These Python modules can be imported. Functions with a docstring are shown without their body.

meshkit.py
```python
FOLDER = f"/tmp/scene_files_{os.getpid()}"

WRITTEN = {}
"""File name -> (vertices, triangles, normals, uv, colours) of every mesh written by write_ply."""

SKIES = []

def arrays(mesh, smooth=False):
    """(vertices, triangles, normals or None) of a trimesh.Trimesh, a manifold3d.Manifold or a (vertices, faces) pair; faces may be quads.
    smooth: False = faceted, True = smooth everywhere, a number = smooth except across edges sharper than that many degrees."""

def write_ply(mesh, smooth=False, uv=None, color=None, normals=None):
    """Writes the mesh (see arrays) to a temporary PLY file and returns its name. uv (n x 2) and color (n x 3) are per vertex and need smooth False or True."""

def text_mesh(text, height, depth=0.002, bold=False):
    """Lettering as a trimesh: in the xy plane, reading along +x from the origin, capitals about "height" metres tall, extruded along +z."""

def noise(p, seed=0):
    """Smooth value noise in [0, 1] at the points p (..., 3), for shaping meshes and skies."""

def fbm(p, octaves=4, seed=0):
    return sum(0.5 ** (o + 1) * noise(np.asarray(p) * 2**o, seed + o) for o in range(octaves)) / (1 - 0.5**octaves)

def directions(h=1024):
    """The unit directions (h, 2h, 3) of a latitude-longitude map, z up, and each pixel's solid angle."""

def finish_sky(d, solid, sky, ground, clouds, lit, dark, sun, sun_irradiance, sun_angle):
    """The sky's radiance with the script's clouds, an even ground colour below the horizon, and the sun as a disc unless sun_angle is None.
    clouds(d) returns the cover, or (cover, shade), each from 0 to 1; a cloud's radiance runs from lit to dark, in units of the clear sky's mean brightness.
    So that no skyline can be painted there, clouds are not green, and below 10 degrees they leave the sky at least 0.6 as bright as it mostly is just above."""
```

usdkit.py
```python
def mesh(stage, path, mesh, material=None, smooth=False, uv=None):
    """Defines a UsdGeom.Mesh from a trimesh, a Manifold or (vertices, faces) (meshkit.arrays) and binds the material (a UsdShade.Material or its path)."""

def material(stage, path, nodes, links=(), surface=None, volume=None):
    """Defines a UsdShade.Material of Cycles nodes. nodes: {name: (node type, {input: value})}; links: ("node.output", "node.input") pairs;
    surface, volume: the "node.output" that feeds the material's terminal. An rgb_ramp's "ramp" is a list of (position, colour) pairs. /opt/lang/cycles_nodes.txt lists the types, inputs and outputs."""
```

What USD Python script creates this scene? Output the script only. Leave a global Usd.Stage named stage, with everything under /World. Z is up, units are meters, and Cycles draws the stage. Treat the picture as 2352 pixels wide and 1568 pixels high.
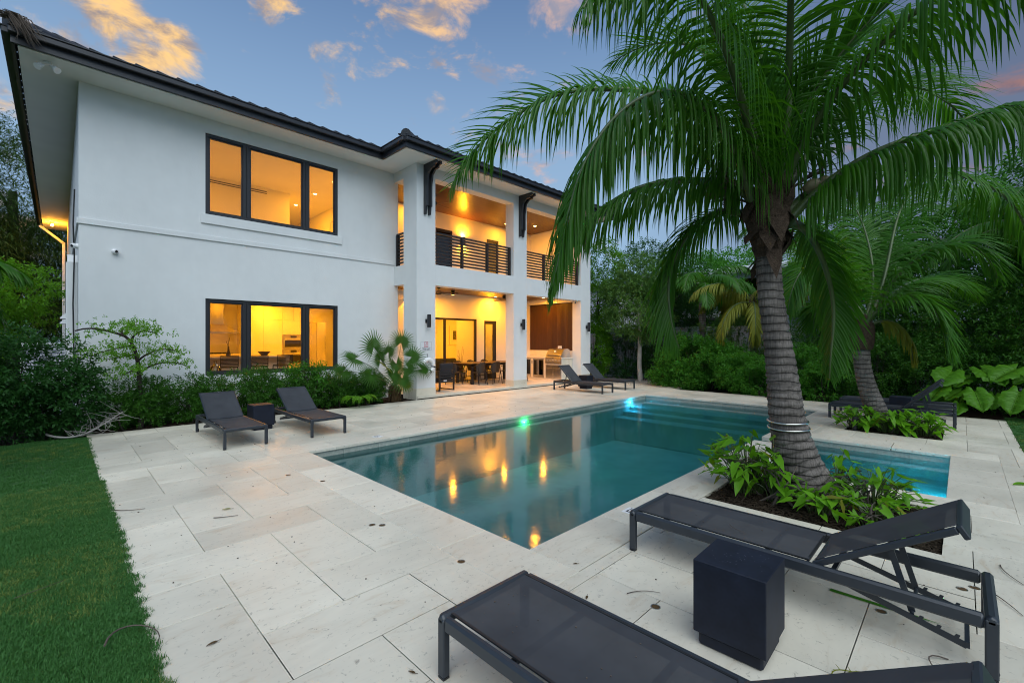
import math, numpy as np, trimesh, usdkit, meshkit
from shapely.geometry import Polygon, box as sbox
from shapely.ops import unary_union
from scipy.interpolate import CubicSpline
from scipy.spatial import ConvexHull
from pxr import Usd, UsdGeom, UsdLux, UsdShade, Gf, Sdf, Vt

stage = Usd.Stage.CreateInMemory()
UsdGeom.SetStageUpAxis(stage, "Z"); UsdGeom.SetStageMetersPerUnit(stage, 1.0)
UsdGeom.Xform.Define(stage, "/World")
# ------------------------------------------------------------------ camera, sky, sun, exposure
CAM = np.array([0.0, 0.0, 1.65]); HEAD = math.radians(44.9)
FWD = np.array([math.cos(HEAD), math.sin(HEAD), 0.0]); RGT = np.array([math.sin(HEAD), -math.cos(HEAD), 0.0]); UPV = np.array([0, 0, 1.0])
cam = UsdGeom.Camera.Define(stage, "/World/camera")
cam.CreateHorizontalApertureAttr(36.0); cam.CreateFocalLengthAttr(15.873)
cam.CreateClippingRangeAttr(Gf.Vec2f(0.05, 5000.0))
_m = Gf.Matrix4d(1.0)
for _i, _v in enumerate((RGT, UPV, -FWD, CAM)):
    _m.SetRow(_i, Gf.Vec4d(*map(float, _v), 1.0 if _i == 3 else 0.0))
cam.AddTransformOp().Set(_m)
EXPOSURE = 2.45
cam.CreateExposureAttr(EXPOSURE)
SUN_EL, SUN_ROT = math.radians(52.0), math.radians(-150.0)
SUN_DIR = np.array([math.sin(SUN_ROT) * math.cos(SUN_EL), math.cos(SUN_ROT) * math.cos(SUN_EL), math.sin(SUN_EL)])
SKY_STRENGTH = 0.06


def way(u, v):
    """unit direction of a spot of the sky, given by its bearing in the 2352 px wide photograph"""
    d = FWD + RGT * (u - 1176) / 1037 + UPV * (784 - v) / 1037
    return d / np.linalg.norm(d)


def build_sky():
    n = {"tc": ("texture_coordinate", {}),
         "sky": ("sky_texture", {"sky_type": "single_scattering", "sun_disc": False, "sun_elevation": SUN_EL, "sun_rotation": SUN_ROT, "altitude": 10.0, "air_density": 1.0, "aerosol_density": 0.6, "ozone_density": 2.0}),
         "tone": ("mix_color", {"blend_type": "multiply", "fac": 1.0, "b": SKY_TINT}),
         "nrm": ("vector_math", {"math_type": "normalize"}), "sep": ("separate_xyz", {}),
         "low": ("map_range", {"range_type": "smoothstep", "from_min": 0.72, "from_max": 0.25, "to_min": 0.12, "to_max": 0.92, "clamp": True}), "veil": ("mix_color", {"b": SKY_VEIL}),
         "warp": ("noise_texture", {"scale": 5.0, "detail": 5.0, "roughness": 0.6}),
         "woff": ("vector_math", {"math_type": "multiply_add", "vector2": (0.16, 0.16, 0.16), "vector3": (-0.08, -0.08, -0.08)}),
         "pos": ("vector_math", {"math_type": "add"}),
         "flat": ("mapping", {"scale": (1.0, 1.0, 1.9)}), "fine": ("noise_texture", {"scale": 7.5, "detail": 9.0, "roughness": 0.6, "distortion": 0.35}), "con": ("math", {"math_type": "multiply_add", "value2": 3.4, "value3": -1.2}),
         "east": ("vector_math", {"math_type": "dot_product", "vector2": tuple(way(2900, 300))}), "em": ("map_range", {"range_type": "smoothstep", "from_min": 0.72, "from_max": 0.99, "to_min": 0.0, "to_max": 1.0, "clamp": True}),
         "ec": ("mix_color", {"a": (1.0, 1.0, 1.0), "b": (0.5, 0.42, 0.45)}), "dim": ("mix_color", {"blend_type": "multiply", "fac": 1.0}), "bg": ("background_shader", {"strength": SKY_STRENGTH})}
    l = [("tc.generated", "sky.vector"), ("sky.color", "tone.a"), ("nrm.vector", "sep.vector"), ("sep.z", "low.value"), ("low.result", "veil.fac"), ("tone.result", "veil.a"), ("tc.generated", "nrm.vector1"), ("nrm.vector", "warp.vector"), ("warp.color", "woff.vector1"),
         ("nrm.vector", "pos.vector1"), ("woff.vector", "pos.vector2"), ("nrm.vector", "flat.vector"), ("flat.vector", "fine.vector"), ("fine.fac", "con.value1")]
    prev = None
    for i, (u, v, rad, amp) in enumerate(CLOUDS):
        d = way(u, v)
        n[f"d{i}"] = ("vector_math", {"math_type": "distance", "vector2": tuple(d)})
        n[f"m{i}"] = ("map_range", {"range_type": "smoothstep", "from_min": rad, "from_max": rad * 0.15, "to_min": 0.0, "to_max": amp, "clamp": True})
        l += [("pos.vector", f"d{i}.vector1"), (f"d{i}.value", f"m{i}.value")]
        if prev is None:
            prev = f"m{i}.result"
        else:
            n[f"x{i}"] = ("math", {"math_type": "maximum"})
            l += [(prev, f"x{i}.value1"), (f"m{i}.result", f"x{i}.value2")]
            prev = f"x{i}.value"
    n["sum"] = ("math", {"math_type": "multiply_add", "value2": 1.0})
    n["dens"] = ("math", {"math_type": "add"})
    n["cov"] = ("map_range", {"range_type": "smoothstep", "from_min": 0.76, "from_max": 1.34, "to_min": 0.0, "to_max": 0.9, "clamp": True})
    n["shade"] = ("noise_texture", {"scale": 16.0, "detail": 6.0, "roughness": 0.6, "distortion": 0.4})
    n["lit"] = ("map_range", {"range_type": "smoothstep", "from_min": 0.36, "from_max": 0.62, "to_min": 0.0, "to_max": 1.0, "clamp": True})
    n["sx"] = ("vector_math", {"math_type": "dot_product", "vector2": tuple(way(150, 150))})
    n["warm"] = ("map_range", {"range_type": "smoothstep", "from_min": 0.62, "from_max": 0.97, "to_min": 0.0, "to_max": 1.0, "clamp": True})
    n["pink"] = ("mix_color", {"a": CLOUD_PINK_D, "b": CLOUD_PINK})
    n["gold"] = ("mix_color", {"a": CLOUD_GOLD_D, "b": CLOUD_GOLD})
    n["ccol"] = ("mix_color", {})
    n["mix"] = ("mix_color", {})
    l += [(prev, "dens.value1"), ("con.value", "dens.value2"), ("dens.value", "cov.value"), ("woffs.vector", "shade.vector"), ("shade.fac", "lit.value"), ("lit.result", "pink.fac"), ("lit.result", "gold.fac"),
          ("nrm.vector", "sx.vector1"), ("sx.value", "warm.value"), ("warm.result", "ccol.fac"), ("pink.result", "ccol.a"), ("gold.result", "ccol.b"),
          ("cov.result", "mix.fac"), ("veil.result", "mix.a"), ("ccol.result", "mix.b"), ("nrm.vector", "east.vector1"), ("east.value", "em.value"), ("em.result", "ec.fac"), ("mix.result", "dim.a"), ("ec.result", "dim.b"), ("dim.result", "bg.color")]
    n.pop("sum"); n["woffs"] = ("vector_math", {"math_type": "add", "vector2": (0.01, 0.02, -0.03)}); l.append(("flat.vector", "woffs.vector1"))
    m = usdkit.material(stage, "/World/Looks/dusk_sky", n, l, surface="bg.background")
    dome = UsdLux.DomeLight.Define(stage, "/World/sky")
    UsdShade.MaterialBindingAPI.Apply(dome.GetPrim()).Bind(m)
    dome.GetPrim().SetCustomDataByKey("kind", "structure"); dome.GetPrim().SetCustomDataByKey("label", "blue dusk sky with scattered sunset clouds")


SKY_TINT = (0.26, 0.34, 0.42); SKY_VEIL = (1.0, 1.5, 2.1)
CLOUDS = [(200, 35, 0.17, 0.38), (265, 65, 0.09, 0.40), (95, 50, 0.09, 0.36), (405, 150, 0.085, 0.50), (10, 330, 0.09, 0.36), (480, 5, 0.04, 0.42), (620, -20, 0.15, 0.46), (870, 85, 0.17, 0.46), (1080, 40, 0.30, 0.46), (1290, 60, 0.18, 0.42),
          (-300, 200, 0.3, 0.4), (900, -400, 0.4, 0.4), (2300, 300, 0.35, 0.22)]
CLOUD_PINK, CLOUD_PINK_D = (2.3, 1.45, 1.25), (1.05, 1.05, 1.35)
CLOUD_GOLD, CLOUD_GOLD_D = (3.6, 2.2, 0.75), (1.15, 0.92, 0.85)
build_sky()
sun = UsdLux.DistantLight.Define(stage, "/World/sun")
sun.CreateIntensityAttr(0.12); sun.CreateAngleAttr(70.0); sun.CreateColorAttr(Gf.Vec3f(0.96, 1.0, 0.965)); sun.GetPrim().CreateAttribute("inputs:normalize", Sdf.ValueTypeNames.Bool).Set(True)
_z = SUN_DIR; _x = np.cross([0, 0, 1.0], _z); _x /= np.linalg.norm(_x); _y = np.cross(_z, _x)
_m = Gf.Matrix4d(1.0)
for _i, _v in enumerate((_x, _y, _z)):
    _m.SetRow(_i, Gf.Vec4d(*map(float, _v), 0.0))
sun.AddTransformOp().Set(_m)

# ------------------------------------------------------------------ helpers
RNG = np.random.default_rng(7)
_used = {}


def path_of(name, parent=None):
    base = "/World" if parent is None else str(parent.GetPath())
    key = (base, name); k = _used.get(key, 0); _used[key] = k + 1
    return f"{base}/{name}" + (f"_{k:03d}" if k else "")


def tag(p, label=None, cat=None, group=None, kind=None):
    p = p.GetPrim()
    for k, v in (("label", label), ("category", cat), ("group", group), ("kind", kind)):
        if v: p.SetCustomDataByKey(k, v)
    return p


def thing(name, label, cat, loc=(0, 0, 0), rz=0.0, group=None, kind=None):
    x = UsdGeom.Xform.Define(stage, path_of(name))
    x.AddTranslateOp().Set(Gf.Vec3d(*map(float, loc)))
    if rz: x.AddRotateZOp().Set(float(math.degrees(rz)))
    return tag(x, label, cat, group, kind)


def copy_of(src, loc, rz=0.0, label=None):
    cd = src.GetCustomData()
    x = UsdGeom.Xform.Define(stage, path_of(src.GetName().rstrip("0123456789").rstrip("_")))
    x.GetPrim().GetReferences().AddInternalReference(src.GetPath())
    x.ClearXformOpOrder()
    x.AddTranslateOp().Set(Gf.Vec3d(*map(float, loc)))
    x.AddRotateZOp().Set(float(math.degrees(rz)))
    x.GetPrim().SetInstanceable(True)
    return tag(x, label or cd["label"], cd["category"], cd.get("group"))


def unit(v):
    v = np.asarray(v, float); return v / (np.linalg.norm(v, axis=-1, keepdims=True) + 1e-12)


_tpl = np.array([[sx * (1 - (0.1 if a != 0 else 0)), sy * (1 - (0.1 if a != 1 else 0)), sz * (1 - (0.1 if a != 2 else 0))] for sx in (-1, 1) for sy in (-1, 1) for sz in (-1, 1) for a in range(3)])
_sgn = np.array([[sx, sy, sz] for sx in (-1, 1) for sy in (-1, 1) for sz in (-1, 1) for a in range(3)], float)
_inset = np.array([[float(a != 0), float(a != 1), float(a != 2)] for _ in range(8) for a in range(3)])
_h = ConvexHull(_tpl); CBF = _h.simplices.copy()
for _i, _s in enumerate(CBF):
    _n = np.cross(_tpl[_s[1]] - _tpl[_s[0]], _tpl[_s[2]] - _tpl[_s[0]])
    if _n @ _h.equations[_i, :3] < 0: CBF[_i] = _s[::-1]
_bv = np.array([[x, y, z] for x in (0, 1) for y in (0, 1) for z in (0, 1)], float)
_bf = np.array([[0, 1, 3], [0, 3, 2], [4, 6, 7], [4, 7, 5], [0, 4, 5], [0, 5, 1], [2, 3, 7], [2, 7, 6], [0, 2, 6], [0, 6, 4], [1, 5, 7], [1, 7, 3]])


def box(x0, x1, y0, y1, z0, z1):
    lo, hi = np.array([x0, y0, z0], float), np.array([x1, y1, z1], float)
    return lo + _bv * (hi - lo), _bf


def cbox(x0, x1, y0, y1, z0, z1, c=0.004):
    lo, hi = np.array([x0, y0, z0], float), np.array([x1, y1, z1], float)
    return (lo + hi) / 2 + _sgn * ((hi - lo) / 2 - _inset * c), CBF


def join(*ms):
    ms = [m for m in ms if m is not None]
    v, f, n = [], [], 0
    for m in ms:
        a, b = (m.vertices, m.faces) if isinstance(m, trimesh.Trimesh) else m
        v.append(np.asarray(a, float)); f.append(np.asarray(b, int) + n); n += len(a)
    return np.vstack(v), np.vstack(f)


def move(m, loc=(0, 0, 0), rx=0.0, ry=0.0, rz=0.0, s=1.0):
    v, f = (m.vertices, m.faces) if isinstance(m, trimesh.Trimesh) else m
    v = np.asarray(v, float) * s
    for a, (i, j) in ((rx, (1, 2)), (ry, (2, 0)), (rz, (0, 1))):
        if a:
            w = v.copy(); w[:, i] = v[:, i] * math.cos(a) - v[:, j] * math.sin(a); w[:, j] = v[:, i] * math.sin(a) + v[:, j] * math.cos(a); v = w
    return v + np.asarray(loc, float), f


def tube(pts, r, n=8, caps=True, squash=None):
    p = np.asarray(pts, float); r = np.broadcast_to(np.asarray(r, float), (len(p),))
    t = unit(np.gradient(p, axis=0)); a = np.zeros_like(t)
    ref = np.array([0, 0, 1.0]) if abs(t[0, 2]) < 0.9 else np.array([1.0, 0, 0])
    a0 = unit(np.cross(t[0], ref))
    for i in range(len(p)):
        a0 = unit(a0 - (a0 @ t[i]) * t[i]); a[i] = a0
    b = np.cross(t, a); ang = np.arange(n) * 2 * np.pi / n
    v = p[:, None] + r[:, None, None] * (np.cos(ang)[None, :, None] * a[:, None] + np.sin(ang)[None, :, None] * b[:, None])
    v = v.reshape(-1, 3)
    i, j = np.meshgrid(np.arange(len(p) - 1), np.arange(n), indexing="ij")
    q = np.stack([i * n + j, i * n + (j + 1) % n, (i + 1) * n + (j + 1) % n, (i + 1) * n + j], -1).reshape(-1, 4)
    f = np.vstack([q[:, [0, 1, 2]], q[:, [0, 2, 3]]])
    if caps:
        v = np.vstack([v, p[0], p[-1]]); k = len(v)
        jj = np.arange(n); e = (len(p) - 1) * n
        f = np.vstack([f, np.stack([(jj + 1) % n, jj, np.full(n, k - 2)], 1), np.stack([e + jj, e + (jj + 1) % n, np.full(n, k - 1)], 1)])
    return v, f


def cyl(p0, p1, r0, r1=None, n=16):
    return tube([p0, p1], [r0, r0 if r1 is None else r1], n)


def bar(p0, p1, w, h, up=(0, 0, 1), c=0.0):
    """a straight bar from p0 to p1, w wide and h deep along up"""
    p0, p1 = np.asarray(p0, float), np.asarray(p1, float)
    L = np.linalg.norm(p1 - p0); t = (p1 - p0) / L; s = unit(np.cross(t, up)); u = np.cross(s, t)
    v, f = cbox(0, L, -w / 2, w / 2, -h / 2, h / 2, c) if c else box(0, L, -w / 2, w / 2, -h / 2, h / 2)
    return p0 + v[:, :1] * t + v[:, 1:2] * (-s) + v[:, 2:] * u, f


def lathe(prof, n=24, loc=(0, 0, 0)):
    """prof: (radius, z) from bottom to top"""
    pr = np.asarray(prof, float); a = np.arange(n) * 2 * np.pi / n
    v = np.stack([pr[:, :1] * np.cos(a), pr[:, :1] * np.sin(a), np.broadcast_to(pr[:, 1:], (len(pr), n))], -1).reshape(-1, 3)
    i, j = np.meshgrid(np.arange(len(pr) - 1), np.arange(n), indexing="ij")
    q = np.stack([i * n + j, i * n + (j + 1) % n, (i + 1) * n + (j + 1) % n, (i + 1) * n + j], -1).reshape(-1, 4)
    return v + np.asarray(loc, float), np.vstack([q[:, [0, 1, 2]], q[:, [0, 2, 3]]])


def extrude(poly, h):
    ps = getattr(poly, "geoms", [poly])
    return join(*[trimesh.creation.extrude_polygon(p, h, engine="earcut") for p in ps if p.area > 1e-6])


def ext_xz(poly, y0, y1):
    """a polygon drawn in (x, z), standing between y0 and y1"""
    v, f = extrude(poly, y1 - y0); return np.stack([v[:, 0], y0 + v[:, 2], v[:, 1]], 1), f[:, ::-1]


def ext_yz(poly, x0, x1):
    v, f = extrude(poly, x1 - x0); return np.stack([x0 + v[:, 2], v[:, 0], v[:, 1]], 1), f


def put(name, mesh, m, parent=None, smooth=False, label=None, kind=None):
    if isinstance(mesh, trimesh.Trimesh): mesh = (np.asarray(mesh.vertices), np.asarray(mesh.faces))
    p = usdkit.mesh(stage, path_of(name, parent), mesh, m, smooth)
    return tag(p.GetPrim(), label, None, None, kind)


def solo(name, mesh, m, label, cat, smooth=False, group=None, kind=None):
    return tag(put(name, mesh, m, None, smooth), label, cat, group, kind)


def structure(name, mesh, m, smooth=False):
    return tag(put(name, mesh, m, None, smooth), None, None, None, "structure")


def spline(pts, n):
    p = np.asarray(pts, float); d = np.r_[0, np.cumsum(np.linalg.norm(np.diff(p, axis=0), axis=1))]
    return CubicSpline(d / d[-1], p)(np.linspace(0, 1, n))

# ------------------------------------------------------------------ materials
MATS = {}


def mat(name, color, rough=0.6, metal=0.0, noise=None, bump=None, rand=0.0, island=0.0, spec=0.5, extra=None, detail=4.0, noise2=None, coat=0.0, streak=None):
    """principled with procedural colour: noise=(scale, amount), noise2 a second one, rand = tone change from object to object, island = from leaf to leaf, bump=(scale, strength, metres)"""
    n = {"p": ("principled_bsdf", {"base_color": color, "roughness": rough, "metallic": metal, "specular_ior_level": spec, "coat_weight": coat, **(extra or {})}), "g": ("geometry", {})}
    l, val = [], None
    def mul(k, src, lo, hi, fmin=0.0, fmax=1.0):
        nonlocal val
        n[k] = ("map_range", {"from_min": fmin, "from_max": fmax, "to_min": lo, "to_max": hi, "clamp": True}); l.append((src, f"{k}.value"))
        if val is None: val = f"{k}.result"
        else:
            n[k + "x"] = ("math", {"math_type": "multiply"}); l.extend([(val, k + "x.value1"), (f"{k}.result", k + "x.value2")]); val = k + "x.value"
    for key, nz in (("na", noise), ("nb", noise2)):
        if nz:
            n[key] = ("noise_texture", {"scale": nz[0], "detail": detail, "roughness": 0.6}); l.append(("g.position", f"{key}.vector"))
            mul(key + "m", f"{key}.fac", 1 - nz[1], 1 + nz[1], 0.25, 0.75)
    if streak:
        n["sm"] = ("mapping", {"scale": (1.0, 1.0, streak[2])}); n["st"] = ("noise_texture", {"scale": streak[0], "detail": 5.0, "roughness": 0.65}); l += [("g.position", "sm.vector"), ("sm.vector", "st.vector")]
        mul("stm", "st.fac", 1 - streak[1], 1 + streak[1] * 0.4, 0.3, 0.55)
    if rand:
        n["oi"] = ("object_info", {}); mul("om", "oi.random", 1 - rand, 1 + rand)
    if island:
        mul("im", "g.random_per_island", 1 - island, 1 + island)
    if val:
        n["c"] = ("vector_math", {"math_type": "scale", "vector1": color}); l += [(val, "c.scale"), ("c.vector", "p.base_color")]
    if bump:
        n["bn"] = ("noise_texture", {"scale": bump[0], "detail": 5.0, "roughness": 0.6}); n["b"] = ("bump", {"strength": bump[1], "distance": bump[2]})
        l += [("g.position", "bn.vector"), ("bn.fac", "b.height"), ("b.normal", "p.normal")]
    MATS[name] = usdkit.material(stage, f"/World/Looks/{name}", n, l, surface="p.BSDF")
    return MATS[name]


def leaf_mat(name, c1, c2, rough=0.42, trans=0.35, spec=0.18):
    """leaf: glossy diffuse mixed with light through the blade; tone runs from c1 to c2 from leaf to leaf"""
    n = {"g": ("geometry", {}), "w": ("white_noise_texture", {"dimensions": "1D"}), "mx": ("mix_color", {"a": c1, "b": c2}),
         "p": ("principled_bsdf", {"roughness": rough, "specular_ior_level": spec}), "t": ("translucent_bsdf", {}), "tc": ("mix_color", {"blend_type": "multiply", "fac": 1.0, "b": (1.5, 1.5, 0.5)}), "m": ("mix_closure", {"fac": trans})}
    l = [("g.random_per_island", "mx.fac"), ("mx.result", "p.base_color"), ("mx.result", "tc.a"), ("tc.result", "t.color"), ("p.BSDF", "m.closure1"), ("t.BSDF", "m.closure2")]
    n.pop("w")
    MATS[name] = usdkit.material(stage, f"/World/Looks/{name}", n, l, surface="m.closure")


def emit(name, color, strength):
    MATS[name] = usdkit.material(stage, f"/World/Looks/{name}", {"e": ("emission", {"color": color, "strength": strength})}, [], surface="e.emission")


def glass(name, tint=(0.9, 0.93, 0.92), rough=0.0, ior=1.5, bump=None, gain=1.0):
    n = {"t": ("transparent_bsdf", {"color": tint}), "r": ("glossy_bsdf", {"color": (gain,) * 3, "roughness": rough}), "f": ("fresnel", {"IOR": ior}), "m": ("mix_closure", {})}
    l = [("f.fac", "m.fac"), ("t.BSDF", "m.closure1"), ("r.BSDF", "m.closure2")]
    if bump:
        n |= {"g": ("geometry", {}), "n1": ("noise_texture", {"scale": bump[0], "detail": 3.0, "roughness": 0.55}), "b": ("bump", {"strength": bump[1], "distance": bump[2]})}
        l += [("g.position", "n1.vector"), ("n1.fac", "b.height"), ("b.normal", "r.normal"), ]
    MATS[name] = usdkit.material(stage, f"/World/Looks/{name}", n, l, surface="m.closure")


def travertine(name, color, rough=0.42):
    n = {"g": ("geometry", {}), "oi": ("object_info", {}), "off": ("vector_math", {"math_type": "scale", "vector1": (37.0, 19.0, 5.0)}), "ps": ("vector_math", {"math_type": "add"}),
         "mp": ("mapping", {"scale": (1.0, 3.2, 1.0)}),
         "vein": ("noise_texture", {"scale": 2.2, "detail": 7.0, "roughness": 0.66, "distortion": 1.4}),
         "cl": ("noise_texture", {"scale": 1.1, "detail": 3.0}),
         "pit": ("noise_texture", {"scale": 28.0, "detail": 6.0, "roughness": 0.7, "distortion": 0.8}),
         "r1": ("rgb_ramp", {"ramp": [(0.0, (color[0] * 0.72, color[1] * 0.62, color[2] * 0.55)), (0.33, (color[0] * 0.9, color[1] * 0.85, color[2] * 0.8)), (0.43, tuple(c * 0.97 for c in color)), (0.55, color), (1.0, tuple(min(1, c * 1.12) for c in color))]}),
         "pm": ("map_range", {"from_min": 0.31, "from_max": 0.41, "to_min": 0.5, "to_max": 1.0, "clamp": True}),
         "cm": ("map_range", {"from_min": 0.3, "from_max": 0.7, "to_min": 0.9, "to_max": 1.06, "clamp": True}),
         "om": ("map_range", {"to_min": 0.87, "to_max": 1.07}),
         "m1": ("math", {"math_type": "multiply"}), "m2": ("math", {"math_type": "multiply"}),
         "c": ("vector_math", {"math_type": "scale"}), "p": ("principled_bsdf", {"roughness": rough, "specular_ior_level": 0.5}),
         "rr": ("map_range", {"from_min": 0.3, "from_max": 0.7, "to_min": rough - 0.1, "to_max": rough + 0.18, "clamp": True}),
         "b": ("bump", {"strength": 0.35, "distance": 0.003})}
    l = [("oi.random", "off.scale"), ("g.position", "ps.vector1"), ("off.vector", "ps.vector2"), ("ps.vector", "mp.vector"), ("mp.vector", "vein.vector"), ("g.position", "cl.vector"), ("ps.vector", "pit.vector"),
         ("vein.fac", "r1.fac"), ("pit.fac", "pm.value"), ("cl.fac", "cm.value"), ("oi.random", "om.value"), ("pm.result", "m1.value1"), ("cm.result", "m1.value2"), ("m1.value", "m2.value1"), ("om.result", "m2.value2"),
         ("r1.color", "c.vector1"), ("m2.value", "c.scale"), ("c.vector", "p.base_color"), ("pit.fac", "b.height"), ("b.normal", "p.normal"), ("cl.fac", "rr.value"), ("rr.result", "p.roughness")]
    MATS[name] = usdkit.material(stage, f"/World/Looks/{name}", n, l, surface="p.BSDF")


def palm_bark(name, base):
    """grey bark with dark leaf-scar rings and vertical cracks"""
    n = {"g": ("geometry", {}), "w": ("wave_texture", {"wave_type": "bands", "bands_direction": "z", "profile": "saw", "scale": 3.6, "distortion": 2.2, "detail": 3.0, "detail_scale": 1.2, "detail_roughness": 0.6}),
         "wr": ("rgb_ramp", {"ramp": [(0.0, (0.35,) * 3), (0.06, (0.30,) * 3), (0.13, (0.95,) * 3), (0.5, (1.15,) * 3), (0.9, (0.85,) * 3), (1.0, (0.4,) * 3)]}),
         "mp": ("mapping", {"scale": (60.0, 60.0, 5.0)}), "cr": ("noise_texture", {"scale": 1.0, "detail": 5.0, "roughness": 0.65}), "crm": ("map_range", {"from_min": 0.3, "from_max": 0.62, "to_min": 0.45, "to_max": 1.1, "clamp": True}),
         "big": ("noise_texture", {"scale": 4.0, "detail": 5.0}), "bm": ("map_range", {"from_min": 0.3, "from_max": 0.7, "to_min": 0.62, "to_max": 1.4, "clamp": True}), "m1": ("math", {"math_type": "multiply"}),
         "mx": ("mix_color", {"blend_type": "multiply", "fac": 1.0, "b": base}), "c": ("vector_math", {"math_type": "scale"}), "p": ("principled_bsdf", {"roughness": 0.85, "specular_ior_level": 0.2}),
         "hs": ("math", {"math_type": "multiply_add", "value2": 0.6}), "b": ("bump", {"strength": 0.9, "distance": 0.014})}
    l = [("g.position", "w.vector"), ("w.fac", "wr.fac"), ("wr.color", "mx.a"), ("g.position", "mp.vector"), ("mp.vector", "cr.vector"), ("cr.fac", "crm.value"), ("g.position", "big.vector"), ("big.fac", "bm.value"), ("crm.result", "m1.value1"), ("bm.result", "m1.value2"),
         ("mx.result", "c.vector1"), ("m1.value", "c.scale"), ("c.vector", "p.base_color"), ("cr.fac", "hs.value1"), ("wr.color", "hs.value3"), ("hs.value", "b.height"), ("b.normal", "p.normal")]
    MATS[name] = usdkit.material(stage, f"/World/Looks/{name}", n, l, surface="p.BSDF")


def wood(name, c1, c2, axis, rough=0.4):
    sc = [14.0, 14.0, 14.0]; sc["xyz".index(axis)] = 0.8
    n = {"g": ("geometry", {}), "oi": ("object_info", {}), "off": ("vector_math", {"math_type": "scale", "vector1": (7.0, 9.0, 5.0)}), "is": ("math", {"math_type": "add"}), "ps": ("vector_math", {"math_type": "add"}),
         "mp": ("mapping", {"scale": tuple(sc)}), "n1": ("noise_texture", {"scale": 1.6, "detail": 5.0, "roughness": 0.6, "distortion": 0.5}), "mx": ("mix_color", {"a": c1, "b": c2}),
         "rm": ("map_range", {"from_min": 0.3, "from_max": 0.7, "to_min": 0.0, "to_max": 1.0, "clamp": True}), "im": ("map_range", {"to_min": 0.7, "to_max": 1.2}), "c": ("vector_math", {"math_type": "scale"}),
         "p": ("principled_bsdf", {"roughness": rough}), "b": ("bump", {"strength": 0.2, "distance": 0.002})}
    l = [("oi.random", "is.value1"), ("g.random_per_island", "is.value2"), ("is.value", "off.scale"), ("g.position", "ps.vector1"), ("off.vector", "ps.vector2"), ("ps.vector", "mp.vector"), ("mp.vector", "n1.vector"),
         ("n1.fac", "rm.value"), ("rm.result", "mx.fac"), ("g.random_per_island", "im.value"), ("mx.result", "c.vector1"), ("im.result", "c.scale"), ("c.vector", "p.base_color"), ("n1.fac", "b.height"), ("b.normal", "p.normal")]
    MATS[name] = usdkit.material(stage, f"/World/Looks/{name}", n, l, surface="p.BSDF")


mat("stucco", (0.675, 0.69, 0.685), 0.85, noise=(0.6, 0.045), noise2=(4.5, 0.02), bump=(38.0, 0.45, 0.006), spec=0.3, streak=(2.2, 0.022, 0.25))
mat("soffit_paint", (0.74, 0.75, 0.73), 0.8, noise=(1.2, 0.04), spec=0.3)
mat("interior_paint", (0.82, 0.80, 0.75), 0.7, noise=(1.5, 0.03), spec=0.3)
mat("bronze_frame", (0.022, 0.022, 0.024), 0.42, noise=(9.0, 0.12))
mat("gutter_metal", (0.018, 0.019, 0.024), 0.38, noise=(3.0, 0.2))
mat("roof_tile", (0.035, 0.038, 0.045), 0.55, noise=(7.0, 0.25), rand=0.25, bump=(40.0, 0.3, 0.004))
mat("charcoal_metal", (0.024, 0.029, 0.036), 0.36, noise=(12.0, 0.12), noise2=(90.0, 0.06))
mat("black_metal", (0.016, 0.016, 0.018), 0.4, noise=(12.0, 0.15))
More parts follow.
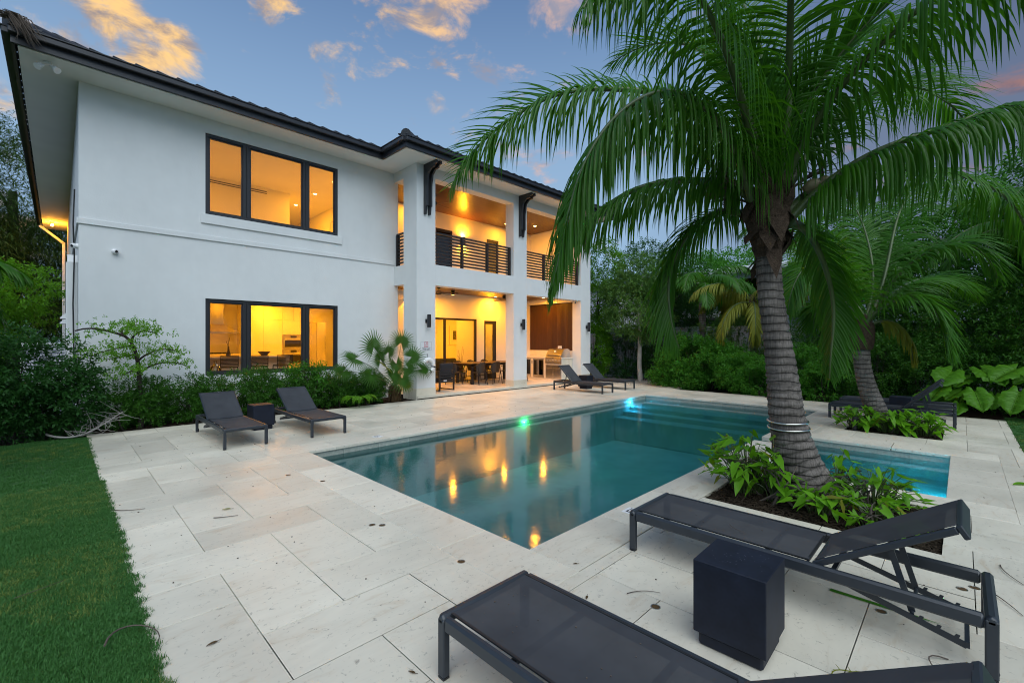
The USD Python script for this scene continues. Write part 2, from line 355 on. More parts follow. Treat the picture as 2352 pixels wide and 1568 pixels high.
mat("table_wood", (0.008, 0.011, 0.021), 0.55, spec=0.3, noise=(7.0, 0.35), noise2=(60.0, 0.2), bump=(30.0, 0.25, 0.002))
mat("steel", (0.62, 0.60, 0.57), 0.26, 1.0, noise=(18.0, 0.06))
mat("white_plastic", (0.75, 0.76, 0.76), 0.4, noise=(10.0, 0.03))
mat("black_plastic", (0.014, 0.014, 0.015), 0.45, noise=(10.0, 0.1))
mat("wicker", (0.03, 0.022, 0.016), 0.55, noise=(60.0, 0.4), bump=(140.0, 0.6, 0.004))
mat("cushion", (0.03, 0.03, 0.034), 0.85, noise=(30.0, 0.12), bump=(220.0, 0.3, 0.002), spec=0.2)
mat("red_print", (0.5, 0.03, 0.06), 0.5, noise=(30.0, 0.05))
mat("cabinet", (0.78, 0.74, 0.66), 0.35, noise=(3.0, 0.03))
mat("stone_top", (0.7, 0.66, 0.58), 0.25, noise=(5.0, 0.08))
mat("plaster", (0.42, 0.56, 0.55), 0.8, noise=(2.0, 0.12), noise2=(40.0, 0.12))
mat("waterline", (0.36, 0.38, 0.33), 0.35, noise=(4.0, 0.12), noise2=(30.0, 0.2), rand=0.12)
mat("soil", (0.028, 0.02, 0.014), 0.95, noise=(14.0, 0.45), noise2=(60.0, 0.4), bump=(30.0, 1.0, 0.03), spec=0.1)
mat("mulch", (0.10, 0.072, 0.045), 0.9, noise=(40.0, 0.3), island=0.7, spec=0.15)
mat("turf_base", (0.05, 0.12, 0.04), 0.9, noise=(8.0, 0.3), noise2=(60.0, 0.4), bump=(70.0, 0.9, 0.02), spec=0.1)
mat("gravel", (0.34, 0.31, 0.27), 0.9, noise=(60.0, 0.5), bump=(60.0, 1.0, 0.02), spec=0.2)
mat("bark", (0.115, 0.098, 0.084), 0.85, noise=(9.0, 0.3), noise2=(50.0, 0.3), bump=(45.0, 0.8, 0.012), spec=0.2)
mat("dark_bark", (0.045, 0.037, 0.03), 0.9, noise=(14.0, 0.35), bump=(40.0, 0.8, 0.01), spec=0.2)
mat("pale_bark", (0.34, 0.32, 0.29), 0.85, noise=(6.0, 0.25), bump=(30.0, 0.5, 0.01), spec=0.2)
mat("palm_fibre", (0.06, 0.042, 0.03), 0.95, noise=(20.0, 0.4), noise2=(80.0, 0.4), bump=(60.0, 1.0, 0.02), spec=0.1)
mat("palm_stalk", (0.055, 0.09, 0.022), 0.45, noise=(6.0, 0.25))
mat("dead_leaf", (0.16, 0.10, 0.045), 0.8, noise=(30.0, 0.3), island=0.5, spec=0.2)
mat("dry_twig", (0.10, 0.08, 0.065), 0.9, noise=(30.0, 0.3), spec=0.2)
mat("coconut_husk", (0.16, 0.14, 0.07), 0.6, noise=(9.0, 0.3))
mat("garden_wall_paint", (0.55, 0.57, 0.6), 0.85, noise=(1.0, 0.1), spec=0.2)
mat("grey_render", (0.20, 0.22, 0.26), 0.8, noise=(0.8, 0.08), spec=0.2)
mat("art_ink", (0.10, 0.09, 0.08), 0.7, noise=(14.0, 0.9))
mat("sign_face", (0.66, 0.68, 0.70), 0.4, noise=(12.0, 0.03))
mat("couch_fabric", (0.05, 0.055, 0.03), 0.9, noise=(4.0, 0.3))
palm_bark("palm_trunk_bark", (0.15, 0.13, 0.115))
wood("ceiling_wood", (0.08, 0.024, 0.006), (0.17, 0.06, 0.014), "x", 0.32)
wood("slat_wood", (0.07, 0.026, 0.010), (0.13, 0.052, 0.02), "z", 0.45)
wood("deck_table_wood", (0.10, 0.055, 0.025), (0.17, 0.10, 0.045), "x", 0.4)
travertine("travertine", (0.65, 0.605, 0.495), 0.4)
travertine("coping_stone", (0.665, 0.62, 0.51), 0.42)
travertine("patio_stone", (0.66, 0.58, 0.47), 0.35)
glass("window_glass", (0.93, 0.93, 0.9), ior=1.25)
glass("clear_glass", (0.85, 0.88, 0.86), ior=1.6)
glass("dark_glass", (0.12, 0.10, 0.08))
glass("water", (0.29, 0.60, 0.63), rough=0.085, ior=1.33, bump=(9.0, 0.05, 0.02))
MATS["frosted_glass"] = usdkit.material(stage, "/World/Looks/frosted_glass", {"t": ("translucent_bsdf", {"color": (0.8, 0.8, 0.72)}), "r": ("glossy_bsdf", {"color": (0.6, 0.6, 0.6), "roughness": 0.15}), "f": ("fresnel", {"IOR": 1.5}), "m": ("mix_closure", {})}, [("f.fac", "m.fac"), ("t.BSDF", "m.closure1"), ("r.BSDF", "m.closure2")], surface="m.closure")
def sling():
    n = {"g": ("geometry", {}), "w": ("wave_texture", {"scale": 160.0, "bands_direction": "y"}), "n": ("noise_texture", {"scale": 5.0, "detail": 4.0}), "m": ("map_range", {"from_min": 0.3, "from_max": 0.7, "to_min": 0.88, "to_max": 1.12, "clamp": True}),
         "c": ("vector_math", {"math_type": "scale", "vector1": (0.050, 0.053, 0.060)}), "b": ("bump", {"strength": 0.25, "distance": 0.001}), "p": ("principled_bsdf", {"roughness": 0.65, "specular_ior_level": 0.08}), "t": ("transparent_bsdf", {"color": (0.9, 0.9, 0.9)}), "x": ("mix_closure", {"fac": 0.035})}
    l = [("g.position", "w.vector"), ("g.position", "n.vector"), ("n.fac", "m.value"), ("m.result", "c.scale"), ("c.vector", "p.base_color"), ("w.fac", "b.height"), ("b.normal", "p.normal"), ("p.BSDF", "x.closure1"), ("t.BSDF", "x.closure2")]
    MATS["sling_mesh"] = usdkit.material(stage, "/World/Looks/sling_mesh", n, l, surface="x.closure")
sling()
leaf_mat("coconut_leaf", (0.045, 0.15, 0.010), (0.24, 0.36, 0.014), 0.36, 0.42, 0.28)
leaf_mat("yellow_leaf", (0.187, 0.204, 0.025), (0.411, 0.289, 0.034), 0.4, 0.35)
leaf_mat("fan_leaf", (0.047, 0.130, 0.019), (0.095, 0.200, 0.029), 0.42, 0.3)
leaf_mat("hedge_leaf", (0.036, 0.120, 0.012), (0.162, 0.300, 0.031), 0.4, 0.25)
leaf_mat("dark_leaf", (0.029, 0.102, 0.020), (0.106, 0.228, 0.040), 0.42, 0.25)
leaf_mat("mid_leaf", (0.049, 0.180, 0.016), (0.211, 0.372, 0.031), 0.45, 0.3)
leaf_mat("lime_leaf", (0.095, 0.245, 0.013), (0.188, 0.388, 0.022), 0.42, 0.4)
leaf_mat("grey_leaf", (0.086, 0.184, 0.040), (0.168, 0.306, 0.059), 0.5, 0.25)
leaf_mat("arrow_leaf", (0.115, 0.300, 0.014), (0.257, 0.460, 0.023), 0.38, 0.35)
leaf_mat("elephant_leaf", (0.077, 0.224, 0.014), (0.138, 0.318, 0.020), 0.4, 0.35)
leaf_mat("conifer_leaf", (0.041, 0.086, 0.013), (0.086, 0.154, 0.022), 0.6, 0.15)
leaf_mat("ornamental_leaf", (0.103, 0.265, 0.016), (0.224, 0.420, 0.023), 0.45, 0.35)
leaf_mat("turf_blade", (0.045, 0.15, 0.03), (0.20, 0.33, 0.10), 0.55, 0.2, 0.3)
leaf_mat("turf_blade_dry", (0.16, 0.22, 0.05), (0.30, 0.33, 0.13), 0.6, 0.2, 0.2)
LAMP = (1.0, 0.37, 0.012)
emit("warm_bulb", (1.0, 0.62, 0.16), 8.0)
emit("green_led", (0.1, 1.0, 0.1), 12.0)
emit("blue_led", (0.15, 0.75, 1.0), 12.0)


def lamp_disk(parent, loc, r, power, color=LAMP, aim=(0, 0, -1)):
    """the light of a lamp, inside that lamp's thing or part"""
    d = UsdLux.DiskLight.Define(stage, path_of("light", parent))
    d.CreateRadiusAttr(r); d.CreateIntensityAttr(power * 3.6); d.CreateColorAttr(Gf.Vec3f(*color))
    z = -unit(np.array(aim, float)); x = unit(np.cross([0.3, 1.0, 0.1], z)); y = np.cross(z, x)
    m = Gf.Matrix4d(1.0)
    for i, v in enumerate((x, y, z, np.asarray(loc, float))):
        m.SetRow(i, Gf.Vec4d(*map(float, v), 1.0 if i == 3 else 0.0))
    d.AddTransformOp().Set(m)


def lamp_sphere(parent, loc, r, power, color=LAMP):
    d = UsdLux.SphereLight.Define(stage, path_of("light", parent))
    d.CreateRadiusAttr(r); d.CreateIntensityAttr(power * 3.6); d.CreateColorAttr(Gf.Vec3f(*color))
    d.AddTranslateOp().Set(Gf.Vec3d(*map(float, loc)))
# ------------------------------------------------------------------ the setting: ground, lawn, deck, pool, spa
def sheet(poly, z):
    v, f = trimesh.creation.triangulate_polygon(poly, engine="earcut"); return np.c_[v, np.full(len(v), z)], f


POOL = (2.62, 12.88, 2.42, 6.97); SPA = (6.60, 9.15, 0.10, 1.95)
BED1 = sbox(4.82, 0.11, 6.13, 1.95); BED2 = sbox(10.40, 0.23, 11.75, 1.57)
DECK = unary_union([sbox(0.345, -0.65, 13.95, 10.9), sbox(13.9, 0.9, 14.75, 10.9), sbox(14.7, 4.2, 15.0, 10.9), sbox(14.9, 7.0, 16.0, 10.9)])
structure("ground", sheet(sbox(-300, -300, 300, 300).difference(sbox(0.4, -0.6, 13.9, 10.85)), -0.06), MATS["soil"])
structure("lawn", box(-14, 0.34, -8, 10.75, -0.055, -0.004), MATS["turf_base"])
structure("side_lawn", box(2.0, 14.6, -6.5, -0.66, -0.055, -0.004), MATS["turf_base"])
structure("gravel_strip", box(15.2, 18.3, 7.6, 13.5, -0.055, -0.012), MATS["gravel"])

deck = thing("pool_deck", None, None, kind="structure")
pr, sr = sbox(POOL[0], POOL[2], POOL[1], POOL[3]), sbox(SPA[0], SPA[2], SPA[1], SPA[3])
water_hole = unary_union([pr, sr, sbox(6.6, 1.9, 9.15, 2.5)])
put("bedding", move(extrude(DECK.difference(water_hole.buffer(0.03, join_style=2)).difference(BED1).difference(BED2), 0.17), (0, 0, -0.205)), MATS["soil"], deck)
ring = sbox(2.145, 1.945, 13.355, 7.445).union(sbox(6.125, -0.375, 9.625, 2.0))
g = 0.475; X0, Y0 = 0.81, 2.79; gap = 0.0022
region = DECK.difference(ring).difference(BED1).difference(BED2)
for c in range(-3, 36):
    for r in range(-4, 8):
        ys = Y0 + g * (c - 0) + 4 * g * r
        while ys > 12: ys -= 4 * g * 8
        for (x0, x1, y0, y1) in ((X0 + c * g, X0 + (c + 1) * g, ys, ys + 2 * g), (X0 + c * g, X0 + (c + 2) * g, ys + 3 * g, ys + 4 * g)):
            q = sbox(x0 + gap, y0 + gap, x1 - gap, y1 - gap)
            if not q.intersects(region): continue
            q = q.intersection(region)
            for q in getattr(q, "geoms", [q]):
                if q.geom_type != "Polygon" or q.area < 0.004: continue
                dz = RNG.uniform(-0.0012, 0.0008)
                b = q.bounds
                if q.area > 0.999 * (b[2] - b[0]) * (b[3] - b[1]): m = cbox(b[0], b[2], b[1], b[3], -0.033, dz, 0.0018)
                else: m = move(extrude(q, 0.033 + dz), (0, 0, -0.033))
                put("paver", m, MATS["travertine"], deck)


def slab(x0, x1, y0, y1, name="coping_stone", z0=-0.045, z1=0.001):
    put(name, cbox(x0 + 0.0015, x1 - 0.0015, y0 + 0.0015, y1 - 0.0015, z0, z1 + RNG.uniform(-0.001, 0.0006), 0.004), MATS["coping_stone"], deck)


def run(a, b, n):
    e = np.linspace(a, b, n + 1); return list(zip(e[:-1], e[1:]))


for a, b in run(2.145, 13.355, 12): slab(a, b, 6.95, 7.445)
for a, b in run(1.945, 6.95, 5): slab(2.145, 2.64, a, b); slab(12.86, 13.355, a, b)
for a, b in run(2.64, 6.62, 4): slab(a, b, 1.955, 2.44)
for a, b in run(9.13, 12.86, 4): slab(a, b, 1.945, 2.44)
for a, b in run(-0.375, 1.955, 2): slab(6.135, 6.62, a, b); slab(9.13, 9.625, a, b - 0.01)
for a, b in run(6.62, 9.13, 3): slab(a, b, -0.375, 0.12)
for a, b in ((6.79, 7.39), (7.66, 8.24), (8.64, 9.10)):
    st = solo("stepping_stone", cbox(a, b, 1.90, 2.47, -0.075, 0.0, 0.006), MATS["coping_stone"], {6.79: "square pale stepping stone across the spa edge, nearest the front deck", 7.66: "middle square stepping stone between the pool and the spa", 8.64: "square pale stepping stone partly behind the big palm trunk, farthest along the spa edge"}[a], "stepping stone", group="stones between the pool and the spa")

pool = thing("swimming_pool", None, None, kind="structure")
x0, x1, y0, y1 = POOL
put("floor", box(x0 - 0.1, x1 + 0.1, y0 - 0.1, y1 + 0.1, -1.35, -1.15), MATS["plaster"], pool)
put("wall", box(x0 - 0.25, x0 - 0.02, y0 - 0.25, y1 + 0.25, -1.15, -0.046), MATS["plaster"], pool)
put("wall", box(x1 + 0.02, x1 + 0.25, y0 - 0.25, y1 + 0.25, -1.15, -0.046), MATS["plaster"], pool)
put("wall", box(x0 - 0.02, x1 + 0.02, y1 + 0.02, y1 + 0.25, -1.15, -0.046), MATS["plaster"], pool)
put("wall", box(x0 - 0.02, 6.6, y0 - 0.25, y0 - 0.02, -1.15, -0.046), MATS["plaster"], pool)
put("wall", box(9.15, x1 + 0.02, y0 - 0.25, y0 - 0.02, -1.15, -0.046), MATS["plaster"], pool)
put("divider", box(6.6, 9.15, 1.98, 2.39, -1.15, -0.108), MATS["waterline"], pool)
for k, (sx, sz) in enumerate(((11.95, -0.27), (11.6, -0.38), (11.15, -0.50))):
    put("step", cbox(sx, [12.92, 11.953, 11.603][k], y0 - 0.02, y1 + 0.02, -1.149, sz, 0.015), MATS["plaster"], pool)
put("bench", cbox(x0 - 0.02, x0 + 0.30, 5.2, y1 + 0.02, -1.149, -0.55, 0.015), MATS["plaster"], pool)
put("floor_drain", cbox(4.0, 4.2, 3.9, 5.4, -1.151, -1.13, 0.01), MATS["white_plastic"], pool)
wt = MATS["waterline"]
for a, b in run(x0 - 0.018, x1 + 0.018, 17): put("waterline_tile", box(a + 0.002, b - 0.002, y1 + 0.012, y1 + 0.021, -0.21, -0.047), wt, pool)
for a, b in run(y0 - 0.018, y1 + 0.010, 8): put("waterline_tile", box(x1 + 0.012, x1 + 0.021, a + 0.002, b - 0.002, -0.21, -0.047), wt, pool)
for a, b in run(y0 - 0.018, y1 + 0.010, 8): put("waterline_tile", box(x0 - 0.021, x0 - 0.012, a + 0.002, b - 0.002, -0.21, -0.047), wt, pool)
spa = thing("spa_basin", None, None, kind="structure")
a0, a1, b0, b1 = SPA
put("floor", box(a0 - 0.1, a1 + 0.1, b0 - 0.1, 2.0, -1.0, -0.85), MATS["plaster"], spa)
put("wall", box(a0 - 0.25, a0 - 0.02, b0 - 0.25, 1.98, -0.85, -0.046), MATS["plaster"], spa)
put("wall", box(a1 + 0.02, a1 + 0.25, b0 - 0.25, 1.98, -0.85, -0.046), MATS["plaster"], spa)
put("wall", box(a0 - 0.02, a1 + 0.02, b0 - 0.25, b0 - 0.02, -0.85, -0.046), MATS["plaster"], spa)
put("bench", cbox(a1 - 0.42, a1 + 0.019, b0 - 0.019, 1.98, -0.849, -0.40, 0.015), MATS["plaster"], spa)
put("bench", cbox(a0 - 0.019, a1 - 0.425, b0 - 0.019, b0 + 0.4, -0.849, -0.40, 0.015), MATS["plaster"], spa)
for a, b in run(b0 - 0.018, 1.978, 4): put("waterline_tile", box(a1 + 0.011, a1 + 0.021, a + 0.002, b - 0.002, -0.21, -0.047), wt, spa)
for a, b in run(a0, a1 + 0.01, 5): put("waterline_tile", box(a + 0.002, b - 0.002, 1.969, 1.979, -0.21, -0.109), wt, spa)
wp = unary_union([sbox(x0 - 0.011, y0 - 0.02, x1 + 0.011, y1 + 0.011), sbox(a0 - 0.02, b0 - 0.02, a1 + 0.010, 1.968)])
structure("water", sheet(wp.geoms[0] if wp.geoms[0].area > wp.geoms[1].area else wp.geoms[1], -0.13), MATS["water"])
structure("spa_water", sheet(min(wp.geoms, key=lambda q: q.area), -0.13), MATS["water"])


def led(name, loc, aim, m, color, power, label, group="lights in the pool walls"):
    t = thing(name, label, "pool light", loc, 0, group)
    d = np.array(aim, float)
    put("lens", tube([d * 0.002, d * 0.010, d * 0.014], [0.020, 0.017, 0.006], 16), MATS[m], t)
    put("ring", tube([d * 0.0, d * 0.006], [0.034, 0.031], 20), MATS["steel"], t)
    lamp_sphere(t, d * 0.06, 0.012, power, color)


led("pool_light", (7.4, 6.985, -0.165), (0, -1, 0), "green_led", (0.1, 1.0, 0.25), 60.0, "green glowing pool light in the long pool wall opposite the patio")
led("pool_light", (11.97, 6.985, -0.165), (0, -1, 0), "blue_led", (0.06, 0.55, 1.0), 100.0, "bright blue pool light above the shallow shelf by the far corner")
led("pool_light", (8.0, 0.085, -0.22), (0, 1, 0), "blue_led", (0.05, 0.68, 1.0), 150.0, "blue glowing light under water in the spa behind the planter leaves")
for nm, bed, z in (("planter_bed", BED1, -0.02), ("planter_bed", BED2, -0.02)):
    b = bed.bounds
    structure(nm, box(b[0] + 0.003, b[2] - 0.003, b[1] + 0.003, b[3] - 0.003, -0.3, -0.03), MATS["soil"])
structure("planting_soil", box(0.36, 7.15, 10.905, 12.17, -0.055, -0.02), MATS["soil"])
# ------------------------------------------------------------------ the house
house = thing("house", "white two storey stucco house with lit windows and a porch beside the pool", "house")
ST, BR, IN = MATS["stucco"], MATS["bronze_frame"], MATS["interior_paint"]
YW, YP, YB = 12.18, 10.95, 13.80
wall = sbox(0.27, -0.05, 7.158, 6.718).difference(sbox(2.35, 4.55, 5.43, 6.40)).difference(sbox(2.35, 0.87, 5.43, 2.63))
put("front_wall", ext_xz(wall, YW, YW + 0.22), ST, house)
put("side_wall", box(0.27, 0.47, YW + 0.221, 29.0, -0.05, 6.718), ST, house)
put("string_course", cbox(0.26, 7.157, YW - 0.03, YW - 0.001, 3.95, 4.06, 0.004), ST, house)
put("string_course", cbox(0.24, 0.269, YW - 0.03, 28.9, 3.95, 4.06, 0.004), ST, house)
put("rear_wall", box(0.471, 16.0, 28.8, 29.0, -0.05, 6.718), ST, house)
put("side_wall", box(15.6, 15.8, 13.95, 28.79, -0.05, 6.718), ST, house)


def window(x0, x1, z0, z1, mull, sill):
    w = put("window_frame", join(box(x0 + 0.001, x0 + 0.07, YW + 0.03, YW + 0.13, z0 + 0.001, z1 - 0.001), box(x1 - 0.07, x1 - 0.001, YW + 0.03, YW + 0.13, z0 + 0.001, z1 - 0.001),
        box(x0 + 0.07, x1 - 0.07, YW + 0.03, YW + 0.13, z1 - 0.07, z1 - 0.001), box(x0 + 0.07, x1 - 0.07, YW + 0.03, YW + 0.13, z0 + 0.001, z0 + 0.07)), BR, house)
    for m in mull:
        put("mullion", join(cbox(m - 0.075, m - 0.004, YW + 0.025, YW + 0.125, z0 + 0.07, z1 - 0.07, 0.004), cbox(m + 0.004, m + 0.075, YW + 0.03, YW + 0.128, z0 + 0.07, z1 - 0.07, 0.004), box(m - 0.004, m + 0.004, YW + 0.05, YW + 0.12, z0 + 0.07, z1 - 0.07)), BR, w)
    e = [x0 + 0.07] + [c for m in mull for c in (m - 0.075, m + 0.075)] + [x1 - 0.07]
    for a, b in zip(e[::2], e[1::2]):
        put("pane", box(a, b, YW + 0.075, YW + 0.083, z0 + 0.07, z1 - 0.07), MATS["window_glass"], w)
        put("sash", join(box(a, a + 0.03, YW + 0.06, YW + 0.10, z0 + 0.07, z1 - 0.07), box(b - 0.03, b, YW + 0.06, YW + 0.10, z0 + 0.07, z1 - 0.07), box(a + 0.03, b - 0.03, YW + 0.06, YW + 0.10, z1 - 0.10, z1 - 0.07), box(a + 0.03, b - 0.03, YW + 0.06, YW + 0.10, z0 + 0.07, z0 + 0.10)), BR, w)
    put("sill", cbox(x0 - 0.09, x1 + 0.10, YW - 0.035, YW - 0.001, z0 - 0.22, z0 - 0.005, 0.004), ST, house)


window(2.35, 5.43, 4.55, 6.40, (3.19, 4.58), True)
window(2.35, 5.43, 0.87, 2.63, (3.19, 4.58), True)

# porch: pillars, beams, floors, ceilings
SK = MATS["patio_stone"]
PIL = ((7.16, 7.80, YP, 11.64), (11.07, 11.73, YP, 11.34), (14.94, 15.60, YP, 11.37))
for a, b, c, d in PIL:
    p = put("pillar", box(a, b, c, d, 0.31, 6.718), ST, house)
    put("skirting", cbox(a - 0.012, b + 0.012, c - 0.012, d + 0.012, -0.03, 0.309, 0.004), MATS["travertine"], p)
for a, b in ((7.801, 11.069), (11.731, 14.939)):
    put("beam", box(a, b, YP, YP + 0.34, 3.30, 3.90), ST, house)
    put("beam", box(a, b, YP, YP + 0.34, 6.42, 6.718), ST, house)
put("beam", box(7.16, 7.5, 11.641, YW - 0.001, 3.33, 3.90), ST, house); put("beam", box(7.16, 7.5, 11.641, YW - 0.001, 6.44, 6.718), ST, house)
put("porch_side_wall", box(7.159, 7.30, YW, YB, -0.05, 6.718), ST, house)
put("porch_end_wall", box(15.06, 15.60, 11.371, YB, -0.05, 6.718), IN, house)
back = sbox(7.301, -0.05, 15.059, 6.718).difference(sbox(8.75, 0.1, 11.85, 2.54)).difference(sbox(12.24, 0.1, 12.92, 2.50)).difference(sbox(9.84, 3.95, 10.62, 5.87)).difference(sbox(12.38, 3.95, 13.05, 5.85))
put("porch_back_wall", ext_xz(back, YB, YB + 0.15), IN, house)
put("upper_floor", box(7.301, 15.059, YP + 0.341, YB - 0.001, 3.50, 3.90), IN, house)
for i, yy in enumerate(np.arange(YP + 0.345, YB - 0.01, 0.0905)):
    pass
planks = [cbox(7.302, 15.058, a + 0.0015, a + 0.087, 3.462, 3.499, 0.004) for a in np.arange(YP + 0.345, YB - 0.09, 0.089)]
put("ceiling_planks", join(*planks), MATS["ceiling_wood"], house, kind="stuff")
planks = [cbox(7.302, 15.058, a + 0.0015, a + 0.087, 6.452, 6.489, 0.004) for a in np.arange(YP + 0.345, YB - 0.09, 0.089)]
put("ceiling_planks", join(*planks), MATS["ceiling_wood"], house, kind="stuff")
put("upper_ceiling", box(7.301, 15.059, YP + 0.341, YB - 0.001, 6.49, 6.72), IN, house)
for a, b in ((7.56, 8.4),): pass
put("end_beam", box(14.86, 15.059, 11.371, YB - 0.001, 3.27, 3.461), IN, house)
for k, a in enumerate(np.arange(11.385, YB - 0.03, 0.062)):
    put("wall_slat", cbox(14.99, 15.045, a, a + 0.042, 1.27, 3.268, 0.006), MATS["slat_wood"], house)
put("slat_backing", box(15.045, 15.059, 11.372, YB - 0.001, 1.27, 3.268), MATS["black_plastic"], house)
structure("patio_floor", box(7.17, 15.7, 10.93, YB + 0.1, -0.05, 0.085), MATS["soil"])
pf = [p for p in stage.GetPrimAtPath("/World").GetChildren() if p.GetName() == "patio_floor"][0]
for a, b in run(7.17, 15.6, 9):
    for c, d in ((10.92, 11.25),) + tuple(run(11.25, YB - 0.002, 3)):
        if c < 11: put("step_edge_stone", cbox(a + 0.001, b - 0.001, c, d - 0.002, 0.02, 0.101, 0.006), MATS["coping_stone"], pf)
        else: put("floor_tile", cbox(a + 0.001, b - 0.001, c, d - 0.002, 0.08, 0.1 + RNG.uniform(-0.0008, 0.0008), 0.002), SK, pf)
# sliding door and doors
sd = put("sliding_door", join(box(8.751, 11.849, YB + 0.02, YB + 0.12, 2.47, 2.539), box(8.751, 8.82, YB + 0.02, YB + 0.12, 0.1, 2.47), box(11.78, 11.849, YB + 0.02, YB + 0.12, 0.1, 2.47), box(8.82, 11.78, YB + 0.02, YB + 0.12, 0.1, 0.13)), BR, house)
put("stile", cbox(10.24, 10.34, YB + 0.03, YB + 0.08, 0.13, 2.47, 0.003), BR, sd)
for a, b in ((8.82, 10.24), (10.34, 11.78)): put("pane", box(a, b, YB + 0.05, YB + 0.058, 0.13, 2.47), MATS["window_glass"], sd)
dr = put("glazed_door", join(box(12.241, 12.335, YB + 0.02, YB + 0.09, 0.1, 2.499), box(12.75, 12.919, YB + 0.02, YB + 0.09, 0.1, 2.499), box(12.335, 12.75, YB + 0.02, YB + 0.09, 2.37, 2.499), box(12.335, 12.75, YB + 0.02, YB + 0.09, 0.1, 0.35)), BR, house)
put("frosted_pane", box(12.335, 12.75, YB + 0.05, YB + 0.058, 0.35, 2.37), MATS["frosted_glass"], dr)
put("handle", join(cyl((12.83, YB + 0.02, 1.1), (12.83, YB - 0.04, 1.1), 0.012), cyl((12.83, YB - 0.04, 1.1), (12.74, YB - 0.04, 1.1), 0.010)), MATS["black_metal"], dr)
for a, b, z in ((9.84, 10.62, 5.87), (12.38, 13.05, 5.85)):
    ud = put("balcony_door", join(box(a + 0.001, a + 0.07, YB + 0.02, YB + 0.09, 3.95, z - 0.001), box(b - 0.07, b - 0.001, YB + 0.02, YB + 0.09, 3.95, z - 0.001), box(a + 0.07, b - 0.07, YB + 0.02, YB + 0.09, z - 0.10, z - 0.001), box(a + 0.07, b - 0.07, YB + 0.02, YB + 0.09, 3.95, 4.1)), BR, house)
    put("pane", box(a + 0.07, b - 0.07, YB + 0.05, YB + 0.058, 4.1, z - 0.10), MATS["dark_glass" if a < 11 else "window_glass"], ud)

# balcony railings
def railing(p0, p1, posts, label=None):
    p0, p1 = np.array(p0, float), np.array(p1, float); t = unit(p1 - p0); L = np.linalg.norm(p1 - p0)
    s = np.array([-t[1], t[0], 0])
    r = put("balcony_railing", bar(p0 + [0, 0, 4.88], p1 + [0, 0, 4.88], 0.075, 0.045, c=0.004), BR, house, label=label)
    for k in range(9):
        z = 4.795 - k * 0.098
        put("slat", bar(p0 + [0, 0, z] - s * 0.0, p1 + [0, 0, z], 0.022, 0.052, c=0.003), BR, r)
    for q in posts:
        c = p0 + t * q * L
        put("post", bar(c + s * 0.036 + [0, 0, 3.901], c + s * 0.036 + [0, 0, 4.857], 0.05, 0.05, up=(1, 0, 0), c=0.003), BR, r)
        put("post", bar(c - s * 0.036 + [0, 0, 3.93], c - s * 0.036 + [0, 0, 4.857], 0.05, 0.045, up=(1, 0, 0), c=0.003), BR, r)


railing((7.81, 11.12, 0), (11.06, 11.12, 0), (0.012, 0.345, 0.67, 0.988), "balcony railing in the left porch opening")
railing((11.74, 11.12, 0), (14.93, 11.12, 0), (0.012, 0.345, 0.67, 0.988), "balcony railing behind the palm frond")
railing((7.27, 12.17, 0), (7.27, 11.65, 0), (0.06, 0.94), "short balcony railing in the narrow side opening")

# eaves: soffit, fascia, gutter, tiles, roof
EV = 6.72
put("soffit", extrude(unary_union([sbox(-0.50, 11.48, 6.43, YW + 0.1), sbox(-0.50, YW, 0.3, 29.2), sbox(6.42, 10.30, 16.3, 11.48), sbox(6.42, 11.4, 7.3, 12.2), sbox(15.5, 11.0, 16.3, 29.2)]), 0.03), MATS["soffit_paint"], house)
_s = stage.GetPrimAtPath(str(house.GetPath()) + "/soffit"); UsdGeom.Xformable(_s).AddTranslateOp().Set(Gf.Vec3d(0, 0, EV))
FAS = [((-0.56, 29.2), (-0.56, 11.42)), ((-0.58, 11.42), (6.37, 11.42)), ((6.37, 11.45), (6.37, 10.24)), ((6.35, 10.24), (16.36, 10.24)), ((16.36, 10.24), (16.36, 29.0))]
for (ax, ay), (bx, by) in FAS:
    t = unit(np.array([bx - ax, by - ay, 0.0])); o = np.array([t[1], -t[0], 0])
    A, B = np.array([ax, ay, 0.0]), np.array([bx, by, 0.0])
    put("fascia", bar(A + o * 0.0 + [0, 0, 6.785], B + o * 0.0 + [0, 0, 6.785], 0.05, 0.13), MATS["gutter_metal"], house)
    e0, e1 = A + o * 0.065 - t * 0.03, B + o * 0.065 + t * 0.03
    gt = put("gutter", join(bar(e0 + [0, 0, 6.90], e1 + [0, 0, 6.90], 0.13, 0.10, c=0.012), bar(e0 + o * 0.03 + [0, 0, 6.965], e1 + o * 0.03 + [0, 0, 6.965], 0.10, 0.026, c=0.006)), MATS["gutter_metal"], house)


SL = math.tan(math.radians(19))
def hip(x0, x1, y0, y1, z):
    w = min(x1 - x0, y1 - y0) / 2; h = w * SL
    if x1 - x0 < y1 - y0: r0, r1 = (x0 + w, y0 + w), (x0 + w, y1 - w)
    else: r0, r1 = (x0 + w, y0 + w), (x1 - w, y0 + w)
    v = np.array([(x0, y0, z), (x1, y0, z), (x1, y1, z), (x0, y1, z), (*r0, z + h), (*r1, z + h)])
    if x1 - x0 < y1 - y0: f = [[0, 1, 4], [1, 2, 5], [1, 5, 4], [2, 3, 5], [3, 0, 4], [3, 4, 5], [0, 2, 1], [0, 3, 2]]
    else: f = [[0, 1, 5], [0, 5, 4], [1, 2, 5], [2, 3, 4], [2, 4, 5], [3, 0, 4], [0, 2, 1], [0, 3, 2]]
    return v, np.array(f)


roof = put("roof", join(hip(-0.53, 16.2, 11.47, 29.2, 6.93), hip(6.42, 16.33, 10.29, 20.0, 6.935)), MATS["roof_tile"], house)
NT = 0


